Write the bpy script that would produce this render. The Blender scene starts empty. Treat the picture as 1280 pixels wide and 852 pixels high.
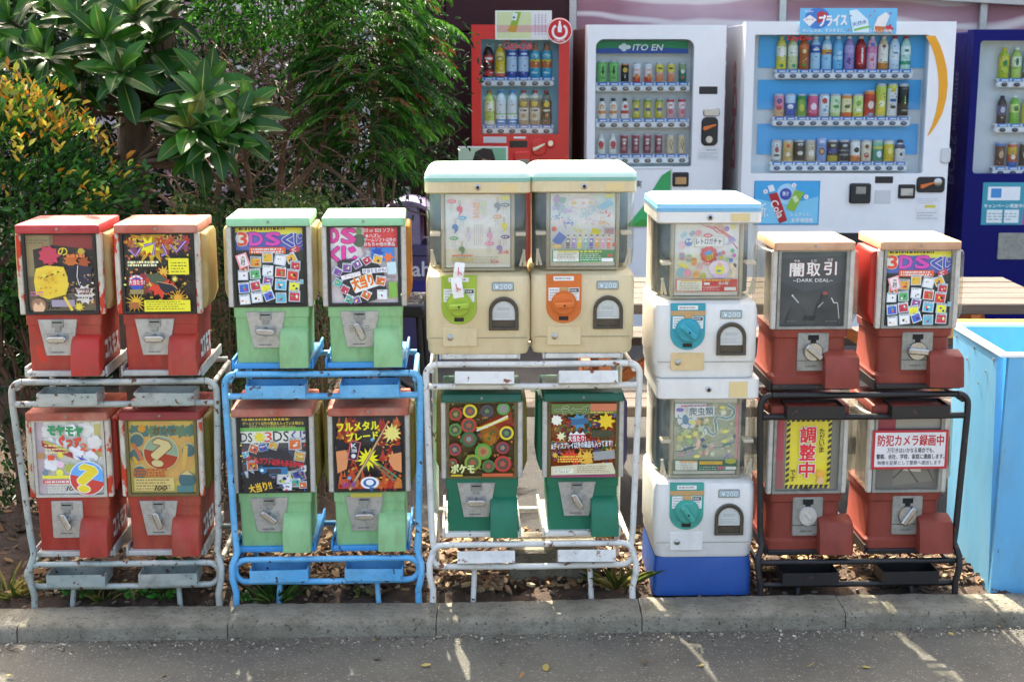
import bpy, math, random
import numpy as np
from mathutils import Vector, Matrix

# ------------------------------------------------------------------ camera, sky, sun, exposure
scene = bpy.context.scene
COL = scene.collection
F_PX, W_PX, H_PX = 1760.0, 1280.0, 852.0
PITCH = math.atan(350 / F_PX)
EYE = 1.585
CP, SP = math.cos(PITCH), math.sin(PITCH)
cam_d = bpy.data.cameras.new('camera')
cam_d.sensor_width = 36.0
cam_d.lens = 36.0 * F_PX / W_PX
cam_d.clip_end = 400
cam_d.dof.use_dof = True
cam_d.dof.focus_distance = 4.2
cam_d.dof.aperture_fstop = 9.0
cam = bpy.data.objects.new('camera', cam_d)
cam.location = (0, 0, EYE)
cam.rotation_euler = (math.pi / 2 - PITCH, 0, 0)
COL.objects.link(cam)
scene.camera = cam

SUN_EL, SUN_AZ = math.radians(54), math.radians(-14)          # azimuth from +Y, negative = to the left
to_sun = Vector((math.sin(SUN_AZ) * math.cos(SUN_EL), math.cos(SUN_AZ) * math.cos(SUN_EL), math.sin(SUN_EL)))
world = bpy.data.worlds.new('World')
scene.world = world
world.use_nodes = True
wn = world.node_tree
wn.nodes.clear()
sky = wn.nodes.new('ShaderNodeTexSky')
sky.sky_type = 'NISHITA'
sky.sun_disc = False
sky.sun_elevation = SUN_EL
sky.sun_rotation = SUN_AZ
sky.air_density = 0.8
sky.dust_density = 6.0
sky.ozone_density = 0.4
wb = wn.nodes.new('ShaderNodeBackground')
wb.inputs['Strength'].default_value = 0.15
wo = wn.nodes.new('ShaderNodeOutputWorld')
wn.links.new(sky.outputs[0], wb.inputs[0])
wn.links.new(wb.outputs[0], wo.inputs[0])
sun_d = bpy.data.lights.new('sun', 'SUN')
sun_d.energy = 2.8
sun_d.angle = math.radians(0.6)
sun_d.color = (1.0, 0.95, 0.87)
sun = bpy.data.objects.new('sun', sun_d)
sun.location = (0, 0, 12)
sun.rotation_euler = (-to_sun).to_track_quat('-Z', 'Y').to_euler()
COL.objects.link(sun)
scene.view_settings.view_transform = 'Standard'
scene.view_settings.look = 'None'
scene.view_settings.exposure = 2.35
scene.view_settings.gamma = 1.0
scene.view_settings.use_curve_mapping = False
scene.view_settings.use_white_balance = True                 # the camera's own setting for open shade
scene.view_settings.white_balance_temperature = 7050
scene.view_settings.white_balance_tint = 7
scene.cycles.max_bounces = 8
scene.cycles.transparent_max_bounces = 16
scene.cycles.use_denoising = True

# ------------------------------------------------------------------ helpers
rnd = random.Random(11)
nrng = np.random.default_rng(5)
YAW = math.radians(2.2)


def at(px, py, Y):
    """photo pixel on the plane y = Y -> world x, z"""
    k = (426 - py) / F_PX
    h = Y * (k * CP - SP) / (CP + k * SP)
    d = Y * CP - h * SP
    return (px - 640) / F_PX * d, EYE + h


def gnd(px, py, z=0.0):
    """photo pixel on the plane z -> world x, y"""
    k = (426 - py) / F_PX
    h = z - EYE
    Y = h * (CP + k * SP) / (k * CP - SP)
    d = Y * CP - h * SP
    return (px - 640) / F_PX * d, Y


def lin(h):
    if not isinstance(h, str):
        return tuple(h)
    h = h.lstrip('#')
    if len(h) == 3:
        h = ''.join(c * 2 for c in h)
    r = []
    for i in (0, 2, 4):
        v = int(h[i:i + 2], 16) / 255
        r.append(v / 12.92 if v <= .04045 else ((v + .055) / 1.055) ** 2.4)
    return tuple(r)


MATS = {}


def _nodes(name):
    m = bpy.data.materials.new(name)
    m.use_nodes = True
    nt = m.node_tree
    nt.nodes.clear()
    out = nt.nodes.new('ShaderNodeOutputMaterial')
    MATS[name] = m
    return m, nt, out


def N(nt, t, **kw):
    n = nt.nodes.new(t)
    for k, v in kw.items():
        if k.startswith('i_'):
            n.inputs[k[2:].replace('_', ' ')].default_value = v
        else:
            setattr(n, k, v)
    return n


def noise(nt, scale, detail=4, rough=.6, vec=None):
    n = N(nt, 'ShaderNodeTexNoise')
    n.inputs['Scale'].default_value = scale
    n.inputs['Detail'].default_value = detail
    n.inputs['Roughness'].default_value = rough
    nt.links.new(vec, n.inputs['Vector'])
    return n.outputs['Fac']


def ramp(nt, fac, a, b):
    n = N(nt, 'ShaderNodeMapRange')
    n.inputs['From Min'].default_value = a
    n.inputs['From Max'].default_value = b
    nt.links.new(fac, n.inputs['Value'])
    return n.outputs['Result']


def mix(nt, fac, a, b):
    n = N(nt, 'ShaderNodeMix', data_type='RGBA')
    for s, v in ((n.inputs['Factor'], fac), (n.inputs['A'], a), (n.inputs['B'], b)):
        if hasattr(v, 'is_output'):
            nt.links.new(v, s)
        elif isinstance(v, (int, float)):
            s.default_value = v
        else:
            s.default_value = (*v, 1)
    return n.outputs['Result']


def paint(name, col, rough=.45, metal=0., mott=.18, mscale=9., mcol=None, spot=None, spot_t=.64, spot_scale=45.,
          grime=.25, gcol='#3a3128', bump=.0, bscale=60., attr=False, stretch=(1, 1, 1), spec=.5):
    """weathered surface: mottled colour, chips or rust with their own shape, thin grime"""
    m, nt, out = _nodes(name)
    geo = N(nt, 'ShaderNodeNewGeometry')
    mp = N(nt, 'ShaderNodeMapping')
    mp.inputs['Scale'].default_value = stretch
    nt.links.new(geo.outputs['Position'], mp.inputs['Vector'])
    pos = mp.outputs[0]
    c = lin(col)
    if attr:
        at_ = N(nt, 'ShaderNodeAttribute', attribute_name='Col')
        base = at_.outputs['Color']
    else:
        base = c
    m2 = lin(mcol) if mcol else tuple(x * .6 for x in c)
    if mott:
        f = ramp(nt, noise(nt, mscale, 5, .65, pos), .42, .62)
        mm = N(nt, 'ShaderNodeMath', operation='MULTIPLY')
        nt.links.new(f, mm.inputs[0])
        mm.inputs[1].default_value = mott if not mcol else min(1, mott)
        base = mix(nt, mm.outputs[0], base, m2)
    if grime:
        f = ramp(nt, noise(nt, mscale * 3.1, 6, .7, pos), .48, .68)
        mm = N(nt, 'ShaderNodeMath', operation='MULTIPLY')
        nt.links.new(f, mm.inputs[0])
        mm.inputs[1].default_value = grime
        base = mix(nt, mm.outputs[0], base, lin(gcol))
    rsock = None
    if spot:
        f = ramp(nt, noise(nt, spot_scale, 5, .62, pos), spot_t, spot_t + .035)
        base = mix(nt, f, base, lin(spot))
        rsock = f
    b = N(nt, 'ShaderNodeBsdfPrincipled')
    if hasattr(base, 'is_output'):
        nt.links.new(base, b.inputs['Base Color'])
    else:
        b.inputs['Base Color'].default_value = (*base, 1)
    rr = N(nt, 'ShaderNodeMapRange')
    rr.inputs['To Min'].default_value = max(.05, rough - .12)
    rr.inputs['To Max'].default_value = min(1, rough + .2)
    nt.links.new(noise(nt, mscale * 2.3, 3, .6, pos), rr.inputs['Value'])
    nt.links.new(rr.outputs[0], b.inputs['Roughness'])
    b.inputs['Metallic'].default_value = metal
    b.inputs['Specular IOR Level'].default_value = spec
    if bump:
        bp = N(nt, 'ShaderNodeBump')
        bp.inputs['Strength'].default_value = bump
        bp.inputs['Distance'].default_value = .01
        nt.links.new(noise(nt, bscale, 5, .65, pos), bp.inputs['Height'])
        nt.links.new(bp.outputs[0], b.inputs['Normal'])
    nt.links.new(b.outputs[0], out.inputs[0])
    return m


def clear(name, tint, gloss=.06, rough=.05, haze=0., hcol='#ffffff'):
    """thin clear plastic or glass: tinted see-through sheet with a gloss coat and a little milkiness"""
    m, nt, out = _nodes(name)
    tr = N(nt, 'ShaderNodeBsdfTransparent')
    tr.inputs[0].default_value = (*lin(tint), 1)
    gl = N(nt, 'ShaderNodeBsdfGlossy')
    gl.inputs['Roughness'].default_value = rough
    lw = N(nt, 'ShaderNodeFresnel')
    lw.inputs['IOR'].default_value = 1.45
    sh = tr.outputs[0]
    if haze:
        df = N(nt, 'ShaderNodeBsdfDiffuse')
        df.inputs[0].default_value = (*lin(hcol), 1)
        geo = N(nt, 'ShaderNodeNewGeometry')
        f = ramp(nt, noise(nt, 14, 5, .7, geo.outputs['Position']), .3, .9)
        mm = N(nt, 'ShaderNodeMath', operation='MULTIPLY')
        nt.links.new(f, mm.inputs[0])
        mm.inputs[1].default_value = haze * 2
        ms = N(nt, 'ShaderNodeMixShader')
        nt.links.new(mm.outputs[0], ms.inputs[0])
        nt.links.new(sh, ms.inputs[1])
        nt.links.new(df.outputs[0], ms.inputs[2])
        sh = ms.outputs[0]
    m2 = N(nt, 'ShaderNodeMixShader')
    mu = N(nt, 'ShaderNodeMath', operation='MULTIPLY')
    nt.links.new(lw.outputs[0], mu.inputs[0])
    mu.inputs[1].default_value = gloss / .04
    mn = N(nt, 'ShaderNodeMath', operation='MINIMUM')
    nt.links.new(mu.outputs[0], mn.inputs[0])
    mn.inputs[1].default_value = .14
    nt.links.new(mn.outputs[0], m2.inputs[0])
    nt.links.new(sh, m2.inputs[1])
    nt.links.new(gl.outputs[0], m2.inputs[2])
    nt.links.new(m2.outputs[0], out.inputs[0])
    return m


def milky(name, col, col2, rough=.35):
    """yellowed translucent plastic"""
    m, nt, out = _nodes(name)
    geo = N(nt, 'ShaderNodeNewGeometry')
    c = mix(nt, ramp(nt, noise(nt, 11, 5, .65, geo.outputs['Position']), .4, .75), lin(col), lin(col2))
    b = N(nt, 'ShaderNodeBsdfPrincipled')
    b.inputs['Roughness'].default_value = rough
    nt.links.new(c, b.inputs['Base Color'])
    t = N(nt, 'ShaderNodeBsdfTranslucent')
    nt.links.new(c, t.inputs[0])
    ms = N(nt, 'ShaderNodeMixShader')
    ms.inputs[0].default_value = .45
    nt.links.new(b.outputs[0], ms.inputs[1])
    nt.links.new(t.outputs[0], ms.inputs[2])
    nt.links.new(ms.outputs[0], out.inputs[0])
    return m


def leafmat(name, rough=.38, trans=.3, gain=1.):
    m, nt, out = _nodes(name)
    a = N(nt, 'ShaderNodeAttribute', attribute_name='Col')
    geo = N(nt, 'ShaderNodeNewGeometry')
    hs = N(nt, 'ShaderNodeHueSaturation')
    mr = N(nt, 'ShaderNodeMapRange')
    mr.inputs['To Min'].default_value = .7 * gain
    mr.inputs['To Max'].default_value = 1.3 * gain
    nt.links.new(noise(nt, 6, 3, .6, geo.outputs['Position']), mr.inputs['Value'])
    nt.links.new(mr.outputs[0], hs.inputs['Value'])
    nt.links.new(a.outputs['Color'], hs.inputs['Color'])
    b = N(nt, 'ShaderNodeBsdfPrincipled')
    b.inputs['Roughness'].default_value = rough
    b.inputs['Specular IOR Level'].default_value = .3
    nt.links.new(hs.outputs[0], b.inputs['Base Color'])
    t = N(nt, 'ShaderNodeBsdfTranslucent')
    nt.links.new(hs.outputs[0], t.inputs[0])
    ms = N(nt, 'ShaderNodeMixShader')
    ms.inputs[0].default_value = trans
    nt.links.new(b.outputs[0], ms.inputs[1])
    nt.links.new(t.outputs[0], ms.inputs[2])
    nt.links.new(ms.outputs[0], out.inputs[0])
    return m


class MB:
    """collects shapes; build() links them as ONE mesh object"""

    def __init__(s, org=(0, 0, 0)):
        s.v, s.f, s.c, s.m = [], [], [], []
        s.o = org

    def add(s, vs, fs, col=None, mi=0):
        k = len(s.v)
        ox, oy, oz = s.o
        s.v += [(a - ox, b - oy, c - oz) for a, b, c in vs]
        for f in fs:
            s.f.append([i + k for i in f])
            s.c.append(col)
            s.m.append(mi)
        return s

    def box(s, x0, x1, y0, y1, z0, z1, b=0., col=None, mi=0):
        if b <= 0:
            vs = [(x, y, z) for z in (z0, z1) for y in (y0, y1) for x in (x0, x1)]
            return s.add(vs, [(0, 2, 3, 1), (4, 5, 7, 6), (0, 1, 5, 4), (2, 6, 7, 3), (0, 4, 6, 2), (1, 3, 7, 5)], col, mi)
        b = min(b, abs(x1 - x0) * .49, abs(y1 - y0) * .49, abs(z1 - z0) * .49)
        vs, idx = [], {}
        for iz, z in enumerate((z0, z1)):
            for iy, y in enumerate((y0, y1)):
                for ix, x in enumerate((x0, x1)):
                    dx, dy, dz = (b, -b)[ix], (b, -b)[iy], (b, -b)[iz]
                    for ax, p in enumerate(((x, y + dy, z + dz), (x + dx, y, z + dz), (x + dx, y + dy, z))):
                        idx[ix, iy, iz, ax] = len(vs)
                        vs.append(p)
        fs = []
        for ix in (0, 1):
            fs.append([idx[ix, a, c, 0] for a, c in ((0, 0), (0, 1), (1, 1), (1, 0))][::1 if ix == 0 else -1])
            fs.append([idx[a, ix, c, 1] for a, c in ((0, 0), (1, 0), (1, 1), (0, 1))][::1 if ix == 0 else -1])
            fs.append([idx[a, c, ix, 2] for a, c in ((0, 0), (0, 1), (1, 1), (1, 0))][::1 if ix == 0 else -1])
        for i in (0, 1):
            for j in (0, 1):
                q = [idx[i, j, 0, 0], idx[i, j, 0, 1], idx[i, j, 1, 1], idx[i, j, 1, 0]]
                fs.append(q if (i + j) % 2 == 0 else q[::-1])
                q = [idx[i, 0, j, 0], idx[i, 1, j, 0], idx[i, 1, j, 2], idx[i, 0, j, 2]]
                fs.append(q if (i + j) % 2 == 0 else q[::-1])
                q = [idx[0, i, j, 1], idx[0, i, j, 2], idx[1, i, j, 2], idx[1, i, j, 1]]
                fs.append(q if (i + j) % 2 == 0 else q[::-1])
                for k in (0, 1):
                    t = [idx[i, j, k, 0], idx[i, j, k, 1], idx[i, j, k, 2]]
                    fs.append(t if (i + j + k) % 2 else t[::-1])
        return s.add(vs, fs, col, mi)

    def prism(s, poly, y0, y1, col=None, mi=0, bev=0.):
        """polygon in x,z drawn counter-clockwise seen from the front, extruded from y0 (front) to y1"""
        n = len(poly)
        if bev:
            cx, cz = sum(p[0] for p in poly) / n, sum(p[1] for p in poly) / n
            ins = []
            for i, (x, z) in enumerate(poly):
                (xa, za), (xb, zb) = poly[i - 1], poly[(i + 1) % n]
                nx, nz = (zb - za), -(xb - xa)
                L = math.hypot(nx, nz) or 1
                ins.append((x - nx / L * bev, z - nz / L * bev))
            vs = [(x, y0, z) for x, z in ins] + [(x, y0 + bev, z) for x, z in poly] + [(x, y1, z) for x, z in poly]
            fs = [list(range(n)), list(range(3 * n - 1, 2 * n - 1, -1))]
            for k in (0, 1):
                fs += [(k * n + i, k * n + n + i, k * n + n + (i + 1) % n, k * n + (i + 1) % n) for i in range(n)]
            return s.add(vs, fs, col, mi)
        vs = [(x, y0, z) for x, z in poly] + [(x, y1, z) for x, z in poly]
        fs = [list(range(n)), list(range(2 * n - 1, n - 1, -1))]
        fs += [(i, n + i, n + (i + 1) % n, (i + 1) % n) for i in range(n)]
        return s.add(vs, fs, col, mi)

    def prismx(s, poly, x0, x1, col=None, mi=0):
        """polygon in y,z extruded along x"""
        n = len(poly)
        vs = [(x0, y, z) for y, z in poly] + [(x1, y, z) for y, z in poly]
        fs = [list(range(n)), list(range(2 * n - 1, n - 1, -1))]
        fs += [(i, n + i, n + (i + 1) % n, (i + 1) % n) for i in range(n)]
        return s.add(vs, fs, col, mi)

    def loft(s, rings, col=None, mi=0, caps=True, cols=None):
        n = len(rings[0])
        vs = [p for r in rings for p in r]
        if caps:
            s.add(vs, [list(range(n))[::-1], list(range((len(rings) - 1) * n, len(rings) * n))], col, mi)
            k = len(s.v) - len(vs)
        else:
            s.add(vs, [], col, mi)
            k = len(s.v) - len(vs)
        for j in range(len(rings) - 1):
            for i in range(n):
                a, b = k + j * n + i, k + j * n + (i + 1) % n
                s.f.append([a, b, b + n, a + n])
                s.c.append(cols[j] if cols else col)
                s.m.append(mi)
        return s

    def lathe(s, prof, c=(0, 0, 0), n=16, ax='z', col=None, mi=0, cols=None):
        rings = []
        for r, h in prof:
            ring = []
            for i in range(n):
                a = 2 * math.pi * i / n
                if ax == 'z':
                    p = (c[0] + r * math.cos(a), c[1] + r * math.sin(a), c[2] + h)
                elif ax == 'y':
                    p = (c[0] + r * math.cos(a), c[1] - h, c[2] + r * math.sin(a))
                else:
                    p = (c[0] + h, c[1] + r * math.cos(a), c[2] + r * math.sin(a))
                ring.append(p)
            rings.append(ring)
        return s.loft(rings, col, mi, True, cols)

    def tube(s, pts, r, n=10, col=None, mi=0, r1=None):
        P = [Vector(p) for p in pts]
        rings, up = [], None
        for i, p in enumerate(P):
            t = (P[min(i + 1, len(P) - 1)] - P[max(i - 1, 0)]).normalized()
            if up is None:
                up = t.orthogonal().normalized()
            else:
                up = (up - t * up.dot(t))
                up = up.normalized() if up.length > 1e-6 else t.orthogonal().normalized()
            w = t.cross(up)
            rr = r if r1 is None else r + (r1 - r) * i / (len(P) - 1)
            rings.append([tuple(p + (up * math.cos(2 * math.pi * k / n) + w * math.sin(2 * math.pi * k / n)) * rr) for k in range(n)])
        return s.loft(rings, col, mi)

    def build(s, name, mats, parent=None, ang=42, loc=None):
        me = bpy.data.meshes.new(name)
        me.from_pydata(s.v, [], s.f)
        if not isinstance(mats, (list, tuple)):
            mats = [mats]
        for m in mats:
            me.materials.append(MATS[m] if isinstance(m, str) else m)
        if len(mats) > 1:
            me.polygons.foreach_set('material_index', s.m)
        if any(c is not None for c in s.c):
            ca = me.color_attributes.new('Col', 'FLOAT_COLOR', 'CORNER')
            cols = [(*(lin(c) if c is not None else (1, 1, 1)), 1) for c in s.c]
            arr = []
            for f, c in zip(s.f, cols):
                arr += list(c) * len(f)
            ca.data.foreach_set('color', arr)
        if ang:
            me.polygons.foreach_set('use_smooth', [True] * len(me.polygons))
            me.set_sharp_from_angle(angle=math.radians(ang))
        me.update()
        o = bpy.data.objects.new(name, me)
        COL.objects.link(o)
        if parent is not None:
            o.parent = parent
        if loc is not None:
            o.location = loc
        return o


def tag(o, label, cat=None, group=None, kind=None):
    if label:
        o['label'] = label
    if cat:
        o['category'] = cat
    if group:
        o['group'] = group
    if kind:
        o['kind'] = kind
    return o


def thing(name, label, cat, loc=(0, 0, 0), rz=0., group=None):
    o = bpy.data.objects.new(name, None)
    o.empty_display_size = .1
    o.location = loc
    o.rotation_euler = (0, 0, rz)
    COL.objects.link(o)
    return tag(o, label, cat, group)


def rrect(x0, x1, z0, z1, r, seg=5, rs=None):
    """rounded rectangle, counter-clockwise from the lower left; rs = radii (ll, lr, ur, ul)"""
    rs = rs or (r, r, r, r)
    out = []
    for (cx, cz, a0), q in zip(((x0, z0, 180), (x1, z0, 270), (x1, z1, 0), (x0, z1, 90)), rs):
        sx, sz = (1 if cx == x0 else -1), (1 if cz == z0 else -1)
        if q <= 0:
            out.append((cx, cz))
            continue
        for k in range(seg + 1):
            a = math.radians(a0 + 90 * k / seg)
            out.append((cx + sx * q + q * math.cos(a), cz + sz * q + q * math.sin(a)))
    return out


def frame(mb, X0, X1, Z0, Z1, inner, y0, y1, col=None, mi=0):
    """flat rectangular panel from y0 (front) to y1 with a hole of outline 'inner'"""
    cx = sum(p[0] for p in inner) / len(inner)
    cz = sum(p[1] for p in inner) / len(inner)
    angs = [math.atan2(z - cz, x - cx) for x, z in inner] + [math.atan2(z - cz, x - cx) for x in (X0, X1) for z in (Z0, Z1)]
    angs = sorted(set(round(a, 5) for a in angs))
    I, O = [], []
    for a in angs:
        dx, dz = math.cos(a), math.sin(a)
        best = 1e9
        for i in range(len(inner)):
            (x1, z1), (x2, z2) = inner[i], inner[(i + 1) % len(inner)]
            ex, ez = x2 - x1, z2 - z1
            den = dx * ez - dz * ex
            if abs(den) < 1e-12:
                continue
            t = ((x1 - cx) * ez - (z1 - cz) * ex) / den
            u = ((x1 - cx) * dz - (z1 - cz) * dx) / den
            if t > 0 and -1e-4 <= u <= 1 + 1e-4:
                best = min(best, t)
        I.append((cx + dx * best, cz + dz * best))
        ts = [((X1 if dx > 0 else X0) - cx) / dx if abs(dx) > 1e-9 else 1e9, ((Z1 if dz > 0 else Z0) - cz) / dz if abs(dz) > 1e-9 else 1e9]
        t = min(ts)
        O.append((cx + dx * t, cz + dz * t))
    n = len(angs)
    vs = [(x, y0, z) for x, z in O] + [(x, y0, z) for x, z in I] + [(x, y1, z) for x, z in O] + [(x, y1, z) for x, z in I]
    fs = []
    for i in range(n):
        j = (i + 1) % n
        fs += [(i, j, n + j, n + i), (n + i, n + j, 3 * n + j, 3 * n + i), (2 * n + i, 2 * n + j, j, i), (3 * n + i, 3 * n + j, 2 * n + j, 2 * n + i)]
    return mb.add(vs, fs, col, mi)


_TXT = {}


def glyphs(s, bold=0.):
    """outline of a word as flat triangles, box normalised to 0..1 by 0..1 (and its aspect)"""
    key = (s, bold)
    if key not in _TXT:
        cu = bpy.data.curves.new('lettering', 'FONT')
        cu.body = s
        cu.size = 1
        cu.resolution_u = 2
        cu.fill_mode = 'FRONT'
        cu.offset = bold
        ob = bpy.data.objects.new('lettering', cu)
        me = bpy.data.meshes.new_from_object(ob)
        v = np.zeros(len(me.vertices) * 3)
        me.vertices.foreach_get('co', v)
        v = v.reshape(-1, 3)[:, :2]
        fs = [tuple(p.vertices) for p in me.polygons]
        bpy.data.objects.remove(ob)
        bpy.data.curves.remove(cu)
        bpy.data.meshes.remove(me)
        if len(v) == 0:
            v = np.zeros((1, 2))
        lo, hi = v.min(0), v.max(0)
        sz = np.maximum(hi - lo, 1e-6)
        _TXT[key] = ((v - lo) / sz, fs, sz[0] / sz[1])
    return _TXT[key]


class Card:
    """printed sheet facing -y: u runs right 0..1, v runs down 0..1; each print lies a hair in front of the last"""

    GAIN = 1.0

    def __init__(s, x0, x1, z0, z1, y, back='#fff', step=.00014, thick=.0012, round_=0.):
        s.x0, s.W, s.z1, s.H, s.y, s.step = x0, x1 - x0, z1, z1 - z0, y, step
        s.m = MB()
        ink = s.m.add
        gain = Card.GAIN
        s.m.add = lambda vs, fs, col=None, mi=0: ink(vs, fs, tuple(min(.9, q * gain) for q in lin(col)), mi)
        s.k = 0
        s.sheet = MB()
        s.sheet.prism(rrect(x0, x1, z0, z1, round_) if round_ else [(x0, z0), (x1, z0), (x1, z1), (x0, z1)], y, y + thick, back)

    def P(s, u, v):
        u, v = min(max(u, 0), 1), min(max(v, 0), 1)
        return (s.x0 + u * s.W, s.y - s.k * s.step, s.z1 - v * s.H)

    def poly(s, pts, col):
        s.k += 1
        vs = [s.P(*p) for p in pts]
        a = sum(vs[i - 1][0] * vs[i][2] - vs[i][0] * vs[i - 1][2] for i in range(len(vs)))
        s.m.add(vs if a > 0 else vs[::-1], [list(range(len(pts)))], col)
        return s

    def rect(s, u0, v0, u1, v1, col, rot=0.):
        cu, cv = (u0 + u1) / 2, (v0 + v1) / 2
        a = math.radians(rot)
        asp = s.W / s.H
        pts = []
        for u, v in ((u0, v0), (u1, v0), (u1, v1), (u0, v1)):
            x, y = (u - cu) * asp, (v - cv)
            pts.append((cu + (x * math.cos(a) + y * math.sin(a)) / asp, cv + (-x * math.sin(a) + y * math.cos(a))))
        return s.poly(pts, col)

    def circ(s, u, v, r, col, rv=None, n=22):
        rv = rv if rv else r * s.W / s.H
        return s.poly([(u + r * math.cos(6.2832 * i / n), v + rv * math.sin(6.2832 * i / n)) for i in range(n)], col)

    def star(s, u, v, r, col, n=12, q=.55, rot=0., seed=0):
        rr = random.Random(seed)
        asp = s.W / s.H
        s.k += 1
        pts = []
        for i in range(2 * n):
            a = rot + math.pi * i / n
            d = r * (rr.uniform(.85, 1.15) if i % 2 == 0 else q)
            pts.append((u + d * math.cos(a), v + d * asp * math.sin(a)))
        c = [s.P(u, v)] + [s.P(*p) for p in pts]
        s.m.add(c, [(0, 1 + (i + 1) % (2 * n), 1 + i) for i in range(2 * n)], col)
        return s

    def stroke(s, pts, w, col):
        """ribbon along a line; w in sheet widths"""
        s.k += 1
        asp = s.W / s.H
        L, R = [], []
        for i, (u, v) in enumerate(pts):
            (ua, va), (ub, vb) = pts[max(i - 1, 0)], pts[min(i + 1, len(pts) - 1)]
            dx, dy = (ub - ua), (vb - va) / asp
            d = math.hypot(dx, dy) or 1
            ww = w[i] if isinstance(w, (list, tuple)) else w
            L.append((u - dy / d * ww / 2, v + dx / d * ww / 2 * asp))
            R.append((u + dy / d * ww / 2, v - dx / d * ww / 2 * asp))
        n = len(pts)
        s.m.add([s.P(*p) for p in L + R], [(i, i + 1, n + i + 1, n + i) for i in range(n - 1)], col)
        return s

    def text(s, t, u0, v0, u1, v1, col, bold=.0, rot=0., out=None, ow=.05, shear=0.):
        if out:
            s._t(t, u0, v0, u1, v1, out, bold + ow, rot, shear, 10)
        s._t(t, u0, v0, u1, v1, col, bold, rot, shear, 8 if bold > .045 else 4)
        return s

    def _t(s, t, u0, v0, u1, v1, col, bold, rot, shear, nd):
        """heavier strokes come from copies of the glyph set round a small circle"""
        g, fs, asp0 = glyphs(t)
        cu, cv = (u0 + u1) / 2, (v0 + v1) / 2
        w, h = (u1 - u0), (v1 - v0)
        a = math.radians(rot)
        asp = s.W / s.H
        rad = bold * .7 * h * s.H
        offs = [(0., 0.)]
        if bold > .001:
            offs += [(rad * math.cos(6.2832 * i / nd + .4), rad * math.sin(6.2832 * i / nd + .4)) for i in range(nd)]
        for ox, oz in offs:
            s.k += .3
            vs = []
            for x, y in g:
                px, py = (x - .5) * w * asp + shear * (y - .5) * h, -(y - .5) * h
                p = s.P(cu + (px * math.cos(a) + py * math.sin(a)) / asp, cv - px * math.sin(a) + py * math.cos(a))
                vs.append((min(max(p[0] + ox, s.x0), s.x0 + s.W), p[1], min(max(p[2] + oz, s.z1 - s.H), s.z1)))
            s.m.add(vs, fs, col)
        s.k += .5

    def vtext(s, t, u0, v0, u1, v1, col, bold=.0, out=None, ow=.05):
        n = len(t)
        for i, ch in enumerate(t):
            h = (v1 - v0) / n
            s.text(ch, u0, v0 + i * h + .05 * h, u1, v0 + (i + 1) * h - .05 * h, col, bold, 0, out, ow)
        return s

    def fine(s, u0, v0, u1, v1, rows, col, seed=1, fill=.5):
        """small print too fine to read: broken rows of short marks"""
        r = random.Random(seed)
        s.k += 1
        for i in range(rows):
            v = v0 + (v1 - v0) * (i + .5) / rows
            h = (v1 - v0) / rows * fill
            u = u0
            end = u1 - r.random() * .25 * (u1 - u0)
            while u < end:
                w = r.uniform(.012, .05)
                s.m.add([s.P(u, v + h / 2), s.P(min(u + w, end), v + h / 2), s.P(min(u + w, end), v - h / 2), s.P(u, v - h / 2)], [(0, 1, 2, 3)], col)
                u += w + r.uniform(.006, .02)
        return s

    def build(s, parent, name='display_card', pname='print', mat='print'):
        o = s.sheet.build(name, mat, parent, ang=0)
        if s.m.v:
            s.m.build(pname, mat, o, ang=0)
        return o

# ------------------------------------------------------------------ materials
paint('print', '#fff', rough=.5, mott=.0, grime=.06, gcol='#6b6558', attr=True)
paint('drink', '#fff', rough=.25, mott=0, grime=0, attr=True)
paint('red_paint', '#a62a1c', rough=.5, mott=.75, mscale=7, mcol='#ac543c', spot='#c8301c', spot_t=.62, spot_scale=14, grime=.35, stretch=(1, 1, .4))
paint('red_bright', '#b2241a', rough=.42, mott=.5, mscale=9, mcol='#a83c2c', grime=.15)
paint('red_lid', '#b22a28', rough=.5, mott=.4, mscale=12, mcol='#c0605a', grime=.12)
paint('faded_lid', '#b5563f', rough=.6, mott=.8, mscale=7, mcol='#c98a74', spot='#c23a22', spot_t=.68, spot_scale=16, grime=.18)
paint('maroon_lid', '#962c2a', rough=.5, mott=.5, mscale=9, mcol='#a04a40', grime=.2)
paint('brick_paint', '#7e3122', rough=.6, mott=.6, mscale=8, mcol='#94402f', spot='#d8c0b0', spot_t=.77, spot_scale=26, grime=.3, gcol='#4a261c', stretch=(1, 1, .4))
paint('brick_lid', '#c79c78', rough=.6, mott=.6, mscale=8, mcol='#b8805e', grime=.15)
paint('flaked_trim', '#cfc6b4', rough=.6, mott=.3, mscale=20, spot='#c23a1a', spot_t=.49, spot_scale=22, grime=.3, stretch=(1, 1, .45))
paint('mint_paint', '#8dbd84', rough=.5, mott=.35, mscale=9, mcol='#79a870', grime=.35, gcol='#6a6f4a', stretch=(1, 1, .35))
paint('mint_lid', '#94c898', rough=.45, mott=.4, mscale=12, mcol='#9ccfa5', grime=.12)
paint('deep_green', '#0d6e50', rough=.42, mott=.3, mscale=9, mcol='#1b7d5e', grime=.15)
paint('deep_green_lid', '#0c5a45', rough=.4, mott=.4, mscale=9, mcol='#1d6b54', grime=.2)
paint('steel', '#b9b8b3', rough=.38, metal=.55, mott=.25, mscale=18, grime=.3)
paint('dull_steel', '#9a9a92', rough=.45, metal=.35, mott=.35, mscale=14, grime=.35)
paint('chrome', '#b4b4b2', rough=.26, metal=1., mott=.15, grime=.15)
paint('silver_trim', '#c9c5bc', rough=.42, metal=.25, mott=.2, mscale=20, grime=.25)
paint('dark_frame', '#26221f', rough=.45, mott=.2, grime=.1)
paint('amber_frame', '#6f6034', rough=.45, mott=.3, grime=.2)
paint('black_plastic', '#15161a', rough=.4, mott=.1, grime=.1)
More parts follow.
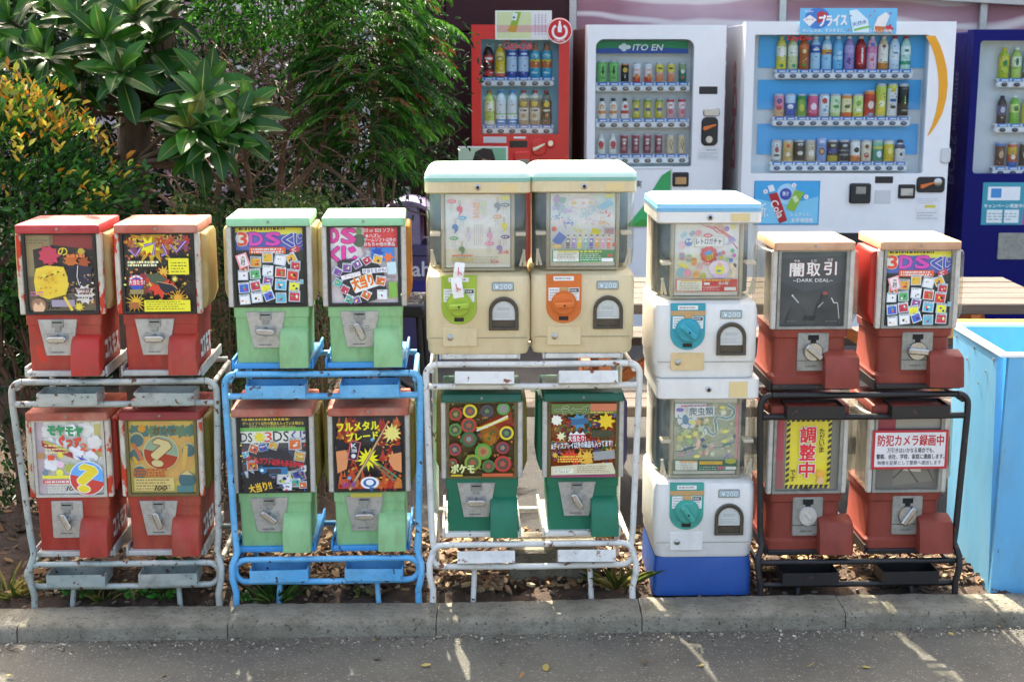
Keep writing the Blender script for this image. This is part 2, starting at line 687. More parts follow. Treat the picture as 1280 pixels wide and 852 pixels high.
paint('slot_dark', '#0b0b0b', rough=.7, mott=0, grime=0)
milky('yellowed', '#e2d29c', '#ceb068')
milky('olive_plastic', '#a89a4c', '#8c7c38')
milky('orange_plastic', '#d08a3c', '#d9b35a')
milky('pale_plastic', '#e0d9c6', '#cfc4a8')
paint('purple_plastic', '#4d4566', rough=.4, mott=.2, grime=.15)
clear('window_clear', '#fffefa', gloss=.025, rough=.08, haze=.03)
clear('window_amber', '#f3e8c8', gloss=.03, rough=.12, haze=.035, hcol='#c9bc90')
clear('window_smoke', '#eeebe2', gloss=.03, rough=.1, haze=.05, hcol='#b0a898')
clear('bin_clear', '#ecebe4', gloss=.05, rough=.12, haze=.14, hcol='#c9c6ba')
clear('dome_clear', '#fafaf6', gloss=.07, rough=.06, haze=.16, hcol='#b4b2a2')
clear('shop_glass', '#eef4f6', gloss=.035, rough=.02)
paint('cream', '#dccba4', rough=.42, mott=.35, mscale=6, mcol='#ceb47e', grime=.2, gcol='#8a744c', stretch=(1, 1, .3))
paint('white_plastic', '#e4e2dc', rough=.38, mott=.15, mscale=7, mcol='#d3d0c6', grime=.16, gcol='#9a9486', stretch=(1, 1, .25))
paint('teal_lid', '#b9d8c8', rough=.4, mott=.3, mscale=8, mcol='#d8e4da', grime=.06)
paint('teal_band', '#82b8a4', rough=.4, mott=.3, mscale=8, grime=.08)
paint('sky_lid', '#8cc4de', rough=.38, mott=.3, mscale=8, mcol='#a8d4e6', grime=.06)
paint('sky_band', '#74b4d6', rough=.38, mott=.3, mscale=8, grime=.06)
paint('lime', '#a3bd3c', rough=.4, mott=.2, grime=.12)
paint('orange', '#d8702a', rough=.4, mott=.2, grime=.12)
paint('turquoise', '#2f9fae', rough=.4, mott=.2, grime=.12)
paint('sea_green', '#3fa393', rough=.4, mott=.2, grime=.12)
paint('tan_tape', '#c69a63', rough=.6, mott=.3, grime=.1)
paint('panel_beige', '#dcc08c', rough=.45, mott=.3, grime=.1)
paint('blue_plastic', '#164a94', rough=.45, mott=.35, mcol='#1f5aa6', spot='#8a94a4', spot_t=.7, spot_scale=30, grime=.12)
paint('hopper_blue', '#54707c', rough=.5, mott=.4, mscale=10, mcol='#2f4a5a', grime=.2)
paint('smoked', '#4a4236', rough=.25, mott=.3, grime=.1)
paint('rack_grey', '#b3b4ac', rough=.45, metal=.2, mott=.6, mscale=6, mcol='#7f9a98', spot='#5e3a22', spot_t=.605, spot_scale=48, grime=.4)
paint('rack_pan_grey', '#bcbab2', rough=.5, mott=.5, mscale=7, mcol='#9a9c96', spot='#6a4a30', spot_t=.65, spot_scale=40, grime=.3)
paint('rack_blue', '#56a8d8', rough=.45, mott=.6, mscale=6, mcol='#86c2e0', spot='#4a2c1a', spot_t=.615, spot_scale=42, grime=.3)
paint('rack_blue_pan', '#3a92d0', rough=.45, mott=.4, mscale=6, mcol='#3f9ad6', spot='#4a3424', spot_t=.65, spot_scale=42, grime=.2)
paint('rack_white', '#dcdad2', rough=.45, mott=.3, mscale=6, mcol='#c5c2b6', spot='#7c3f1c', spot_t=.62, spot_scale=34, grime=.25)
paint('rack_black', '#17171a', rough=.45, mott=.3, mscale=8, mcol='#2a2522', spot='#5a3722', spot_t=.64, spot_scale=40, grime=.2)
paint('asphalt', '#676459', rough=.85, mott=.75, mscale=1.5, mcol='#524f49', spot='#989489', spot_t=.605, spot_scale=150, grime=.5, gcol='#4a443a', bump=1., bscale=170)
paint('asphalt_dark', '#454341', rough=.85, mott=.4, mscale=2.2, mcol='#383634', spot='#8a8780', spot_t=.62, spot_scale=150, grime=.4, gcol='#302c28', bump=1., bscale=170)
paint('concrete', '#8c8676', rough=.88, mott=.65, mscale=7, mcol='#6c6756', spot='#4c4738', spot_t=.6, spot_scale=85, grime=.55, gcol='#4f4a38', bump=1., bscale=110)
paint('soil', '#4a382a', rough=.95, mott=.7, mscale=9, mcol='#2f241b', spot='#6e5a45', spot_t=.64, spot_scale=60, grime=.4, gcol='#1d1712', bump=.9, bscale=60)
paint('chips', '#fff', rough=.85, mott=0, grime=.2, attr=True)
paint('bark', '#5c4a3a', rough=.9, mott=.6, mscale=14, mcol='#3a2e24', grime=.4, bump=.9, bscale=45, stretch=(1, 1, .3))
paint('twig', '#6b5443', rough=.9, mott=.5, mscale=10, mcol='#4a3a2e', grime=.2)
leafmat('leaf_gloss', .4, .2, .95)
leafmat('leaf_big', .36, .2, .72)
leafmat('leaf_soft', .48, .35, .95)
paint('maroon_wall', '#38191c', rough=.45, spec=.25, mott=.3, mscale=2, mcol='#47262a', grime=.15)
paint('joint_grey', '#3a3436', rough=.6, mott=0, grime=0)
paint('alu', '#b9b7b4', rough=.35, metal=.6, mott=.15, grime=.15)
paint('vend_white', '#e6e8ea', rough=.32, mott=.08, mscale=3, mcol='#d6dadc', grime=.04)
paint('vend_red', '#cf1f1f', rough=.32, mott=.15, mscale=3, mcol='#b81c1e', grime=.04)
paint('vend_blue', '#070e62', rough=.35, spec=.15, mott=.2, mscale=3, mcol='#080c48', grime=.04)
paint('vend_orange', '#e8a01c', rough=.35, mott=.2, mcol='#d88c10', grime=.02)
paint('vend_grey', '#c9cccd', rough=.4, mott=.1, mscale=3, grime=.05)
paint('vend_side', '#57504e', rough=.45, mott=.3, mscale=3, grime=.2)
paint('vend_in', '#d7dcdf', rough=.4, mott=.05, grime=.05)
paint('vend_teal', '#93c4d6', rough=.4, mott=.2, mscale=4, mcol='#6fb0cc', grime=0)
paint('vend_sky', '#48b0ec', rough=.4, mott=.3, mscale=4, mcol='#2c9ae0', grime=0)
paint('wood_grey', '#5a5048', rough=.8, mott=.7, mscale=5, mcol='#4c443e', grime=.4, bump=.4, bscale=60, stretch=(.25, 3, 3))
paint('wood_orange', '#b5672c', rough=.6, mott=.5, mscale=6, mcol='#8a4a1e', grime=.3, bump=.3, bscale=60, stretch=(.3, 2, 2))
paint('wood_yellow', '#c07f20', rough=.55, mott=.4, mscale=5, mcol='#b87518', grime=.2, bump=.2, bscale=60, stretch=(.3, 2, 2))
paint('box_blue', '#62aed8', rough=.5, mott=.5, mscale=3, mcol='#8ac4de', spot='#3c6a86', spot_t=.68, spot_scale=60, grime=.3, gcol='#6a8490', stretch=(1, 1, .4))
paint('box_rim', '#eef2f2', rough=.5, mott=.1, grime=.08)
paint('bin_purple', '#4a4470', rough=.45, mott=.3, mscale=5, grime=.25)
paint('bin_lavender', '#8b80a8', rough=.45, mott=.3, mscale=5, grime=.25)


def film_mat():
    """pink window film printed with swirled cream"""
    m, nt, out = _nodes('pink_film')
    geo = N(nt, 'ShaderNodeNewGeometry')
    mp = N(nt, 'ShaderNodeMapping')
    mp.inputs['Scale'].default_value = (.55, 1, 1.5)
    nt.links.new(geo.outputs['Position'], mp.inputs['Vector'])
    w = N(nt, 'ShaderNodeTexWave', wave_type='BANDS', bands_direction='Z')
    w.inputs['Scale'].default_value = 1.3
    w.inputs['Distortion'].default_value = 7
    w.inputs['Detail'].default_value = 2.5
    w.inputs['Detail Scale'].default_value = 1.1
    nt.links.new(mp.outputs[0], w.inputs['Vector'])
    c1 = mix(nt, ramp(nt, noise(nt, 1.6, 3, .5, mp.outputs[0]), .35, .7), lin('#a8737f'), lin('#dab9c0'))
    c = mix(nt, ramp(nt, w.outputs['Fac'], .72, 1.0), c1, lin('#ecdcd8'))
    b = N(nt, 'ShaderNodeBsdfPrincipled')
    b.inputs['Roughness'].default_value = .12
    nt.links.new(c, b.inputs['Base Color'])
    nt.links.new(b.outputs[0], out.inputs[0])


film_mat()

# ------------------------------------------------------------------ the ground
KS = .0397                                             # the kerb runs a little away to the right


def kerb_y(x):
    return 4.0 + KS * x


g = MB()
g.box(-60, 60, -40, 60, -.25, -.05)
tag(g.build('asphalt', 'asphalt', ang=0), None, kind='structure')
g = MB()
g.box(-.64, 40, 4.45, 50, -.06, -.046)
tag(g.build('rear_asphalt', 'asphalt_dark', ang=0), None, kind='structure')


def soil_patch(name, x0, x1, ya, yb, nx, ny, h=.0, amp=.018):
    mb = MB()
    vs, fs = [], []
    r = random.Random(3)
    for j in range(ny + 1):
        for i in range(nx + 1):
            x = x0 + (x1 - x0) * i / nx
            lo = kerb_y(x) + .001 if ya is None else ya
            y = lo + (yb - lo) * j / ny
            edge = min(i, nx - i, ny - j)
            z = h + (r.random() - .5) * amp * 2 + .012 * math.sin(x * 9 + y * 5) * math.sin(y * 7)
            if edge == 0:
                z = -.06
            if j == 0 and 0 < i < nx:
                z = h - .014
            vs.append((x, y, z))
    for j in range(ny):
        for i in range(nx):
            a = j * (nx + 1) + i
            fs.append((a, a + 1, a + nx + 2, a + nx + 1))
    mb.add(vs, fs)
    return tag(mb.build(name, 'soil', ang=80), None, kind='structure')


soil_patch('soil', -3.2, -.62, None, 8.6, 60, 90, -.012, .02)
soil_patch('soil', -.625, 2.6, None, 4.62, 90, 22, -.02, .014)

kb = MB()
pts = [(-4.2, kerb_y(-4.2)), (4.2, kerb_y(4.2))]
kb.add([(pts[0][0], pts[0][1] - .14, -.1), (pts[1][0], pts[1][1] - .14, -.1), (pts[1][0], pts[1][1] - .02, -.1), (pts[0][0], pts[0][1] - .02, -.1),
        (pts[0][0], pts[0][1] - .14, -.02), (pts[1][0], pts[1][1] - .14, -.02), (pts[1][0], pts[1][1] - .02, -.012), (pts[0][0], pts[0][1] - .02, -.012)],
       [(0, 1, 5, 4), (4, 5, 6, 7), (2, 3, 7, 6), (1, 2, 6, 5), (3, 0, 4, 7)])
kerb = tag(kb.build('kerb', 'soil', ang=0), None, kind='structure')
xj = gnd(30, 770, 0)[0]
k = -5
rk = random.Random(8)
while True:
    xa = xj + .6 * k
    if xa > 3.6:
        break
    if xa > -3.6:
        nseg = 22
        prof = [(-.002, -.1), (-.002, -.005), (-.008, .0), (-.07, .001), (-.132, .0), (-.142, -.004), (-.148, -.014), (-.154, -.1)]
        rings = []
        j0, j1 = rk.uniform(-.004, .004), rk.uniform(-.004, .004)
        for i in range(nseg + 1):
            t = i / nseg
            x = xa + .0015 + .597 * t
            e = .003 if i in (0, nseg) else 0
            rings.append([(x, kerb_y(x) + y + (e if y < -.1 else 0) + rk.uniform(-.002, .002), z - (e if z > -.05 else 0) + j0 * (1 - t) + j1 * t + rk.uniform(-.0018, .0018) - .002) for y, z in prof])
        m = MB()
        m.loft(rings)
        m.build('kerb_block', 'concrete', kerb, ang=60)
    k += 1


def scatter(name, n, region, size, cols, mat, seed, kind='stuff', flat=.25, zf=None, label=None):
    """many small bits lying on the ground, one mesh"""
    r = random.Random(seed)
    mb = MB()
    for _ in range(n):
        x, y = region(r)
        s = r.uniform(*size)
        a = r.uniform(0, 6.28)
        tx, ty = r.uniform(-.5, .5), r.uniform(-.5, .5)
        L, Wd = s, s * r.uniform(.3, .75)
        z = (zf(x, y) if zf else 0) + r.uniform(.0, .012)
        ca, sa = math.cos(a), math.sin(a)
        P = []
        for u, v in ((-1, -.6), (.2, -1), (1, .1), (.3, 1), (-.8, .7)):
            u, v = u * L / 2 * r.uniform(.7, 1.1), v * Wd / 2 * r.uniform(.7, 1.1)
            P.append((x + u * ca - v * sa, y + u * sa + v * ca, z + u * tx + v * ty + s * flat * .5))
        Q = [(p[0] * 1 + 0, p[1], p[2] - s * flat) for p in P]
        mb.add(P + Q, [(0, 1, 2, 3, 4), (0, 5, 6, 1), (1, 6, 7, 2), (2, 7, 8, 3), (3, 8, 9, 4), (4, 9, 5, 0)], r.choice(cols))
    return tag(mb.build(name, mat, ang=0), label, kind=kind)


CHIP = ['#7a5c40', '#8f7352', '#5c4230', '#a48c68', '#684a36', '#846852', '#9a8062', '#4a3426', '#ac9a7a']


def chip_region(r):
    x = r.uniform(-1.55, 1.75)
    return x, kerb_y(x) + .1 + r.random() ** .8 * .58


scatter('wood_chips', 5200, chip_region, (.012, .042), CHIP, 'chips', 4, zf=lambda x, y: -.016, label='sunlit brown wood chips strewn over the soil behind the racks')
scatter('gravel', 420, lambda r: ((lambda x: (x, kerb_y(x) + r.uniform(.02, .2)))(r.uniform(-1.7, 1.6))), (.006, .022),
        ['#5a4a3c', '#3c2f26', '#6e6154', '#7d7468', '#4a3a2e'], 'chips', 6, zf=lambda x, y: -.018, label='small stones and clods along the back of the kerb')
scatter('leaf_litter', 900, lambda r: (r.uniform(-3, -.75), r.uniform(4.1, 6.2)), (.02, .06), ['#4a3522', '#6a4a2c', '#3a2a1c', '#7a5c38', '#564028'], 'chips', 7,
        flat=.05, zf=lambda x, y: -.004, label='dry brown leaf litter on the dark soil under the trees')

scatter('fallen_leaves', 16, lambda r: ((lambda x: (x, kerb_y(x) - .17 - r.random() * .28))(r.uniform(-1.5, 1.6))), (.014, .034), ['#8a7a3c', '#7a5c34', '#5c4a2c', '#9a8a4c'], 'chips', 12,
        flat=.06, zf=lambda x, y: -.05, label='a few small dry leaves lying on the asphalt')
scatter('gutter_grit', 1500, lambda r: ((lambda x: (x, kerb_y(x) - .16 - abs(r.gauss(0, .045))))(r.uniform(-2, 2))), (.003, .011),
        ['#8a8272', '#6a604e', '#a09888', '#4a4236', '#5c5140', '#b4ac9c'], 'chips', 9, zf=lambda x, y: -.052, label='fine grit and dust gathered along the foot of the kerb')

# ------------------------------------------------------------------ tube racks


def hull(poly):
    return poly


def tray(parent, xc, z, y, mat, w=.172, tilt=0.):
    m = MB()
    t = .003
    x0, x1, y0, y1, z0, z1 = -w / 2, w / 2, -.04, .055, -.036, 0
    m.box(x0, x1, y0, y1, z0, z0 + t)
    m.box(x0, x1, y0, y0 + t, z0 + t, z1)
    m.box(x0, x1, y1 - t, y1, z0 + t, z1)
    m.box(x0, x0 + t, y0 + t, y1 - t, z0 + t, z1)
    m.box(x1 - t, x1, y0 + t, y1 - t, z0 + t, z1)
    o = m.build('catch_tray', mat, parent, ang=0, loc=(xc, y, z))
    o.rotation_euler = (tilt, rnd.uniform(-.015, .015), rnd.uniform(-.02, .02))
    return o


def arc(cx, cy, cz, r, a0, a1, n, plane='xz'):
    out = []
    for i in range(n + 1):
        a = math.radians(a0 + (a1 - a0) * i / n)
        out.append((cx + r * math.cos(a), cy, cz + r * math.sin(a)) if plane == 'xz' else (cx + r * math.cos(a), cy + r * math.sin(a), cz))
    return out


def rack(label, x0, x1, zu, zl, mat, pan, xs_u, xs_l, trays=True, style='loop', legs=(.14, .14), rz=YAW, depth=.34, tilt=0., lean=(0, 0)):
    xc = (x0 + x1) / 2
    Y = 4.035 + KS * xc
    root = thing('capsule_machine_rack', label, 'rack', (xc, Y, 0), rz, 'tube racks holding the capsule machines')
    h = (x1 - x0) / 2
    R = .0098
    for sx, ln in ((-1, lean[0]), (1, lean[1])):                       # front posts with the rounded top corner
        p = [(sx * (h - .012) + ln, -.03, -.03), (sx * (h - .014) + ln, -.028, .03), (sx * (h - .004) + ln, -.028, .075), (sx * (h - .004) + ln * .9, -.022, .11), (sx * (h - .018) + ln * .8, -.006, .15),
             (sx * (h - .012) + ln * .7, 0, .2), (sx * h, 0, zu - .075)]
        for q in arc(sx * (h - .032), 0, zu - .044, .032, 0 if sx > 0 else 180, 90, 6):
            p.append(q)
        m = MB()
        m.tube(p, R)
        m.build('post', mat, root, ang=70)
        m = MB()
        m.tube([(sx * (h - .02), depth, -.03), (sx * (h - .02), depth, zu - .03)], R * .9)
        m.build('rear_post', mat, root, ang=70)
        for z in (zu - .03, zl - .03):
            m = MB()
            m.tube([(sx * (h - .016), .0, z), (sx * (h - .018), depth, z)], R * .8)
            m.build('side_bar', mat, root, ang=70)
    for z in (zu - .012, zu - .078):
        m = MB()
        e = .034 if z > zu - .05 else .008
        m.tube([(-h + e, 0, z), (0, .001, z - .002), (h - e, 0, z)], R * .95)
        m.build('upper_rail', mat, root, ang=70)
    m = MB()
    m.tube([(-h + .02, depth, zu - .02), (h - .02, depth, zu - .02)], R * .9)
    m.build('rear_rail', mat, root, ang=70)
    if style == 'loop':
        a, b = -h + .045, h - .045
        lo, hi = zl - .082, zl - .014
        p = [(0, -.012, hi), (b - .03, -.012, hi)] + arc(b - .0, -.012, (lo + hi) / 2, (hi - lo) / 2, 90, -90, 8) + [(0, -.014, lo - .002), (a + .03, -.012, lo)] + \
            arc(a, -.012, (lo + hi) / 2, (hi - lo) / 2, 270, 90, 8) + [(0, -.012, hi)]
        m = MB()
        m.tube(p, R * .95)
        m.build('lower_loop', mat, root, ang=70)
    else:
        for z in (zl - .014, zl - .085):
            m = MB()
            m.tube([(-h + .008, -.01, z), (h - .008, -.01, z)], R * .95)
            m.build('lower_rail', mat, root, ang=70)
    m = MB()
    m.tube([(-h + .02, depth, zl - .02), (h - .02, depth, zl - .02)], R * .9)
    m.build('rear_rail', mat, root, ang=70)
    for sx, d in ((-1, legs[0]), (1, legs[1])):
        m = MB()
        xx = sx * (h - d)
        m.tube([(xx, .015, zl - .085), (xx - sx * -.006, .0, -.03)], R * .85)
        m.build('leg', mat, root, ang=70)
    for z, xs in ((zu, xs_u), (zl, xs_l)):
        for x in xs:
            lx = x - xc
            m = MB()
            m.box(lx - .112, lx + .112, .012, .33, z, z + .016, .003)
            m.box(lx - .119, lx - .1125, .02, .35, z - .002, z + .028, .001)
            m.box(lx + .1125, lx + .119, .02, .35, z - .002, z + .028, .001)
            m.build('base_pan', pan, root, ang=30)
            if trays:
                tray(root, lx + .012, z - .04, .005, mat if mat != 'rack_grey' else 'rack_grey', tilt=tilt)
    return root


def front_y(x):
    return 4.065 + KS * x


# ------------------------------------------------------------------ small capsule machines


def ring(x0, x1, y0, y1, r, z, seg=3):
    return [(x, y, z) for x, y in rrect(x0, x1, y0, y1, r, seg)]


def knob_old(parent, x, z, ang, mat='chrome'):
    m = MB()
    m.lathe([(.0, .03), (.010, .03), (.0125, .026), (.0125, 0)][::-1], (0, 0, 0), 14, 'y')
    # bow-tie shaped grip
    P = rrect(-.027, .027, -.0085, .0085, .008, 4)
    m.prism(P, -.032, -.02, bev=.0025)
    o = m.build('turn_handle', mat, parent, loc=(x, -.004, z))
    o.rotation_euler = (0, math.radians(ang), 0)
    return o


def knob_dial(parent, x, z, ang, mat='chrome', bare=False):
    m = MB()
    m.lathe([(.029, 0), (.029, .006), (.026, .011), (.0, .011)], (0, 0, 0), 24, 'y')
    if not bare:
        m.prism(rrect(-.03, .03, -.0085, .0085, .004, 3), -.027, -.010, bev=.003)
    else:
        m.prism(rrect(-.012, .012, -.003, .003, .002, 3), -.015, -.010, bev=.001)
    o = m.build('turn_dial', mat, parent, loc=(x, -.004, z))
    o.rotation_euler = (0, math.radians(ang), 0)
    return o


def small(label, group, x, z, card, body='red_paint', lid='red_lid', trim='flaked_trim', bins=('yellowed', 'yellowed'), style='A', plate='trap', knob=0.,
          window='window_clear', fmat='dark_frame', price=None, pmat='steel', logo=False, rz=None, sticker=None, chute=None, dy=0., tall=1., lidw=.119, bare=False, tag_note=None, card_back='#fff', inset=0.):
    rz = YAW + rnd.uniform(-.02, .02) if rz is None else rz
    root = thing('capsule_machine', label, 'capsule machine', (x, front_y(x) + dy, z), rz, group)
    root.scale = (1, 1, tall)
    H0, H1, H2 = .165, .403, .427
    m = MB()
    if style == 'A':
        m.loft([ring(-.103, .103, 0, .225, .006, 0), ring(-.105, .105, -.001, .227, .006, .135), ring(-.108, .108, -.004, .23, .006, .136), ring(-.109, .109, -.004, .23, .006, H0)])
    else:
        m.loft([ring(-.118, .118, -.008, .25, .02, 0), ring(-.118, .118, -.008, .25, .02, .024), ring(-.112, .112, 0, .245, .022, .032), ring(-.108, .108, .002, .24, .022, .138),
                ring(-.112, .112, -.004, .245, .016, .142), ring(-.113, .113, -.005, .245, .014, H0)])
    bo = m.build('housing', body, root, ang=35)
    if logo:                                                           # white lettering on the right flank
        g_, fs_, _ = glyphs('コスモス', .06)
        lm = MB()
        lm.add([(.1062, .03 + u * .17, .022 + v * .062) for u, v in g_], fs_, '#dfe8ea')
        lm.build('flank_lettering', 'print', bo, ang=0)
    m = MB()
    m.box(-.1, .1, .012, .2, H0, H1)
    m.build('cabinet', body if style == 'A' else 'dull_steel', root, ang=0)
    # card, frame and clear window
    Card.GAIN = 1.4
    c = Card(-.0965, .0965, H0 + .01, H1 - .005, .004, card_back)
    card(c)
    Card.GAIN = 1.0
    c.build(root)
    m = MB()
    frame(m, -.1045, .1045, H0 + .002, H1 - .001, rrect(-.0965, .0965, H0 + .0095, H1 - .006, .004, 2), -.010, .005)
    m.build('card_frame', fmat, root, ang=30)
    m = MB()
    m.add([(-.0962, -.003, H0 + .0098), (.0962, -.003, H0 + .0098), (.0962, -.003, H1 - .0063), (-.0962, -.003, H1 - .0063)], [(0, 1, 2, 3)])
    wp = m.build('window_pane', window, root, ang=0)
    if price:
        pm = Card(-.0965, .0965, H0 + .01, H1 - .005, -.0037)
        for t in price:
            if t[0] == 's':
                pm.stroke(t[1], t[2], '#0c0a0a')
        pm.m.build('price_marking', 'print', root, ang=0)
    for sx in (-1, 1):
        m = MB()
        a, b = sorted((sx * .1055, sx * .1215))
        m.box(a, b, -.009, .014, H0 + .001, H1 - .001, .003)
        m.build('trim_strip', trim, root, ang=30)
        bm = bins[0 if sx < 0 else 1]
        if bm:
            m = MB()
            o_ = .011 if style == 'A' else .016
            yb = .03 if style == 'A' else .012
            poly = [(sx * .108, H0 + .012), (sx * (.121 + o_ * .3), H0 + .01), (sx * (.126 + o_), H0 + .045), (sx * (.124 + o_), H1 - .016), (sx * (.119 + o_), H1 - .006), (sx * .108, H1 - .004)]
            m.prism(poly if sx > 0 else poly[::-1], yb, yb + .17, bev=.005)
            m.build('side_bin', bm, root, ang=50)
    m = MB()
    m.loft([ring(-lidw + .004, lidw - .004, -.012, .232, .008, H1 - .002), ring(-lidw, lidw, -.018, .238, .006, H1), ring(-lidw, lidw, -.018, .238, .006, H2 - .003), ring(-lidw + .003, lidw - .003, -.015, .235, .006, H2)])
    lo = m.build('lid', lid, root, ang=50)
    m = MB()
    m.lathe([(.004, 0), (.004, .002), (0, .002)], (.0, -.018, H1 + .012), 10, 'y')
    m.build('lid_screw', 'dull_steel', lo, ang=50)
    # coin mechanism
    px = -.017 if style == 'A' else .008
    if plate == 'trap':
        P = [(px - .038, .045), (px + .038, .045), (px + .057, .152), (px - .057, .152)]
    else:
        P = rrect(px - .046, px + .046, .04, .155, .004, 2)
    m = MB()
    m.prism(P, -.0075, .004, bev=.0015)
    for (qx, qz) in P if plate == 'trap' else [(px - .046, .04), (px + .046, .04), (px + .046, .155), (px - .046, .155)]:
        cxp, czp = px, .1
        L_ = math.hypot(qx - cxp, qz - czp)
        m.lathe([(.0028, 0), (.0024, .0014), (0, .0016)], (qx - (qx - cxp) / L_ * .009, -.0073, qz - (qz - czp) / L_ * .009), 8, 'y')
    po = m.build('coin_plate', pmat, root, ang=30)
    ec = Card(px - .036, px + .036, .048, .112, -.0078)
    ec.fine(.05, .0, .28, .3, 3, '#6a6a66', int(abs(x) * 99), .3).fine(.72, .0, .95, .3, 3, '#6a6a66', int(abs(x) * 77), .3).fine(.2, .84, .8, .95, 1, '#5c5c58', 5, .5)
    ec.m.build('engraving', 'print', po, ang=0)['kind'] = 'stuff'
    m = MB()
    if style == 'A':
        m.prism([(px - .009, .116), (px + .009, .116), (px + .009, .129), (px + .017, .129), (px + .017, .150), (px - .017, .150), (px - .017, .129), (px - .009, .129)], -.0125, -.0072, bev=.0012)
        m.build('slot_block', 'dull_steel', po, ang=30)
        m = MB()
        m.box(px - .014, px + .014, -.0135, -.0126, .142, .1455)
        m.build('coin_slot', 'slot_dark', po, ang=0)
        knob_old(po, px, .096, knob)
    else:
        m.box(px - .016, px + .016, -.0086, -.0076, .134, .149)
        m.box(px - .008, px + .008, -.0086, -.0076, .122, .134)
        m.build('coin_slot', 'slot_dark', po, ang=0)
        m = MB()
        m.box(px - .046, px + .046, -.0082, -.0076, .071, .0725)
        m.build('seam', 'slot_dark', po, ang=0)
        knob_dial(po, px, .099, knob, 'chrome' if not bare else 'silver_trim', bare)
        if bare:
            pass
    # delivery chute
    cm = chute or body
    m = MB()
    if style == 'A':
        x0, x1 = .024, .106
        prof = [(.002, .106), (-.022, .098), (-.04, .078), (-.05, .05), (-.053, -.006), (.002, -.006)]
        rings = []
        for xx, ins in ((x0, .003), (x0 + .004, 0), (x1 - .004, 0), (x1, .003)):
            rings.append([(xx, min(y + ins, .002), zz - (ins if zz > .03 else 0)) for y, zz in prof])
    else:
        x0, x1 = .05, .14
        prof = [(.002, .102), (-.03, .096), (-.046, .088), (-.056, .03), (-.06, -.002), (.002, -.002)]
        rings = []
        for xx, ins in ((x0 - .012, .006), (x0 + .004, 0), (x1 - .008, 0), (x1, .008)):
            rings.append([(xx, min(y + ins, .002), zz - (ins if zz > .03 else 0)) for y, zz in prof])
    m.loft(rings)
    co = m.build('delivery_chute', cm, root, ang=50)
    m = MB()
    m.box(x0 + .01, x1 - .01, -.046, -.006, -.0075, -.0055)
    m.build('chute_opening', 'slot_dark', co, ang=0)
    if sticker:
        m = MB()
        sx0, sx1, sz0, sz1, colr = sticker
        m.box(sx0, sx1, -.0095, -.0085, sz0, sz1, col=colr)
        m.build('sticker', 'print', root, ang=0)
    return root


# handwritten price
def hand(u, v, s=1., gap=.075):
    """100 in marker strokes, top left at u, v"""
    h = .062 * s
    w = .035 * s
    out = [('s', [(u, v + h), (u + .03 * s, v)], .018 * s)]
    for i in range(2):
        cx, cy = u + (.075 + gap * i) * s, v + h * .52
        out.append(('s', [(cx + w * .8 * math.cos(a) + .012 * s * -math.sin(a), cy + h * .42 * math.sin(a)) for a in [6.2832 * q / 12 - 1.2 for q in range(13)]], .013 * s))
    return out

# ------------------------------------------------------------------ printed cards of the small machines


def burst_bg(c, seed, cols, n=26, area=(0, 0, 1, 1), r=(.03, .09)):
    q = random.Random(seed)
    for _ in range(n):
        u, v = q.uniform(area[0] + .05, area[2] - .05), q.uniform(area[1] + .05, area[3] - .05)
        rr = min(q.uniform(*r), u, 1 - u)
        c.star(u, v, rr, q.choice(cols), q.randint(5, 10), q.uniform(.35, .6), q.uniform(0, 3), q.randint(0, 99))


def confetti(c, seed, cols, n, area=(0, 0, 1, 1), size=(.012, .05)):
    q = random.Random(seed)
    for _ in range(n):
        u, v = q.uniform(area[0], area[2]), q.uniform(area[1], area[3])
        w, h = q.uniform(*size), q.uniform(*size) * .7
        pts = [(u + w * math.cos(a) * q.uniform(.5, 1), v + h * math.sin(a) * q.uniform(.5, 1)) for a in [k * 1.2566 + q.random() for k in range(5)]]
        c.poly(pts, q.choice(cols))


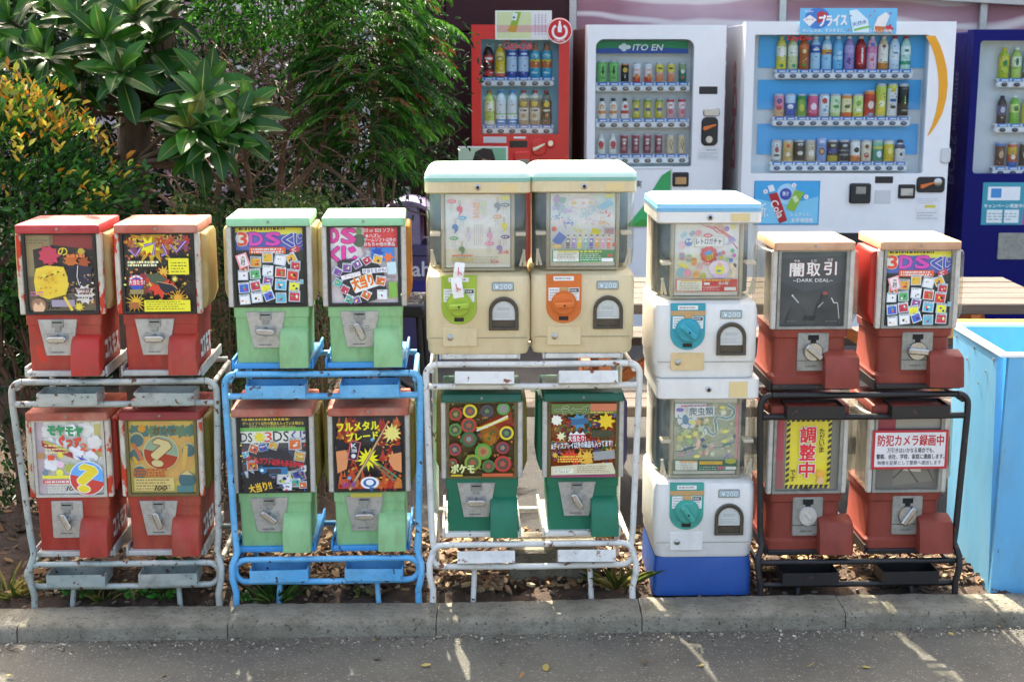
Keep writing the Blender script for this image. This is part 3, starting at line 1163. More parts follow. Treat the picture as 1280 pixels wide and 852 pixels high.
def card_red1(c):
    c.rect(0, 0, 1, 1, '#847a6a').rect(.0, .0, .35, .55, '#a89a78').rect(.4, 0, 1, .22, '#9a3a44')
    c.poly([(.1, .2), (.4, .14), (.98, .2), (.98, .75), (.12, .8)], '#34303a')
    confetti(c, 3, ['#5a4a44', '#8a5a3a', '#4a4450', '#b08a4a', '#7a6a5a'], 60, (.3, .2, 1, .9))
    c.star(.34, .27, .16, '#b23a4c', 9, .75).text('の', .48, .17, .62, .27, '#cdb43c', .04).circ(.82, .22, .05, '#b49a3c')
    c.star(.66, .34, .12, '#b4622c', 8, .6, .4).star(.85, .36, .1, '#9a4a2a', 7, .6)
    c.poly([(.14, .44), (.3, .4), (.55, .42), (.6, .55), (.62, .62), (.56, .78), (.3, .84), (.12, .78), (.1, .6)], '#d8b43a')
    c.stroke([(.2, .57), (.34, .53), (.48, .48)], .02, '#5a4622')
    c.poly([(.6, .4), (.75, .4), (.72, .66), (.6, .62)], '#23222a').poly([(.78, .4), (.97, .42), (.95, .66), (.74, .7)], '#2b2a36')
    c.stroke([(.76, .4), (.74, .55), (.77, .66)], .012, '#c4bfb8')
    c.star(.84, .78, .16, '#c9c2b8', 10, .7).text('220', .78, .7, .92, .76, '#b23a4a', .02)
    c.fine(.04, .73, .26, .8, 2, '#b46a8a', 3)
    c.circ(.15, .92, .11, '#8c6a52').poly([(.07, .93), (.1, .88), (.15, .92), (.19, .87), (.24, .94), (.22, 1), (.07, 1)], '#cfa682')
    confetti(c, 13, ['#8a7a5a', '#c9b04a', '#5a5a74', '#9a5a4a', '#d0c8b0', '#3a3438'], 46, (.55, .5, 1, .95), (.01, .04))
    confetti(c, 14, ['#e0c04a', '#c29a30', '#b88a2c'], 22, (.16, .46, .52, .78), (.02, .05))
    c.fine(.06, .05, .36, .12, 2, '#6a5c44', 4, .5).fine(.62, .24, .95, .3, 1, '#c8703a', 6, .7).fine(.72, .68, .97, .84, 3, '#4a4448', 7, .35)
    c.star(.76, .93, .08, '#cdb63c', 9, .5).rect(.36, .84, .7, .93, '#8f8494').stroke([(.55, .8), (.66, .98)], .04, '#d0b040')


def card_red2(c):
    c.rect(0, 0, 1, 1, '#17110f')
    c.star(.42, .13, .34, '#d8a622', 13, .5, .2, 3)
    burst_bg(c, 5, ['#b4602a', '#c98a3a', '#8a4668', '#c43a22', '#caa23a'], 26, (0, .02, 1, .3), (.05, .11))
    confetti(c, 4, ['#d8a83a', '#c8582a', '#e0c43a', '#8a4a7a', '#b8783a'], 70, (.02, .02, .98, .32))
    confetti(c, 5, ['#d8b83a', '#b83c24', '#e0d060', '#5a3420', '#d87a3a', '#3a3a2a'], 110, (.02, .36, .98, .84), (.01, .04))
    c.star(.4, .15, .16, '#e6c820', 8, .5, .3, 2)
    for p in ([(.12, .2), (.2, .27), (.28, .17)], [(.33, .14), (.5, .1), (.46, .26)], [(.6, .12), (.66, .24), (.58, .27)], [(.72, .13), (.8, .22), (.95, .08)]):
        c.stroke(p, .045, '#3c3478').stroke(p, .018, '#b48ab4')
    c.fine(.08, .33, .6, .41, 2, '#e6d9a8', 9, .7)
    burst_bg(c, 8, ['#b43a22', '#d9a03a', '#6a3a1e', '#d8c25a', '#7c3440'], 20, (.2, .42, .95, .78), (.05, .12))
    c.star(.18, .87, .17, '#caa02a', 14, .3, 0, 5).star(.8, .82, .16, '#c9922a', 14, .3, 0, 6)
    c.star(.55, .66, .2, '#c23a24', 9, .6, .1, 7).poly([(.35, .5), (.55, .5), (.66, .58), (.5, .65), (.4, .6)], '#46503a')
    c.poly([(.5, .6), (.72, .64), (.8, .7), (.62, .76), (.55, .7)], '#20242c').stroke([(.5, .6), (.72, .64), (.8, .7)], .008, '#d9a06a')
    c.rect(.68, .3, .98, .51, '#dcc92c').fine(.72, .34, .95, .49, 4, '#4a4420', 4, .3)
    c.circ(.2, .61, .11, '#e8dcd8').circ(.2, .63, .1, '#2f4aa0').rect(.09, .57, .31, .65, '#b8243a').text('大当たり!', .09, .575, .32, .64, '#f4f0ec', .03)
    c.text('人人人', .1, .5, .3, .56, '#d84a5a', .02)
    c.rect(.1, .7, .3, .76, '#8a7a50').rect(.08, .87, .22, .95, '#9a5a2a')
    c.rect(.3, .84, .98, .99, '#dcc92c').fine(.33, .85, .95, .97, 4, '#5a5222', 6, .3)


GAMES = ['#3f9c8c', '#d0642c', '#e8e4e0', '#7a4a8a', '#c43c34', '#3a5ab0', '#e2cf3a', '#58a4b8', '#b4344a', '#d8a03a', '#4a9a5a', '#cfd8dc']


def games(c, cells, seed=3):
    q = random.Random(seed)
    for u, v, w, r in cells:
        col = q.choice(GAMES)
        h = w * c.W / c.H
        c.rect(u - w / 2, v - h / 2, u + w / 2, v + h / 2, q.choice(['#b4bcc0', '#a8b2b4', '#c4c8c6']), r)
        c.rect(u - w * .41, v - h * .3, u + w * .41, v + h * .42, col, r)
        for _ in range(3):
            c.circ(u + q.uniform(-.22, .22) * w, v + h * q.uniform(-.12, .28), w * q.uniform(.07, .16), q.choice(['#f0e2b0', '#d84a3a', '#2c3a70', '#e8e8e4', '#e6c23a', '#342a3a', '#6a9a4a']), h * q.uniform(.05, .14), 7)
        c.fine(u - w * .36, v - h * .46, u + w * .36, v - h * .33, 1, '#6a6a70', q.randint(0, 99), .5)


def card_3ds(c):
    c.rect(0, 0, 1, 1, '#27332f').rect(0, 0, 1, .3, '#4a5fae').rect(0, 0, 1, .07, '#d8c430').fine(.05, .008, .95, .045, 1, '#3a3226', 2, .7).rect(.5, .05, 1, .1, '#e0cf52')
    c.circ(.1, .15, .1, '#f0ead8').text('3', .04, .07, .17, .24, '#d43a2a', .05, out='#f0e8b0', ow=.06)
    c.text('D', .21, .075, .40, .235, '#c83ca6', .09, out='#3f2a7a', ow=.05).text('S', .45, .075, .66, .235, '#c83ca6', .09, out='#3f2a7a', ow=.05)
    c.text('く', .70, .09, .86, .25, '#3b48a4', .10, out='#eeeaf4', ow=.08).text('じ', .88, .09, 1.0, .25, '#3b48a4', .08, out='#eeeaf4', ow=.06)
    c.rect(.2, .26, .74, .345, '#d8542a').fine(.23, .27, .72, .338, 2, '#f6e6d8', 7, .6)
    c.rect(.8, .26, .95, .33, '#b4344a', 20).text('く', .83, .27, .9, .32, '#eee', .05)
    games(c, [(.29, .45, .17, -3), (.47, .39, .16, 0), (.66, .42, .18, -12), (.82, .4, .15, 25), (.88, .50, .15, -4), (.12, .52, .14, 0), (.1, .62, .15, 0), (.28, .6, .16, 3), (.47, .56, .16, -4), (.66, .58, .16, -5),
              (.84, .62, .18, -6), (.11, .78, .16, 5), (.28, .75, .16, 8), (.47, .69, .15, -10), (.44, .79, .16, 10), (.66, .74, .17, -5), (.86, .76, .16, -6), (.12, .93, .16, 5), (.3, .9, .17, 6), (.48, .88, .15, 20), (.66, .91, .16, 0), (.86, .89, .17, -3), (.98, .7, .07, 0)], 5)
    c.rect(.03, .33, .2, .51, '#e08a90', 18).rect(.055, .345, .175, .495, '#f0c9c6', 18).vtext('大当り', .085, .36, .145, .485, '#2b1a1c', .03)


def card_dskuji(c):
    c.rect(0, 0, 1, 1, '#cfc6cc')
    q = random.Random(4)
    for _ in range(20):
        c.rect(*(lambda a, b: (a, b, a + q.uniform(.05, .18), b + q.uniform(.04, .12)))(q.uniform(0, .82), q.uniform(.02, .86)), q.choice(['#b8a0a8', '#e6dfe0', '#9a8f9a', '#d8b8bc']), q.uniform(-30, 30))
    c.rect(0, 0, .4, .45, '#e2d8dc').rect(.5, .0, 1, .27, '#c93a40').circ(.43, .18, .1, '#4a5a4a').circ(.42, .06, .05, '#6a8a5a')
    c.text('D', .0, .03, .12, .2, '#d03a8e', .1, out='#6a2a8a', ow=.04).text('S', .17, .03, .37, .21, '#d03a8e', .1, out='#6a2a8a', ow=.04)
    c.text('く', .0, .26, .13, .46, '#d03a8e', .1, out='#6a2a8a', ow=.04).text('じ', .18, .26, .38, .46, '#d03a8e', .1, out='#6a2a8a', ow=.04)
    c.text('DS or 3DS ソフト', .5, .02, .95, .07, '#f4e6e4', .02).text('★ハズレ', .52, .09, .75, .14, '#f4e6e4', .02).text('ゲームソフト以外の', .5, .145, .98, .195, '#f4e6e4', .02).text('おもちゃ他の景品', .5, .2, .96, .25, '#f4e6e4', .02)
    c.rect(.6, .27, .95, .45, '#3a78b8').star(.7, .34, .1, '#2c4a9a', 7, .6).star(.86, .4, .09, '#d86a3a', 6, .5).star(.9, .55, .07, '#4a9a5a', 6, .5).rect(.84, .46, .98, .62, '#b8cfd8', 4).rect(.86, .72, .99, .93, '#7aa84a', 3)
    c.poly([(.1, .45), (.2, .42), (.62, .42), (.78, .55), (.84, .9), (.5, 1), (.2, .95), (.08, .7)], '#3a3638')
    games(c, [(.24, .53, .14, -4), (.39, .48, .13, 30), (.54, .43, .13, 35), (.7, .42, .14, -14), (.1, .58, .13, -30), (.1, .72, .12, -30), (.2, .81, .13, -28), (.27, .94, .13, -25), (.74, .7, .15, -8), (.76, .88, .15, 0), (.52, .88, .14, -30), (.38, .95, .12, 20)], 8)
    c.rect(.15, .6, .45, .66, '#efe8e8', 14).text('ゲームソフト', .2, .59, .46, .645, '#c05a5a', .0, 14).rect(.47, .53, .84, .595, '#efe8ee', 4).text('が当たるかも?', .48, .535, .83, .59, '#38306a', .02, 4)
    c.poly([(.28, .7), (.6, .58), (.66, .74), (.72, .76), (.5, .82), (.36, .86)], '#ece6e0').text('大当り', .31, .63, .63, .79, '#d8622a', .05, 16, '#e8c84a', .03)


def question(c, u, v, r, top, low, qcol, qout):
    rv = r * c.W / c.H
    c.circ(u, v, r * 1.06, '#e8e6e2').circ(u, v, r, top, n=30)
    n = 18
    c.poly([(u + r * math.cos(math.pi * i / n + .25), v + rv * math.sin(math.pi * i / n + .25)) for i in range(n + 1)], low)
    c.text('?', u - r * .5, v - rv * .78, u + r * .5, v + rv * .8, qcol, .07, -8, qout, .05)


def card_moya(c):
    c.rect(0, 0, 1, 1, '#d9d2cc').rect(0, .0, .12, 1, '#b9a8b4').rect(.88, .05, 1, .5, '#b8b070')
    for u, v, r in ((.2, .15, .12), (.75, .12, .13), (.88, .3, .12), (.2, .3, .1), (.8, .5, .12), (.22, .58, .12), (.4, .3, .1), (.6, .42, .12), (.55, .12, .1)):
        for d in range(5):
            a = d * 1.256
            c.circ(u + r * .55 * math.cos(a), v + r * .45 * math.sin(a), r * .52, '#a8a2a6')
        for d in range(5):
            a = d * 1.256
            c.circ(u + r * .55 * math.cos(a), v + r * .45 * math.sin(a), r * .49, '#efecea')
    c.text('モヤモヤ', .2, .06, .72, .19, '#2a8a52', .08, -3, '#1d5a3a', .02)
    c.text('ぐっず', .36, .2, .68, .34, '#c8442c', .08, -8, '#7c2a1a', .02).text('2', .68, .3, .78, .39, '#d0562c', .08, -8).circ(.88, .39, .03, '#d0442c').circ(.97, .39, .03, '#d0442c')
    c.poly([(.1, .25), (.55, .42), (.56, .5), (.1, .33)], '#8c2c34').poly([(.12, .24), (.5, .38), (.5, .42), (.12, .28)], '#a8963a').fine(.14, .3, .5, .44, 3, '#d8c088', 5, .4)
    c.star(.37, .45, .06, '#d8c03a', 8).rect(.18, .45, .28, .52, '#c84a2c').rect(.03, .42, .12, .5, '#a87a4a').circ(.36, .58, .055, '#e0b0bc').circ(.34, .69, .055, '#e0cf4a').circ(.13, .69, .05, '#6a7a86').star(.5, .63, .1, '#9aa04a', 8, .6)
    c.poly([(.6, .46), (.78, .52), (.68, .52)], '#4a4a9a')
    c.rect(.08, .73, .52, .77, '#e0c83a').rect(.08, .79, .58, .84, '#c45a52').fine(.1, .86, .5, .99, 4, '#9a938e', 3, .35).fine(.12, .795, .5, .835, 1, '#f0d8d4', 4)
    question(c, .76, .77, .26, '#5a98cc', '#b83a30', '#e6bc2c', '#f0e6c0')


def card_question(c):
    c.rect(0, 0, 1, 1, '#d8c88c').rect(.0, .2, 1, .6, '#d9cf7c').circ(.5, .45, .5, '#dcb48a', n=30)
    q = random.Random(2)
    c.rect(.02, .08, .98, .2, '#c8bc90')
    for i in range(7):
        u = .1 + i * .14
        c.star(u, .15 + .01 * (i % 2), .11, ['#4a86a8', '#3f7ea6', '#5a8a94'][i % 3], 6, .7, i, i)
    c.circ(.2, .12, .06, '#d0a04a').text('ガシャ', .36, .1, .72, .2, '#6a5a3a', .05)
    for u, v in ((.12, .26), (.1, .46), (.14, .7), (.86, .8), (.9, .4)):
        c.circ(u, v, .11, '#b9bfb4').circ(u, v + .02, .1, '#3f74a8')
    c.stroke([(.05, .32), (.14, .44), (.18, .55)], .06, '#c87a6a').stroke([(.86, .35), (.84, .5), (.8, .68)], .07, '#d8bc82').stroke([(.05, .5), (.12, .6)], .05, '#d8b04a')
    c.circ(.86, .82, .13, '#3672a8').poly([(.76, .75), (.86, .7), (.96, .76)], '#d8d6c8')
    question(c, .48, .45, .26, '#8ab4c8', '#aa3a3c', '#e2dcc8', '#8a4a44')
    c.fine(.05, .66, .6, .78, 3, '#c4663c', 7, .7).rect(.05, .79, .66, .97, '#d9d2b4').fine(.08, .8, .62, .96, 4, '#9a7a6a', 8, .4).rect(.7, .9, .95, .99, '#4a8cc0').fine(.04, .985, .95, 1, 1, '#6a9ab0')


def card_ds3ds(c):
    c.rect(0, 0, 1, 1, '#4a4448').rect(0, 0, 1, .17, '#211d22').rect(.0, .15, 1, .2, '#5aa848')
    c.fine(.03, .02, .8, .055, 1, '#d8b42c', 3, .8).text('ゲームソフト以外の景品も入っている場合も', .04, .07, .97, .115, '#d8c43a', .02).text('必ずゲームソフトが出るとは限りません', .14, .12, .85, .155, '#d8c43a', .0)
    c.rect(0, .2, 1, .36, '#d8d2cc').text('DS', .0, .22, .18, .345, '#2b292c', .02).star(.29, .28, .1, '#e0c430', 9, .6).text('3', .37, .21, .48, .345, '#d4402c', .02).text('DS', .5, .2, .74, .34, '#2b292c', .02).text('くじ', .78, .2, 1.0, .32, '#4a3f8e', .06)
    games(c, [(.2, .43, .15, -20), (.34, .41, .14, 10), (.5, .39, .14, -20), (.83, .37, .2, 0), (.9, .54, .17, -12), (.88, .8, .2, 18), (.17, .66, .17, 3), (.13, .78, .14, 20), (.3, .87, .15, 10), (.65, .83, .22, -3), (.83, .9, .14, 0), (.95, .7, .1, 0), (.94, .93, .12, 3), (.08, .5, .1, 10), (.45, .84, .12, -14), (.7, .95, .14, 0)], 14)
    confetti(c, 8, ['#c8c8c4', '#8a8a90', '#c83a3a', '#3a6aa8', '#e0c84a', '#5a5058'], 90, (0, .36, 1, 1), (.01, .035))
    c.rect(.26, .45, .74, .62, '#2c292e').rect(.28, .66, .72, .76, '#2c6a92').rect(.4, .68, .62, .75, '#38343a').rect(.3, .53, .5, .55, '#4a464c').circ(.33, .7, .025, '#b8d8e4')
    c.text('ゲームソフト以外もあるかも!!', .1, .545, .97, .635, '#b8202c', .06, -7)
    c.star(.28, .94, .3, '#1d1a1c', 12, .75, 0, 4).text('大当り!!', .12, .87, .47, .99, '#e0a82c', .05, 12)


def card_blade(c):
    c.rect(0, 0, 1, 1, '#1d1519')
    q = random.Random(9)
    for _ in range(46):
        side = q.choice([0, 1])
        u = q.uniform(0, .3) if side == 0 else q.uniform(.68, 1)
        v = q.uniform(.04, .95)
        w = q.uniform(.04, .09)
        u = min(max(u, w), 1 - w)
        c.poly([(u - w, v + .06), (u - w * .3, v - .02), (u, v - .09), (u + w * .4, v - .01), (u + w, v + .05), (u, v + .1)], q.choice(['#b8281e', '#d04a22', '#c83a1e', '#8c1c1c', '#de6a2a']))
    for i in range(9):
        u = .06 + i * .11
        c.poly([(u - .08, 1), (u - .03, .86), (u, .74 + .05 * (i % 3)), (u + .05, .88), (u + .08, 1)], ['#d0562a', '#c03a1e', '#de8038'][i % 3])
    confetti(c, 9, ['#e86a2a', '#c8301e', '#f0a03a', '#8c1c1c', '#2a1c20'], 110, (0, .05, .34, 1), (.012, .045))
    confetti(c, 10, ['#e86a2a', '#c8301e', '#f0a03a', '#8c1c1c', '#2a1c20'], 110, (.64, .05, 1, 1), (.012, .045))
    c.poly([(.0, .38), (.1, .36), (.2, .48), (.16, .68), (.02, .74)], '#c98252').poly([(1, .38), (.86, .44), (.8, .58), (.88, .7), (1, .74)], '#c98252')
    c.poly([(.02, .26), (.2, .34), (.16, .42), (.0, .44)], '#16131a').poly([(1, .36), (.84, .38), (.88, .48), (1, .46)], '#16131a')
    c.star(.86, .2, .16, '#d8c46a', 12, .55, 0, 2).star(.49, .55, .19, '#e6cc1c', 13, .5, .1, 8)
    c.stroke([(.2, .97), (.5, .52), (.8, .05)], [.05, .045, .02], '#8a6844').stroke([(.2, .97), (.5, .52), (.8, .05)], [.015, .015, .008], '#c4a274')
    c.stroke([(.5, .56), (.9, .86)], [.02, .05], '#7a5a3c').stroke([(.6, .58), (.92, .8)], [.015, .035], '#4a7a52')
    c.text('フルメタル', .03, .04, .66, .155, '#e8cc1e', .07, 3).text('ブレード', .17, .18, .65, .285, '#e8cc1e', .07, 5)
    c.rect(.2, .3, .36, .56, '#c05a68', -12).rect(.215, .31, .345, .55, '#221a20', -12).text('K', .24, .33, .32, .39, '#d8d4d4', .03).text('当', .24, .4, .32, .45, '#d8d4d4', .03).circ(.27, .5, .035, '#c8c4c4')
    c.star(.56, .28, .035, '#5a9ac4', 5, .6).star(.2, .8, .035, '#5a9ac4', 5, .6).text('ド', .1, .86, .2, .94, '#7a3a8a', .06).text('ガ', .22, .85, .3, .93, '#7a3a8a', .06)
    c.circ(.51, .87, .14, '#dcdcdc', .085).circ(.51, .87, .1, '#2a5a8c', .06).circ(.51, .865, .06, '#dfe4e8', .04).rect(.34, .95, .62, .985, '#20202a').poly([(.5, .93), (.58, .93), (.53, .99)], '#2a5a8c')


def card_balls(c):
    c.rect(0, 0, 1, 1, '#4a3a1e')
    c.poly([(.4, .35), (.95, .1), (1, .35), (.6, .5)], '#a83432').circ(.62, .45, .16, '#a8702a', .14).circ(.62, .5, .1, '#c08a24')
    confetti(c, 6, ['#a83c28', '#5a8a34', '#c8a02c', '#3c5a34', '#8a3a34', '#6a5a2c', '#c86a2c'], 150, (0, 0, 1, .96), (.015, .06))
    q = random.Random(6)
    for u, v, r, a, b in ((.1, .14, .1, '#a03024', '#4a4a28'), (.32, .1, .11, '#c8b024', '#4a4e48'), (.58, .1, .1, '#4a4048', '#3c3a3c'), (.83, .07, .1, '#4a8a34', '#7a7e70'), (.3, .29, .12, '#a8322a', '#3c4a32'), (.09, .35, .1, '#4a7a34', '#3c4a38'),
                          (.88, .4, .11, '#c8b428', '#3c4044'), (.3, .48, .12, '#2a5a38', '#6a4a34'), (.08, .62, .1, '#98342c', '#4a3a4c'), (.52, .65, .13, '#4a8a2c', '#8a7a44'), (.82, .6, .1, '#8a3030', '#4a3a4a'), (.36, .8, .13, '#7a8a2c', '#3c5a2c'),
                          (.82, .82, .13, '#a8302a', '#4a3c30'), (.6, .85, .1, '#3a6a34', '#5a4a34'), (.05, .8, .07, '#a0382c', '#4a4030')):
        c.circ(u, v, r, a).circ(u, v, r * .7, b).star(u, v, r * .45, q.choice(['#8a7a4a', '#5a7a44', '#9a4a34', '#7a7a78']), 5, .6, q.random() * 3)
    c.rect(.42, .24, .92, .285, '#b8a82c', 22).fine(.42, .3, .6, .34, 1, '#d8d020', 4)
    c.stroke([(.42, .36), (.66, .27), (.9, .16)], .03, '#c8c2a8')
    c.text('ポケモ', .03, .82, .38, .94, '#c4c884', .08, 0, '#2c3a22', .05).rect(.02, .96, .2, .985, '#b8a02c').rect(.5, .95, .98, .99, '#b8522a')


def card_deep(c):
    c.rect(0, 0, 1, 1, '#a84a24')
    q = random.Random(12)
    for _ in range(70):
        c.rect(*(lambda a, b: (a, b, a + q.uniform(.06, .2), b + q.uniform(.03, .1)))(q.uniform(0, .8), q.uniform(.12, .78)), q.choice(['#a8321c', '#c85a22', '#6a4a54', '#5a3a6a', '#4a6a3a', '#b4742a', '#4a3a24', '#2f5a6a', '#7a6a34']), q.uniform(-25, 25))
    confetti(c, 7, ['#d8381c', '#e87a2a', '#5a4a8a', '#3a7a5a', '#e0b83a', '#2f6a8a', '#8a2c3a'], 170, (0, .13, 1, .84), (.012, .05))
    c.rect(0, 0, 1, .14, '#5a6a34').rect(.6, .0, 1, .1, '#b86a4a').text('ーディープ', .06, .03, .58, .14, '#3c5a34', .08, 0, '#c8c49a', .05).fine(.6, .1, .97, .13, 1, '#d8b44a', 3)
    c.star(.84, .24, .14, '#d8b024', 8, .6).star(.42, .24, .14, '#3a7a9a', 7, .6).rect(.3, .2, .56, .28, '#2f5a7a', 6).rect(.62, .36, .95, .46, '#3a3a24').star(.08, .22, .09, '#e0d8c0', 9, .75).star(.15, .44, .08, '#d8cc9a', 7, .5)
    c.rect(.27, .42, .52, .52, '#a8202c').poly([(.27, .42), (.3, .38), (.34, .41), (.39, .37), (.44, .41), (.49, .38), (.52, .42)], '#e0d4d0').text('大当たり!', .26, .43, .53, .51, '#f0e8e4', .04)
    c.text('&ディスプレイ以外の商品も入ってます!', .0, .51, .94, .6, '#ece4dc', .03, 3, '#2a1a1a', .04)
    burst_bg(c, 15, ['#c8381c', '#d86a24', '#8a2c24', '#d8a03a'], 14, (0, .6, 1, .84), (.06, .13))
    c.rect(.65, .64, .98, .76, '#8a8a86', 6).fine(.1, .7, .6, .8, 3, '#d8c44a', 7, .5)
    c.poly([(.0, .85), (.94, .8), (.99, .92), (.99, .96), (.0, .97)], '#c0b898').rect(.04, .88, .34, .945, '#d8d4bc').fine(.05, .885, .33, .94, 3, '#7a7464', 8, .4).fine(.4, .84, .92, .94, 4, '#8a7a5c', 9, .4).rect(0, .97, 1, 1, '#8a3a5a')


def card_dark(c):
    c.rect(0, 0, 1, 1, '#2b3136').rect(.0, .0, 1, .12, '#3f4a52').poly([(.0, .1), (1, .06), (1, .4), (.4, .55), (0, .4)], '#333b42')
    c.text('やみ', .21, .115, .3, .15, '#e4e2e0', .03).text('とり', .47, .115, .55, .15, '#e4e2e0', .03).text('ひき', .72, .1, .8, .135, '#e4e2e0', .03)
    for ch, a, b, d in (('闇', .15, .36, .0), ('取', .41, .61, -.005), ('引', .67, .86, -.02)):
        c.text(ch, a, .165 + d, b, .335 + d, '#e8e4e2', .035, 0, '#9a3a3c', .03)
    c.text('~DARK DEAL~', .2, .365, .81, .41, '#d8d6d4', .0)
    c.poly([(.55, .98), (.58, .74), (.64, .64), (.68, .6), (.74, .6), (.8, .66), (.9, .72), (.93, .98)], '#20252a').circ(.7, .6, .055, '#1c2024').circ(.7, .56, .04, '#8e3a36', .022)
    c.stroke([(.6, .75), (.68, .68)], .012, '#a8adb0').stroke([(.8, .62), (.84, .69), (.9, .69)], .014, '#c8cccc').stroke([(.9, .7), (.93, .9)], .012, '#a8adb0').stroke([(.2, .59), (.3, .69)], .018, '#a4aaac').circ(.2, .59, .016, '#b8bcbc')
    c.poly([(.1, .98), (.16, .8), (.28, .7), (.4, .76), (.44, .98)], '#22282c').fine(.12, .93, .28, .94, 1, '#7a8084').fine(.72, .93, .9, .94, 1, '#7a8084')


def card_adjust(c):
    c.rect(0, 0, 1, 1, '#6c6a62').rect(.02, .02, .14, .98, '#8a4a4a').rect(.0, .0, .13, .6, '#9a2c40')
    a, b, t, w = .17, .88, .05, .98
    c.rect(a, t, b, w, '#e0c22c')
    for i in range(9):                                                  # hazard stripes round the edge
        u = a + (b - a) * (i + .1) / 9
        c.poly([(u, t), (u + .05, t), (u + .03, t + .05), (u - .02, t + .05)] if i else [(u, t), (u + .05, t), (u + .03, t + .05), (a, t + .05)], '#1d1a16')
        c.poly([(max(u, a), w - .05), (u + .05, w - .05), (u + .03, w), (max(u - .02, a), w)], '#1d1a16')
    for i in range(11):
        v = t + .05 + (w - t - .12) * i / 11
        c.poly([(a, v + .03), (a + .055, v), (a + .055, v + .04), (a, v + .07)], '#1d1a16')
        c.poly([(b - .055, v + .03), (b, v), (b, v + .04), (b - .055, v + .07)], '#1d1a16')
    c.vtext('調整中', .38, .15, .62, .84, '#c8262a', .05, '#f4ece0', .06).vtext('ただいま', .68, .18, .76, .5, '#231d18', .03).vtext('です', .24, .72, .32, .88, '#231d18', .03)
    c.circ(.72, .78, .06, '#d8923c').circ(.72, .87, .055, '#c8a070')


def card_notice(c):
    c.rect(0, 0, 1, 1, '#5a5650').rect(.0, .0, .3, .55, '#8a2438').rect(.3, .0, 1, .2, '#8f8c86').poly([(.3, .6), (.9, .58), (.96, .9), (.3, .96)], '#6a665e').poly([(.4, .64), (.7, .6), (.74, .78), (.45, .76)], '#b0ada6').stroke([(.3, .86), (.5, .7), (.7, .92)], .03, '#3a3630').stroke([(.75, .6), (.95, .9)], .02, '#403c36')


def notice_sheet(root):
    c = Card(-.112, .118, .238, .352, -.0145, '#c22a34')
    c.rect(.035, .06, .965, .94, '#e6e2e0')
    c.text('防犯カメラ録画中', .07, .12, .94, .4, '#c4262c', .04)
    c.text('万引きはいかなる場合でも、', .2, .45, .82, .58, '#1a1818', .02).text('警察、会社、学校、家庭に連絡します。', .06, .61, .96, .74, '#1a1818', .02).text('映像を証拠として警察へ提出します', .08, .78, .92, .89, '#1a1818', .0)
    c.build(root, 'notice_sheet')


# ------------------------------------------------------------------ place racks and small machines
def xat(px, py, Y=4.07):
    return at(px, py, Y)[0]


ZU1, ZL1 = .684, .134
rack('grey tube rack with rusty teal patches holding the four red capsule machines', -1.452, -.862, ZU1, ZL1, 'rack_grey', 'rack_pan_grey', (-1.298, -1.02), (-1.305, -1.035), lean=(.02, .0))
ZU2, ZL2 = .702, .14
rack('sky blue tube rack holding the four mint green capsule machines', -.838, -.268, ZU2, ZL2, 'rack_blue', 'rack_blue_pan', (-.7, -.428), (-.708, -.425))
ZU3, ZL3 = .726, .178
rack('white tube rack with rust stains under the two cream capsule machines', -.252, .376, ZU3, ZL3, 'rack_white', 'rack_white', (-.094, .21), (-.09, .212), tilt=-.35)
ZU4, ZL4 = .624, .108
rack('black tube rack holding the brick red capsule machines beside the blue box', .738, 1.362, ZU4, ZL4, 'rack_black', 'rack_black', (.885, 1.198), (.89, 1.196), style='bars')

GR = 'small capsule machines on the tube racks'
RP = dict(body='red_paint', trim='flaked_trim', logo=True)
small('red capsule machine with bright red lid and a dark card showing a yellow shape', GR, -1.298, ZU1 + .016, card_red1, lid='red_lid', bins=('yellowed', 'yellowed'), knob=0, window='window_smoke', price=hand(.28, .905), pmat='steel', chute='red_bright', **RP)
small('red capsule machine with sun-bleached lid and a black card full of yellow bursts', GR, -1.02, ZU1 + .016, card_red2, lid='faded_lid', bins=('red_bright', 'yellowed'), knob=0, price=hand(.38, .885), **RP)
small('red capsule machine with faded lid and a white card lettered in green', GR, -1.305, ZL1 + .016, card_moya, lid='faded_lid', bins=('yellowed', 'red_bright'), plate='square', knob=65, price=hand(.42, .89), fmat='silver_trim', **RP)
small('red capsule machine with dark red lid and a pale card of one large question mark', GR, -1.035, ZL1 + .016, card_question, lid='maroon_lid', bins=('olive_plastic', 'olive_plastic'), knob=72, window='window_amber', price=hand(.36, .9), fmat='amber_frame', **RP)
GP = dict(body='mint_paint', trim='silver_trim')
small('mint green capsule machine with green lid and a blue-topped card of game labels', GR, -.7, ZU2 + .016, card_3ds, lid='mint_lid', bins=('yellowed', 'yellowed'), knob=5, price=hand(.36, .9), **GP)
small('mint green capsule machine with green lid and a grey card with pink letters', GR, -.428, ZU2 + .016, card_dskuji, lid='mint_lid', bins=('yellowed', 'orange_plastic'), knob=66, price=hand(.38, .9), **GP)
small('mint green capsule machine with brown lid and a dark card of game photos', GR, -.708, ZL2 + .016, card_ds3ds, lid='faded_lid', bins=('olive_plastic', 'olive_plastic'), knob=38, price=hand(.38, .9), **GP)
small('mint green capsule machine with brown lid and a fiery card of crossed swords', GR, -.425, ZL2 + .016, card_blade, lid='faded_lid', bins=('olive_plastic', 'olive_plastic'), knob=0, sticker=(-.058, .036, .15, .163, '#c8b84a'), **GP)
DP = dict(body='deep_green', lid='deep_green_lid', trim='silver_trim', window='window_amber', fmat='amber_frame')
small('dark green capsule machine with an olive card of round red and green emblems', GR, -.09, ZL3 + .016, card_balls, bins=('olive_plastic', 'olive_plastic'), knob=0, price=hand(.42, .885), **DP)
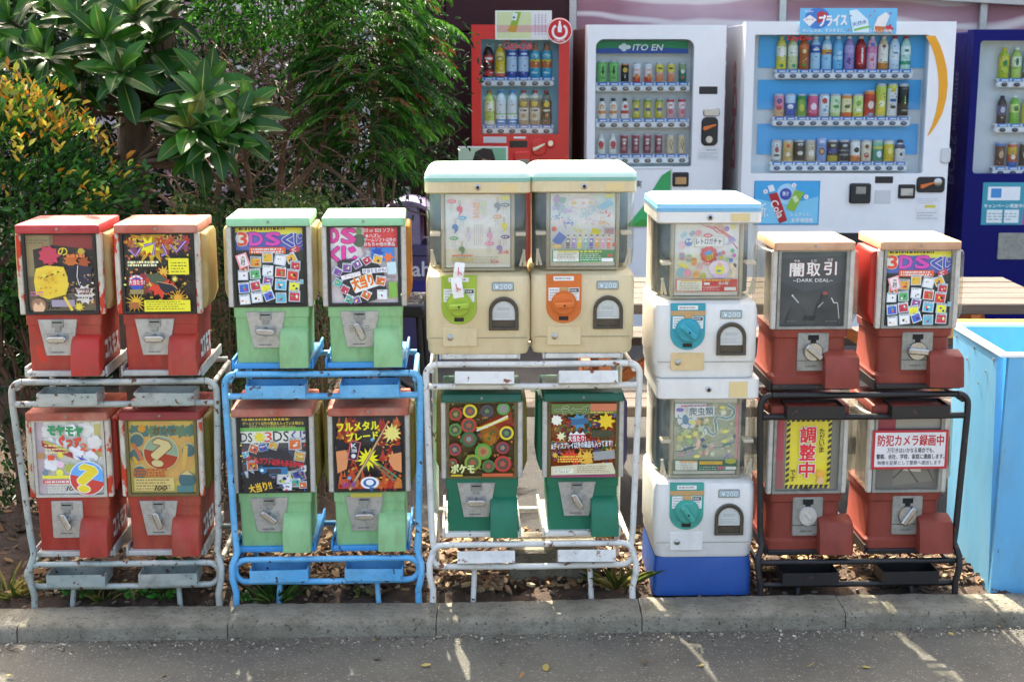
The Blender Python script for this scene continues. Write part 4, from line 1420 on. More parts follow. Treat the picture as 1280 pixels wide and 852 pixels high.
small('dark green capsule machine with a crowded orange card and one purple side bin', GR, .212, ZL3 + .016, card_deep, bins=('deep_green', 'purple_plastic'), knob=60, price=hand(.38, .87), **DP)
BP = dict(body='brick_paint', trim='silver_trim', style='B', plate='square', pmat='dull_steel')
small('brick red capsule machine with beige lid and a black card with white writing', GR, .885, ZU4 + .016, card_dark, lid='brick_lid', bins=('bin_clear', 'bin_clear'), knob=40, price=hand(.38, .86), fmat='dull_steel', **BP)
small('brick red capsule machine with beige lid and one red side bin', GR, 1.198, ZU4 + .016, card_3ds, lid='brick_lid', bins=('red_bright', 'bin_clear'), knob=5, fmat='dull_steel', **BP)
small('brick red capsule machine with a yellow hazard-striped card and no turning handle', GR, .89, ZL4 + .016, card_adjust, lid='brick_paint', bins=('bin_clear', 'bin_clear'), knob=50, tall=1.06, fmat='dull_steel', price=hand(.42, .95, .8), bare=True, **BP)
nm = small('brick red capsule machine with a white notice framed in red', GR, 1.196, ZL4 + .016, card_notice, lid='brick_paint', bins=('bin_clear', 'bin_clear'), knob=-55, tall=1.06, fmat='dull_steel', **BP)
notice_sheet(nm)


# ------------------------------------------------------------------ tall capsule machines
def comma(c, u, v, r, col, cord='#b49a78', flip=1):
    c.stroke([(u - .01, v - r * 2.6), (u - .004, v - r * .8)], .009, cord).stroke([(u + .016, v - r * 2.6), (u + .01, v - r * .8)], .009, cord)
    pts = [(u + r * math.cos(a), v + r * .9 * math.sin(a)) for a in [math.radians(d) for d in range(-200, 31, 21)]]
    pts += [(u + r * .75, v + r * 1.1), (u + r * .1, v + r * 1.8), (u - r * .5, v + r * 2.1), (u + r * .05, v + r * 1.2), (u - r * .2, v + r * .8)]
    c.poly(pts if flip > 0 else [(2 * u - a, b) for a, b in pts], col)


def poster_magatama(c):
    c.rect(0, 0, 1, 1, '#e9f0ec').rect(0, 0, .3, .5, '#dceae6').rect(0, .78, 1, 1, '#d9d4c0').circ(.48, .22, .17, '#f0d4da')
    c.vtext('勾玉', .42, .09, .52, .33, '#e6b48a', .06, '#f6ece0', .04).vtext('守り', .54, .08, .64, .3, '#cfe0b4', .06, '#eef4e6', .04).rect(.86, .01, .98, .07, '#e6e070')
    for u, v, col, tu, tv, tc in ((.22, .2, '#d85a6c', .1, .09, '#e07a86'), (.15, .46, '#4a78b8', .26, .33, '#5aa6cc'), (.35, .58, '#c6bfd2', 0, 0, None), (.68, .58, '#cf9ab8', .68, .7, '#dc7aa0'), (.8, .15, '#7d848e', .92, .14, '#6e7884'),
                              (.9, .44, '#e2cf34', .8, .31, '#e8a064'), (.25, .78, '#4f7a48', .13, .62, '#4f9a68'), (.83, .76, '#8d76ae', .92, .6, '#5a3a86')):
        comma(c, u, v, .047, col)
        if tc:
            c.circ(tu, tv, .07, tc, .028).fine(tu - .05, tv - .012, tu + .05, tv + .012, 1, '#fff', 3)
            for k in range(3):
                c.fine(tu - .03 + k * .024, tv + .04, tu - .02 + k * .024, tv + .13, 9, '#9aa09c', k, .5)
    for k in range(5):
        c.fine(.44 + k * .03, .42, .452 + k * .03, .72, 20, '#a89c94', k, .5)
    c.text('全8種', .84, .8, .97, .845, '#d84a6a', .03).rect(.1, .86, .42, .88, '#d86a3a').rect(.1, .91, .42, .945, '#e0c24a').fine(.1, .88, .95, .99, 5, '#8c8c7c', 5, .35).rect(.7, .935, .81, .975, '#c8323c').text('200円', .71, .94, .8, .97, '#fff', .02)


def poster_bottles(c):
    c.rect(0, 0, 1, 1, '#eef2f2').rect(0, 0, .3, .35, '#d6e8ec').poly([(.6, 0), (1, 0), (1, .3)], '#cfe4ee').rect(0, .7, .2, .8, '#f0dcb8')
    q = random.Random(3)
    for _ in range(18):
        c.circ(q.uniform(.04, .25), q.uniform(.05, .24), q.uniform(.02, .05), q.choice(['#a8c8c4', '#c8b4d8', '#8ab8a4', '#b8a4cc']))
    c.circ(.48, .13, .23, '#f0d0d4', .08).circ(.48, .13, .2, '#f6ece4', .065).circ(.36, .13, .045, '#dcc480', .03).circ(.5, .13, .03, '#e4b8c0', .025).circ(.62, .13, .035, '#d8c894', .03).rect(.85, .0, .97, .05, '#e6e27a')
    for u, v, col in ((.5, .3, '#a4ccd8'), (.6, .25, '#a4ccd8'), (.7, .2, '#a4ccd8'), (.3, .24, '#c4b4d8'), (.28, .41, '#4f78c0'), (.47, .52, '#dcd040'), (.64, .4, '#d8b0c8'), (.82, .4, '#e0a860'), (.86, .28, '#dc8088'), (.15, .36, '#e0c4cc'), (.1, .3, '#8494c0')):
        for _ in range(16):
            c.star(u + q.gauss(0, .045), v + q.gauss(0, .03), .016, col, 5, .5, q.random() * 3)
    c.rect(.74, .1, .95, .19, '#86b8cc', 30).rect(.62, .49, .76, .57, '#c8c030', -10).rect(.82, .47, .97, .57, '#a89ca4').text('CAPSULE', .84, .5, .96, .55, '#c83a3c', .02)
    c.rect(.06, .55, .2, .72, '#3f68b4', -38).circ(.05, .49, .04, '#d8705c').circ(.97, .72, .03, '#c85a4c').circ(.1, .74, .06, '#e6b878', .03)
    for i, col in enumerate(['#6a5c5e', '#9a84c0', '#d8cc38', '#7cb8b4', '#5a5aae', '#dc9c3c', '#dc96bc', '#dc7060']):
        u = .265 + i * .089
        c.poly([(u - .032, .745), (u - .024, .62), (u + .03, .62), (u + .024, .745)], col).rect(u - .01, .57, u + .022, .61, '#8a7a68').rect(u - .012, .6, u + .024, .625, '#d8dcdc').rect(u - .02, .65, u + .018, .68, '#f0f0ea', -8).circ(u - .005, .765, .03, col, .012)
    c.rect(.02, .79, .98, .965, '#2f8a50').rect(.035, .8, .43, .955, '#e2e4da').rect(.1, .8, .43, .825, '#d8d060').fine(.1, .83, .42, .95, 5, '#8c9084', 4, .35).fine(.45, .8, .85, .83, 1, '#e0dc5a', 5, .8).fine(.45, .84, .8, .95, 4, '#cfe4d4', 6, .4).rect(.78, .91, .96, .96, '#e0e4de').rect(.87, .855, .95, .89, '#d84a4c')


def poster_retro(c):
    c.rect(0, 0, 1, 1, '#e6e0d8').rect(.02, .0, .98, .8, '#f0ece4').poly([(.02, .42), (.4, .42), (.46, .5), (.46, .79), (.02, .79)], '#ece2c8').poly([(.6, .4), (.98, .38), (.98, .79), (.5, .79), (.5, .56)], '#f0e2dc')
    for u0, v0, u1, v1 in ((.42, .0, .66, .12), (.5, .0, .9, .2), (.6, .02, .98, .36)):
        c.stroke([(u0, v0), ((u0 + u1) / 2 + .05, (v0 + v1) / 2), (u1, v1)], .02, '#d0707a')
    for k in range(6):
        c.stroke([(.64 + k * .02, .0), (.68 + k * .018, .14)], .008, '#d88a5a')
    c.circ(.8, .06, .04, '#9a86c4').circ(.88, .22, .05, '#a898c8').circ(.9, .03, .04, '#e0dc8a').stroke([(.8, .3), (.95, .22)], .03, '#b8acd0')
    c.rect(.08, .12, .19, .18, '#a8ccd8', 38).rect(.22, .1, .31, .16, '#9aa8c0', 40).circ(.36, .12, .06, '#dc98a8', .04).circ(.11, .3, .06, '#f0b8c4').circ(.21, .26, .06, '#5a80bc').circ(.19, .24, .02, '#fff').circ(.24, .24, .02, '#fff')
    c.rect(.3, .17, .76, .33, '#c8c09c').rect(.315, .18, .745, .32, '#f6f2e6').text('レトロガチャ', .33, .2, .72, .29, '#4a4038', .03).circ(.51, .16, .07, '#d85a68', .032).text('昭和', .47, .145, .55, .175, '#fff', .03)
    c.star(.53, .44, .14, '#d04448', 10, .86).poly([(.44, .42), (.54, .37), (.6, .41), (.5, .46)], '#4a90cc').poly([(.44, .42), (.5, .46), (.5, .54), (.45, .5)], '#d8692c').poly([(.5, .46), (.6, .41), (.6, .49), (.5, .54)], '#d4c030')
    for k in (1, 2):
        c.stroke([(.5 + k * .033, .455 - k * .016), (.5 + k * .033, .535 - k * .016)], .006, '#7a5a20').stroke([(.5, .46 + k * .027), (.6, .41 + k * .027)], .006, '#7a5a20')
    c.rect(.45, .55, .64, .59, '#d04448').fine(.46, .555, .63, .585, 1, '#fff', 3)
    for u, v, col, c2 in ((.11, .47, '#8aa4b8', '#c88a9a'), (.22, .5, '#c8b0a0', '#8ab49a'), (.3, .55, '#dca04a', '#d8884a'), (.39, .62, '#c49ab0', '#d8a4b4'), (.34, .74, '#d8923c', '#e0b04a'), (.45, .77, '#a4a83c', '#c0b84a')):
        c.rect(u - .04, v - .045, u + .04, v + .03, col).circ(u, v + .03, .04, c2, .022).circ(u, v - .045, .04, c2, .016)
    c.stroke([(.05, .57), (.14, .6), (.22, .63)], [.02, .06, .01], '#e2d44a').circ(.1, .7, .07, '#7cb0c4').circ(.2, .71, .06, '#dc8aa4')
    c.circ(.69, .64, .16, '#e0d0ea', .12).circ(.7, .66, .08, '#e6dc3c').circ(.7, .59, .035, '#e0b490').circ(.69, .68, .035, '#5a9aa8', .02)
    for u, v, col in ((.7, .43, '#7a86c0'), (.75, .41, '#c8645c'), (.72, .48, '#c8b83c'), (.89, .38, '#5aa884'), (.92, .45, '#cc6ab0'), (.87, .52, '#5a80c0'), (.81, .5, '#a8c08a'), (.93, .6, '#5a4a4a')):
        c.circ(u, v, .032, col)
    c.stroke([(.86, .58), (.93, .68), (.9, .78)], .07, '#e8cfb4').rect(.6, .73, .8, .78, '#c4b0d8')
    c.rect(.02, .8, .98, .985, '#c0242e').rect(.035, .81, .43, .975, '#e2dfcf').rect(.1, .815, .43, .835, '#d8b93a').fine(.08, .84, .42, .965, 5, '#8a8478', 5, .35).fine(.45, .805, .97, .83, 1, '#e8b43c', 6, .8).text('全6種', .68, .84, .84, .885, '#f0dcd8', .02).fine(.45, .9, .75, .97, 3, '#f0c4c0', 7, .4).rect(.78, .92, .96, .97, '#e8e6e2').rect(.46, .85, .55, .885, '#f0e6e4')


def lizard(c, u, v, s, col, ang=0.):
    ca, sa = math.cos(ang), math.sin(ang)
    T = lambda p: (u + s * (p[0] * ca - p[1] * sa), v + s * (p[0] * sa + p[1] * ca) * c.W / c.H)
    for w, cc in ((1.7, '#f4f2ea'), (1., col)):
        e = .03 * s * (w - 1)
        c.stroke([T(p) for p in ((-1, .45), (-1.05, .2), (-.8, .05), (-.4, .12), (-.1, 0), (.2, -.06), (.5, -.08), (.75, -.12))], [.02 * s + e, .04 * s + e, .06 * s + e, .1 * s + e, .2 * s + e, .2 * s + e, .12 * s + e, .05 * s + e], cc)
        for a, b, d in (((.3, -.05), (.38, -.28), (.46, -.34)), ((.3, -.02), (.4, .18), (.52, .22)), ((-.15, 0), (-.22, -.22), (-.3, -.26)), ((-.15, .05), (-.1, .26), (-.2, .34))):
            c.stroke([T(a), T(b), T(d)], [.07 * s + e, .05 * s + e, .06 * s + e], cc)


def poster_reptile(c):
    c.rect(0, 0, 1, 1, '#b4baa2')
    q = random.Random(7)
    for _ in range(80):
        c.circ(q.uniform(.05, .95), q.uniform(.03, .78), q.uniform(.02, .05), q.choice(['#c4c89a', '#d4d0b0', '#a4b08c', '#e2e0c8', '#c8d0a4', '#b8b48a']))
    c.rect(0, 0, .5, .2, '#e6e4e0').text('爬虫類', .22, .05, .6, .16, '#5a7480', .02, 2, '#f4f4f0', .07).text('爬虫類', .22, .05, .6, .16, '#56717e', .02, 2).fine(.1, .02, .55, .05, 1, '#d86a94', 3, .8).circ(.08, .09, .06, '#7a6ac0', .028).circ(.2, .24, .16, '#eaece6', .12)
    S = [(.83, .02), (.87, .05), (.93, .08), (.94, .14), (.9, .2), (.82, .22), (.74, .2), (.67, .19), (.64, .24), (.66, .34), (.67, .42), (.62, .46), (.56, .43), (.52, .36), (.48, .34), (.46, .38), (.49, .46)]
    c.stroke(S, .06, '#f2f2ec').stroke(S, [.02] + [.034] * 14 + [.02, .008], '#4a7c7a').stroke(S, .008, '#86aca0')
    c.circ(.17, .24, .05, '#4a84a4', .06).circ(.16, .19, .035, '#4a84a4').stroke([(.13, .28), (.08, .31), (.12, .35), (.07, .38)], .02, '#4a84a4').stroke([(.2, .28), (.25, .31), (.21, .35), (.27, .37)], .02, '#4a84a4').stroke([(.13, .22), (.06, .2), (.05, .16)], .015, '#4a84a4').stroke([(.2, .22), (.27, .21)], .015, '#4a84a4')
    for u, v, col in ((.09, .5, '#c8c468'), (.16, .44, '#b8cc7a'), (.33, .44, '#dcd478'), (.24, .55, '#8ab87c'), (.38, .27, '#d8b080'), (.5, .25, '#d4c8a4'), (.42, .36, '#b8c8b0')):
        c.star(u, v, .07, col, 6, .5, q.random() * 3, q.randint(0, 40))
    lizard(c, .2, .66, .22, '#2c5a70', -.1)
    c.stroke([(.4, .6), (.98, .46)], .01, '#8a9a90').rect(.44, .6, .52, .64, '#2c5a80').rect(.42, .5, .48, .55, '#2f4a86', 30).poly([(.36, .5), (.42, .54), (.4, .64), (.34, .62)], '#e4b8a8')
    lizard(c, .82, .6, .2, '#2f7078', -.15)
    for u, v, col in ((.1, .74, '#c880ac'), (.25, .73, '#9a86c0'), (.47, .72, '#d87aa0'), (.6, .64, '#e08cb0'), (.85, .76, '#8a6ac0')):
        c.stroke([(u - .06, v + .03), (u + .05, v - .04)], .016, col).stroke([(u - .03, v - .03), (u + .03, v + .03)], .012, col)
    for u, v in ((.28, .26), (.22, .47), (.8, .4), (.36, .76), (.75, .05), (.79, .54)):
        c.circ(u, v, .05, '#e2dc6a', .024)
    c.rect(.2, .03, .62, .175, '#eceae4').text('爬虫類', .22, .045, .6, .165, '#4a6a7a', .03, 2)
    c.star(.97, .47, .05, '#2a4a64', 6, .5).rect(.965, .0, 1, .8, '#c87888')
    c.rect(.0, .81, 1, .97, '#1c5a44').rect(.015, .82, .37, .96, '#e6e4d4').rect(.08, .82, .37, .845, '#d89a5a').fine(.1, .85, .36, .95, 4, '#a8a288', 5, .4).rect(.4, .83, .77, .88, '#d8a824').circ(.9, .83, .09, '#a8b02c', .04).fine(.4, .9, .95, .96, 2, '#a8c8bc', 7, .4).rect(.7, .91, .79, .945, '#d85a6a').rect(.82, .91, .99, .955, '#dfe2dc')


def big(label, x, z, body, top, band, mech, dial_ang, poster, W=.152, seg=(.24, .472, .505, .54), tape=False, panel=None, papers=False, dy=0., gp='tall capsule machines with round front windows', lidless=False, dome='dome_clear', dsh=.0):
    """tall capsule machine: lower housing, bulging clear hopper, cap"""
    h1, h2, h3, h4 = seg
    root = thing('capsule_machine', label, 'capsule machine', (x, front_y(x) - .03 + dy, z), YAW * .6, gp)
    D = .34
    m = MB()
    R = .028
    m.loft([ring(-W + .008, W - .008, .012, D, R, 0, 6), ring(-W + .004, W - .004, .006, D, R, .012, 6), ring(-W + .004, W - .004, .006, D, R, .034, 6), ring(-W + .0, W - .0, .0, D, R, .046, 6), ring(-W, W, -.002, D, R, h1 - .03, 6), ring(-W + .003, W - .003, .004, D, R, h1 - .01, 6), ring(-W + .012, W - .012, .02, D, R, h1, 6)])
    m.build('housing', body, root, ang=40)
    m = MB()
    m.box(-W + .012, W - .012, .2, D - .005, h1, h2)
    m.build('back_panel', body, root, ang=0)
    # bulging clear window
    n = 9
    rings = []
    for i in range(n + 1):
        t = i / n
        zz = h1 - .006 + (h2 - h1 + .006) * t
        bul = math.sin(math.pi * min(1, t * .5 + .46)) if t > .08 else .86
        low = min(1, .80 + .2 * math.sin(min(1, t / .16) * math.pi / 2))
        w_ = (W - .004) * low
        yf = .004 - .016 * math.sin(math.pi * min(1, t + .05)) + (1 - low) * .16
        rings.append(ring(-w_, w_, yf, .205, .035, zz, 6))
    m = MB()
    m.loft(rings, caps=False)
    m.build('clear_hopper', dome, root, ang=60)
    m = MB()                                                          # dull inner drum seen either side of the poster
    pts = []
    for i in range(13):
        a = math.radians(180 + 15 * i)
        pts.append((.143 * math.cos(a) * (W / .152), .15 + .095 * math.sin(a)))
    m.loft([[(px_, py_, h1 + .012) for px_, py_ in pts], [(px_, py_, h2 - .006) for px_, py_ in pts]])
    m.build('inner_drum', 'hopper_blue', root, ang=60)
    pw = .094 * W / .152
    m = MB()
    for sx in (-1, 1):
        a, b = sorted((sx * (pw + .002), sx * (pw + .012)))
        m.box(a, b, .02, .05, h1 + .012, h2 - .004, .003)
    m.box(-pw - .012, pw + .012, .022, .05, h1 + .004, h1 + .0118, .002)
    m.build('poster_holder', 'pale_plastic', root, ang=30)
    c = Card(-pw, pw, h1 + .014, h2 - .006, .03, '#f2f0ea')
    Card.GAIN = 1.2
    poster_area = Card(-pw, pw, h1 + .024, h2 - .008 - dsh, .0298)
    poster(poster_area)
    Card.GAIN = 1.0
    o = c.sheet.build('display_card', 'print', root, ang=0)
    poster_area.m.build('print', 'print', o, ang=0)
    for sx in (-1, 1):                                                # moulded clasps
        m = MB()
        m.prism(rrect(*sorted((sx * (pw + .014), sx * (W - .014))), (h1 + h2) / 2 - .006, (h1 + h2) / 2 + .004, .003, 2), -.015, .03, bev=.002)
        m.build('window_clasp', 'pale_plastic', root, ang=40)
        for k in (0, 1):
            m = MB()
            m.tube([(sx * (W - .03 + k * .012), -.002, h1 + .022), (sx * (W - .018 - k * .002 + k * .014 * 0), -.006, h1 + .07)], .004, 6)
            m.build('window_rib', 'pale_plastic', root, ang=60)
    # cap
    m = MB()
    m.loft([ring(-W + .004, W - .004, -.006, D, .02, h2 - .001, 6), ring(-W, W, -.012, D, .022, h2 + .003, 6), ring(-W, W, -.012, D, .022, h3 - .0005, 6)])
    cap = m.build('cap_band', body, root, ang=40)
    m = MB()
    m.lathe([(.0085, 0), (.0085, .004), (.006, .006), (0, .006)], (.0, -.0115, (h2 + h3) / 2 + .001), 16, 'y')
    m.build('lock', 'chrome', cap, ang=40)
    m = MB()
    m.lathe([(.0045, 0), (.0045, .0012), (0, .0012)], (.0, -.0176, (h2 + h3) / 2 + .001), 12, 'y')
    m.build('keyhole', 'slot_dark', cap, ang=40)
    m = MB()
    m.box(.06, .115, -.0132, -.0125, h2 + .006, h3 - .006, col='#e0c890')
    m.build('faded_label', 'print', cap, ang=0)
    if not lidless:
        m = MB()
        m.loft([ring(-W - .001, W + .001, -.013, D, .022, h3, 6), ring(-W - .001, W + .001, -.013, D, .022, h3 + .010, 6)])
        m.build('lid_band', band, root, ang=40)
        m = MB()
        m.loft([ring(-W, W, -.012, D, .022, h3 + .0102, 6), ring(-W + .001, W - .001, -.010, D, .022, h3 + .022, 6), ring(-W + .008, W - .008, .0, D - .004, .022, h4 - .006, 6), ring(-W + .02, W - .02, .016, D - .012, .02, h4, 6)])
        m.build('lid', top, root, ang=50)
    # coin mechanism
    a, b = -W * .70, -W * .03
    cx = (a + b) / 2
    r = (b - a) / 2
    zb = h1 * .37 + r
    P = [(cx + r * math.cos(math.radians(d)), zb + r * .95 * math.sin(math.radians(d))) for d in range(180, 361, 12)] + [(b, h1 - .006), (a, h1 - .006)]
    m = MB()
    m.prism(P, -.0068, .01, bev=.002)
    mo = m.build('coin_plate', mech, root, ang=30)
    cd = Card(a, b, zb - r, h1 - .006, -.0072)
    cd.rect(.2, .03, .78, .12, '#e8e6e0').fine(.25, .045, .73, .105, 1, '#8a8a86', 3)
    cd.poly([(.06, .26), (.94, .26), (.94, .52), (.82, .53), (.72, .42), (.28, .42), (.18, .53), (.06, .52)], '#e6e6e0').fine(.1, .28, .4, .5, 4, '#8f938e', 6, .35).fine(.62, .36, .92, .5, 3, '#8f938e', 7, .35).rect(.66, .275, .92, .35, '#4a4a4c').fine(.68, .285, .9, .34, 1, '#c8c8c4', 5, .6)
    cd.rect(.36, .84, .63, .92, '#15140f')
    if tape:
        cd.rect(.0, .14, 1, .24, '#c29a66')
    cd.m.build('mechanism_print', 'print', mo, ang=0)['kind'] = 'stuff'
    zc = h1 * .37 + r * 1.2
    m = MB()
    m.lathe([(r * .74, 0), (r * .74, .004), (r * .66, .0045), (r * .64, .014), (r * .56, .02), (r * .2, .021), (0, .021)], (0, 0, 0), 26, 'y')
    m.prism(rrect(-r * .56, r * .56, -.0085, .0085, .005, 4), -.04, -.019, bev=.004)
    dl = m.build('turn_dial', mech, mo, ang=40, loc=(cx, -.0076, zc))
    dl.rotation_euler = (0, math.radians(dial_ang), 0)
    m = MB()
    m.lathe([(.003, 0), (.003, .0012), (0, .0012)], (cx, -.0478, zc), 8, 'y')
    m.build('dial_screw', 'slot_dark', mo, ang=0)
    m = MB()
    m.prism(rrect(cx - .013, cx + .013, zc + r * .70, zc + r * .70 + .013, .005, 3), -.013, -.0076, bev=.002)
    m.build('coin_slot', 'tan_tape', mo, ang=30)
    # price plate
    m = MB()
    m.prism(rrect(W * .26, W * .68, h1 - .05, h1 - .025, .004, 3), -.006, .004, bev=.0015)
    pp = m.build('price_plate', 'dull_steel', root, ang=30)
    pc = Card(W * .28, W * .66, h1 - .047, h1 - .028, -.0063, '#fff', thick=.0001)
    pc.rect(0, 0, 1, 1, '#a8c0c4').text('¥200', .08, .1, .94, .9, '#e8eeee', .03, 0, '#4a6a78', .07)
    pc.m.build('price_lettering', 'print', pp, ang=0)
    # arched delivery door
    dx0, dx1 = W * .2, W * .77
    rr = (dx1 - dx0) / 2
    dcx = (dx0 + dx1) / 2
    zb0, zt = h1 * .31, h1 * .31 + .078

    def arch(x0, x1, z0, rad, zc_):
        return [(x0, z0), (x1, z0)] + [((x0 + x1) / 2 + rad * math.cos(math.radians(d)), zc_ + rad * math.sin(math.radians(d))) for d in range(0, 181, 15)]
    m = MB()
    A1, A2, A3 = arch(dx0, dx1, zb0, rr, zb0 + .055), arch(dx0 + .003, dx1 - .003, zb0 + .003, rr - .003, zb0 + .055), arch(dx0 + .010, dx1 - .010, zb0 + .008, rr - .010, zb0 + .055)
    m.loft([[(a_, y_, b_) for a_, b_ in P_] for P_, y_ in ((A1, .006), (A1, -.010), (A2, -.0125), (A3, -.0115), (A3, -.004))][::-1])
    dr = m.build('delivery_door', 'smoked', root, ang=30)
    m = MB()
    q = rr * .76
    m.prism(arch(dcx - q, dcx + q, zb0 + .03, q, zb0 + .052), -.006, -.0045, col='#c9ccc6')
    m.build('door_label', 'print', dr, ang=0)
    cd = Card(dcx - q, dcx + q, zb0 + .03, zb0 + .08, -.0062)
    cd.fine(.2, .25, .8, .45, 3, '#8a8e8a', 4, .35).fine(.1, .55, .9, .9, 3, '#9a9e9a', 5, .3)
    cd.m.build('door_print', 'print', dr, ang=0)
    # service hatch with lock
    m = MB()
    m.prism(rrect(-W * .68, -W * .03, .026, h1 * .34, .004, 2), -.0038, .012, bev=.0012)
    hp = m.build('service_hatch', panel or body, root, ang=30)
    m = MB()
    m.lathe([(.009, 0), (.009, .003), (.006, .005), (0, .005)], (-W * .54, -.0036, h1 * .22), 16, 'y')
    m.build('lock', 'chrome', hp, ang=40)
    m = MB()
    m.box(-W * .94, W * .94, -.0028, -.0018, .05, .0515, col='#8f8674')
    m.build('moulding_line', 'print', root, ang=0)
    if papers:
        for (zx, zz, w, hh, ry) in ((-.055, h1 + .012, .028, .05, 8), (-.06, h1 - .035, .03, .062, -8)):
            m = MB()
            m.add([(-w / 2, 0, hh / 2), (-w / 2 - .001, -.004, 0), (-w / 2, 0, -hh / 2), (w / 2, .001, -hh / 2), (w / 2 + .001, -.005, 0), (w / 2, .0, hh / 2)], [(0, 1, 4, 5), (1, 2, 3, 4)], '#f0ece8')
            m.add([(-.004, -.0055, .012), (-.002, -.0055, -.012), (.001, -.0055, -.012), (-.001, -.0055, .012)], [(0, 1, 2, 3)], '#d8707c')
            m.add([(.001, -.0055, -.004), (.009, -.0055, -.010), (.0095, -.0055, -.007), (.002, -.0055, .0)], [(0, 1, 2, 3)], '#d8707c')
            o = m.build('paper_slip', 'print', root, ang=0, loc=(zx, -.034, zz))
            o.rotation_euler = (0, math.radians(ry), 0)
    return root


big('cream capsule machine with lime green dial and torn paper slips on its front', -.098, ZU3 + .016, 'cream', 'teal_lid', 'teal_band', 'lime', -5, poster_magatama, papers=True)
big('cream capsule machine with an orange dial', .206, ZU3 + .018, 'cream', 'teal_lid', 'teal_band', 'orange', -3, poster_bottles)
WL = .108
big('white capsule machine with green dial and a reptile poster standing on a blue base', .58, WL, 'white_plastic', 'white_plastic', 'white_plastic', 'sea_green', 55, poster_reptile, W=.152, tape=True, lidless=True, seg=(.242, .497, .556, .57), dsh=.012)
big('white capsule machine with pale blue lid and a toy poster stacked on another machine', .57, WL + .5572, 'white_plastic', 'sky_lid', 'sky_band', 'turquoise', 42, poster_retro, W=.152, tape=True, panel='panel_beige', seg=(.230, .460, .494, .524))
m = MB()
m.loft([ring(-.15, .15, .002, .33, .02, 0), ring(-.148, .148, .004, .33, .02, .1), ring(-.144, .144, .01, .33, .02, .119)])
m.loft([ring(-.15, .15, .06, .26, .02, -.03), ring(-.15, .15, .06, .26, .02, .001)])
tag(m.build('plinth', 'blue_plastic', None, loc=(.58, front_y(.58) - .03, -.012)), 'blue plastic base under the stacked white capsule machines', 'base')
bpy.data.objects['plinth'].rotation_euler = (0, 0, YAW * .6)

# ------------------------------------------------------------------ drinks on show in the vending machines
CAN = [(.8, 0), (1, .04), (1, .91), (.84, .97), (.84, 1)]
BOT = [(.86, 0), (1, .03), (1, .3), (.95, .34), (1, .4), (1, .66), (.93, .74), (.6, .87), (.42, .9), (.42, .925)]
WID = [(.95, 0), (1, .02), (1, .8), (.8, .88), (.45, .92), (.42, .925)]
ALU = [(.86, 0), (1, .03), (1, .62), (.9, .72), (.56, .82), (.5, .84), (.5, .86)]


def drink(kind, label, group, base, bands, cap, marks, loc, rz, h, r):
    prof = {'c': CAN, 'b': BOT, 'w': WID, 'a': ALU}[kind]
    zs = sorted(set([z for _, z in prof] + [z for b in bands for z in b[:2] if 0 < z < prof[-1][1]]))

    def rad(z):
        for (r0, z0), (r1, z1) in zip(prof, prof[1:]):
            if z0 <= z <= z1:
                return r0 + (r1 - r0) * (z - z0) / max(1e-6, z1 - z0)
        return prof[-1][0]

    def colr(z):
        c = base
        if kind == 'c' and (z < .03 or z > .93):
            c = '#b8babb'
        for a, b, q in bands:
            if a <= z < b:
                c = q
        return c
    m = MB()
    m.lathe([(rad(z) * r, z * h) for z in zs], n=14, cols=[colr((a + b) / 2) for a, b in zip(zs, zs[1:])], col='#aaa')
    for z, w, hh, q in marks:
        n = 9
        top, bot = [], []
        for i in range(n):
            t = -1 + 2 * i / (n - 1)
            a = t * w
            e = math.sqrt(max(0, 1 - t * t)) * hh / 2
            R = r * 1.025
            top.append((R * math.sin(a), -R * math.cos(a), (z + e) * h))
            bot.append((R * math.sin(a), -R * math.cos(a), (z - e) * h))
        m.add(bot + top, [(i, i + 1, n + i + 1, n + i) for i in range(n - 1)], q)
    rq = random.Random(len(label) * 7 + int(h * 1e4))
    for _ in range(9):                                                # small print on the label
        z, a0, w = rq.uniform(.1, .7 if kind != 'c' else .85), rq.uniform(-.75, .5), rq.uniform(.1, .4)
        hh, R = rq.uniform(.012, .03), r * 1.035
        q = rq.choice(['#26262c', '#f0f0ec', '#3a3a5a', '#e8e0c8', '#7a2c2c', '#2c5a3c'])
        p = [(R * math.sin(a), -R * math.cos(a)) for a in (a0, a0 + w / 2, a0 + w)]
        m.add([(x_, y_, z * h) for x_, y_ in p] + [(x_, y_, (z + hh) * h) for x_, y_ in p], [(0, 1, 4, 3), (1, 2, 5, 4)], q)
    nm = 'drink_can' if kind == 'c' else 'drink_bottle'
    o = m.build(nm, 'drink', ang=50, loc=loc)
    o.rotation_euler = (0, 0, rz)
    tag(o, label, 'can' if kind == 'c' else 'bottle', group)
    if kind != 'c':
        z0 = prof[-1][1]
        m = MB()
        cr = prof[-1][0] * 1.12
        m.lathe([(cr * r, z0 * h), (cr * r, h * .985), (cr * r * .85, h)], n=12, col=cap)
        m.build('cap', 'drink', o, ang=50)
    return o


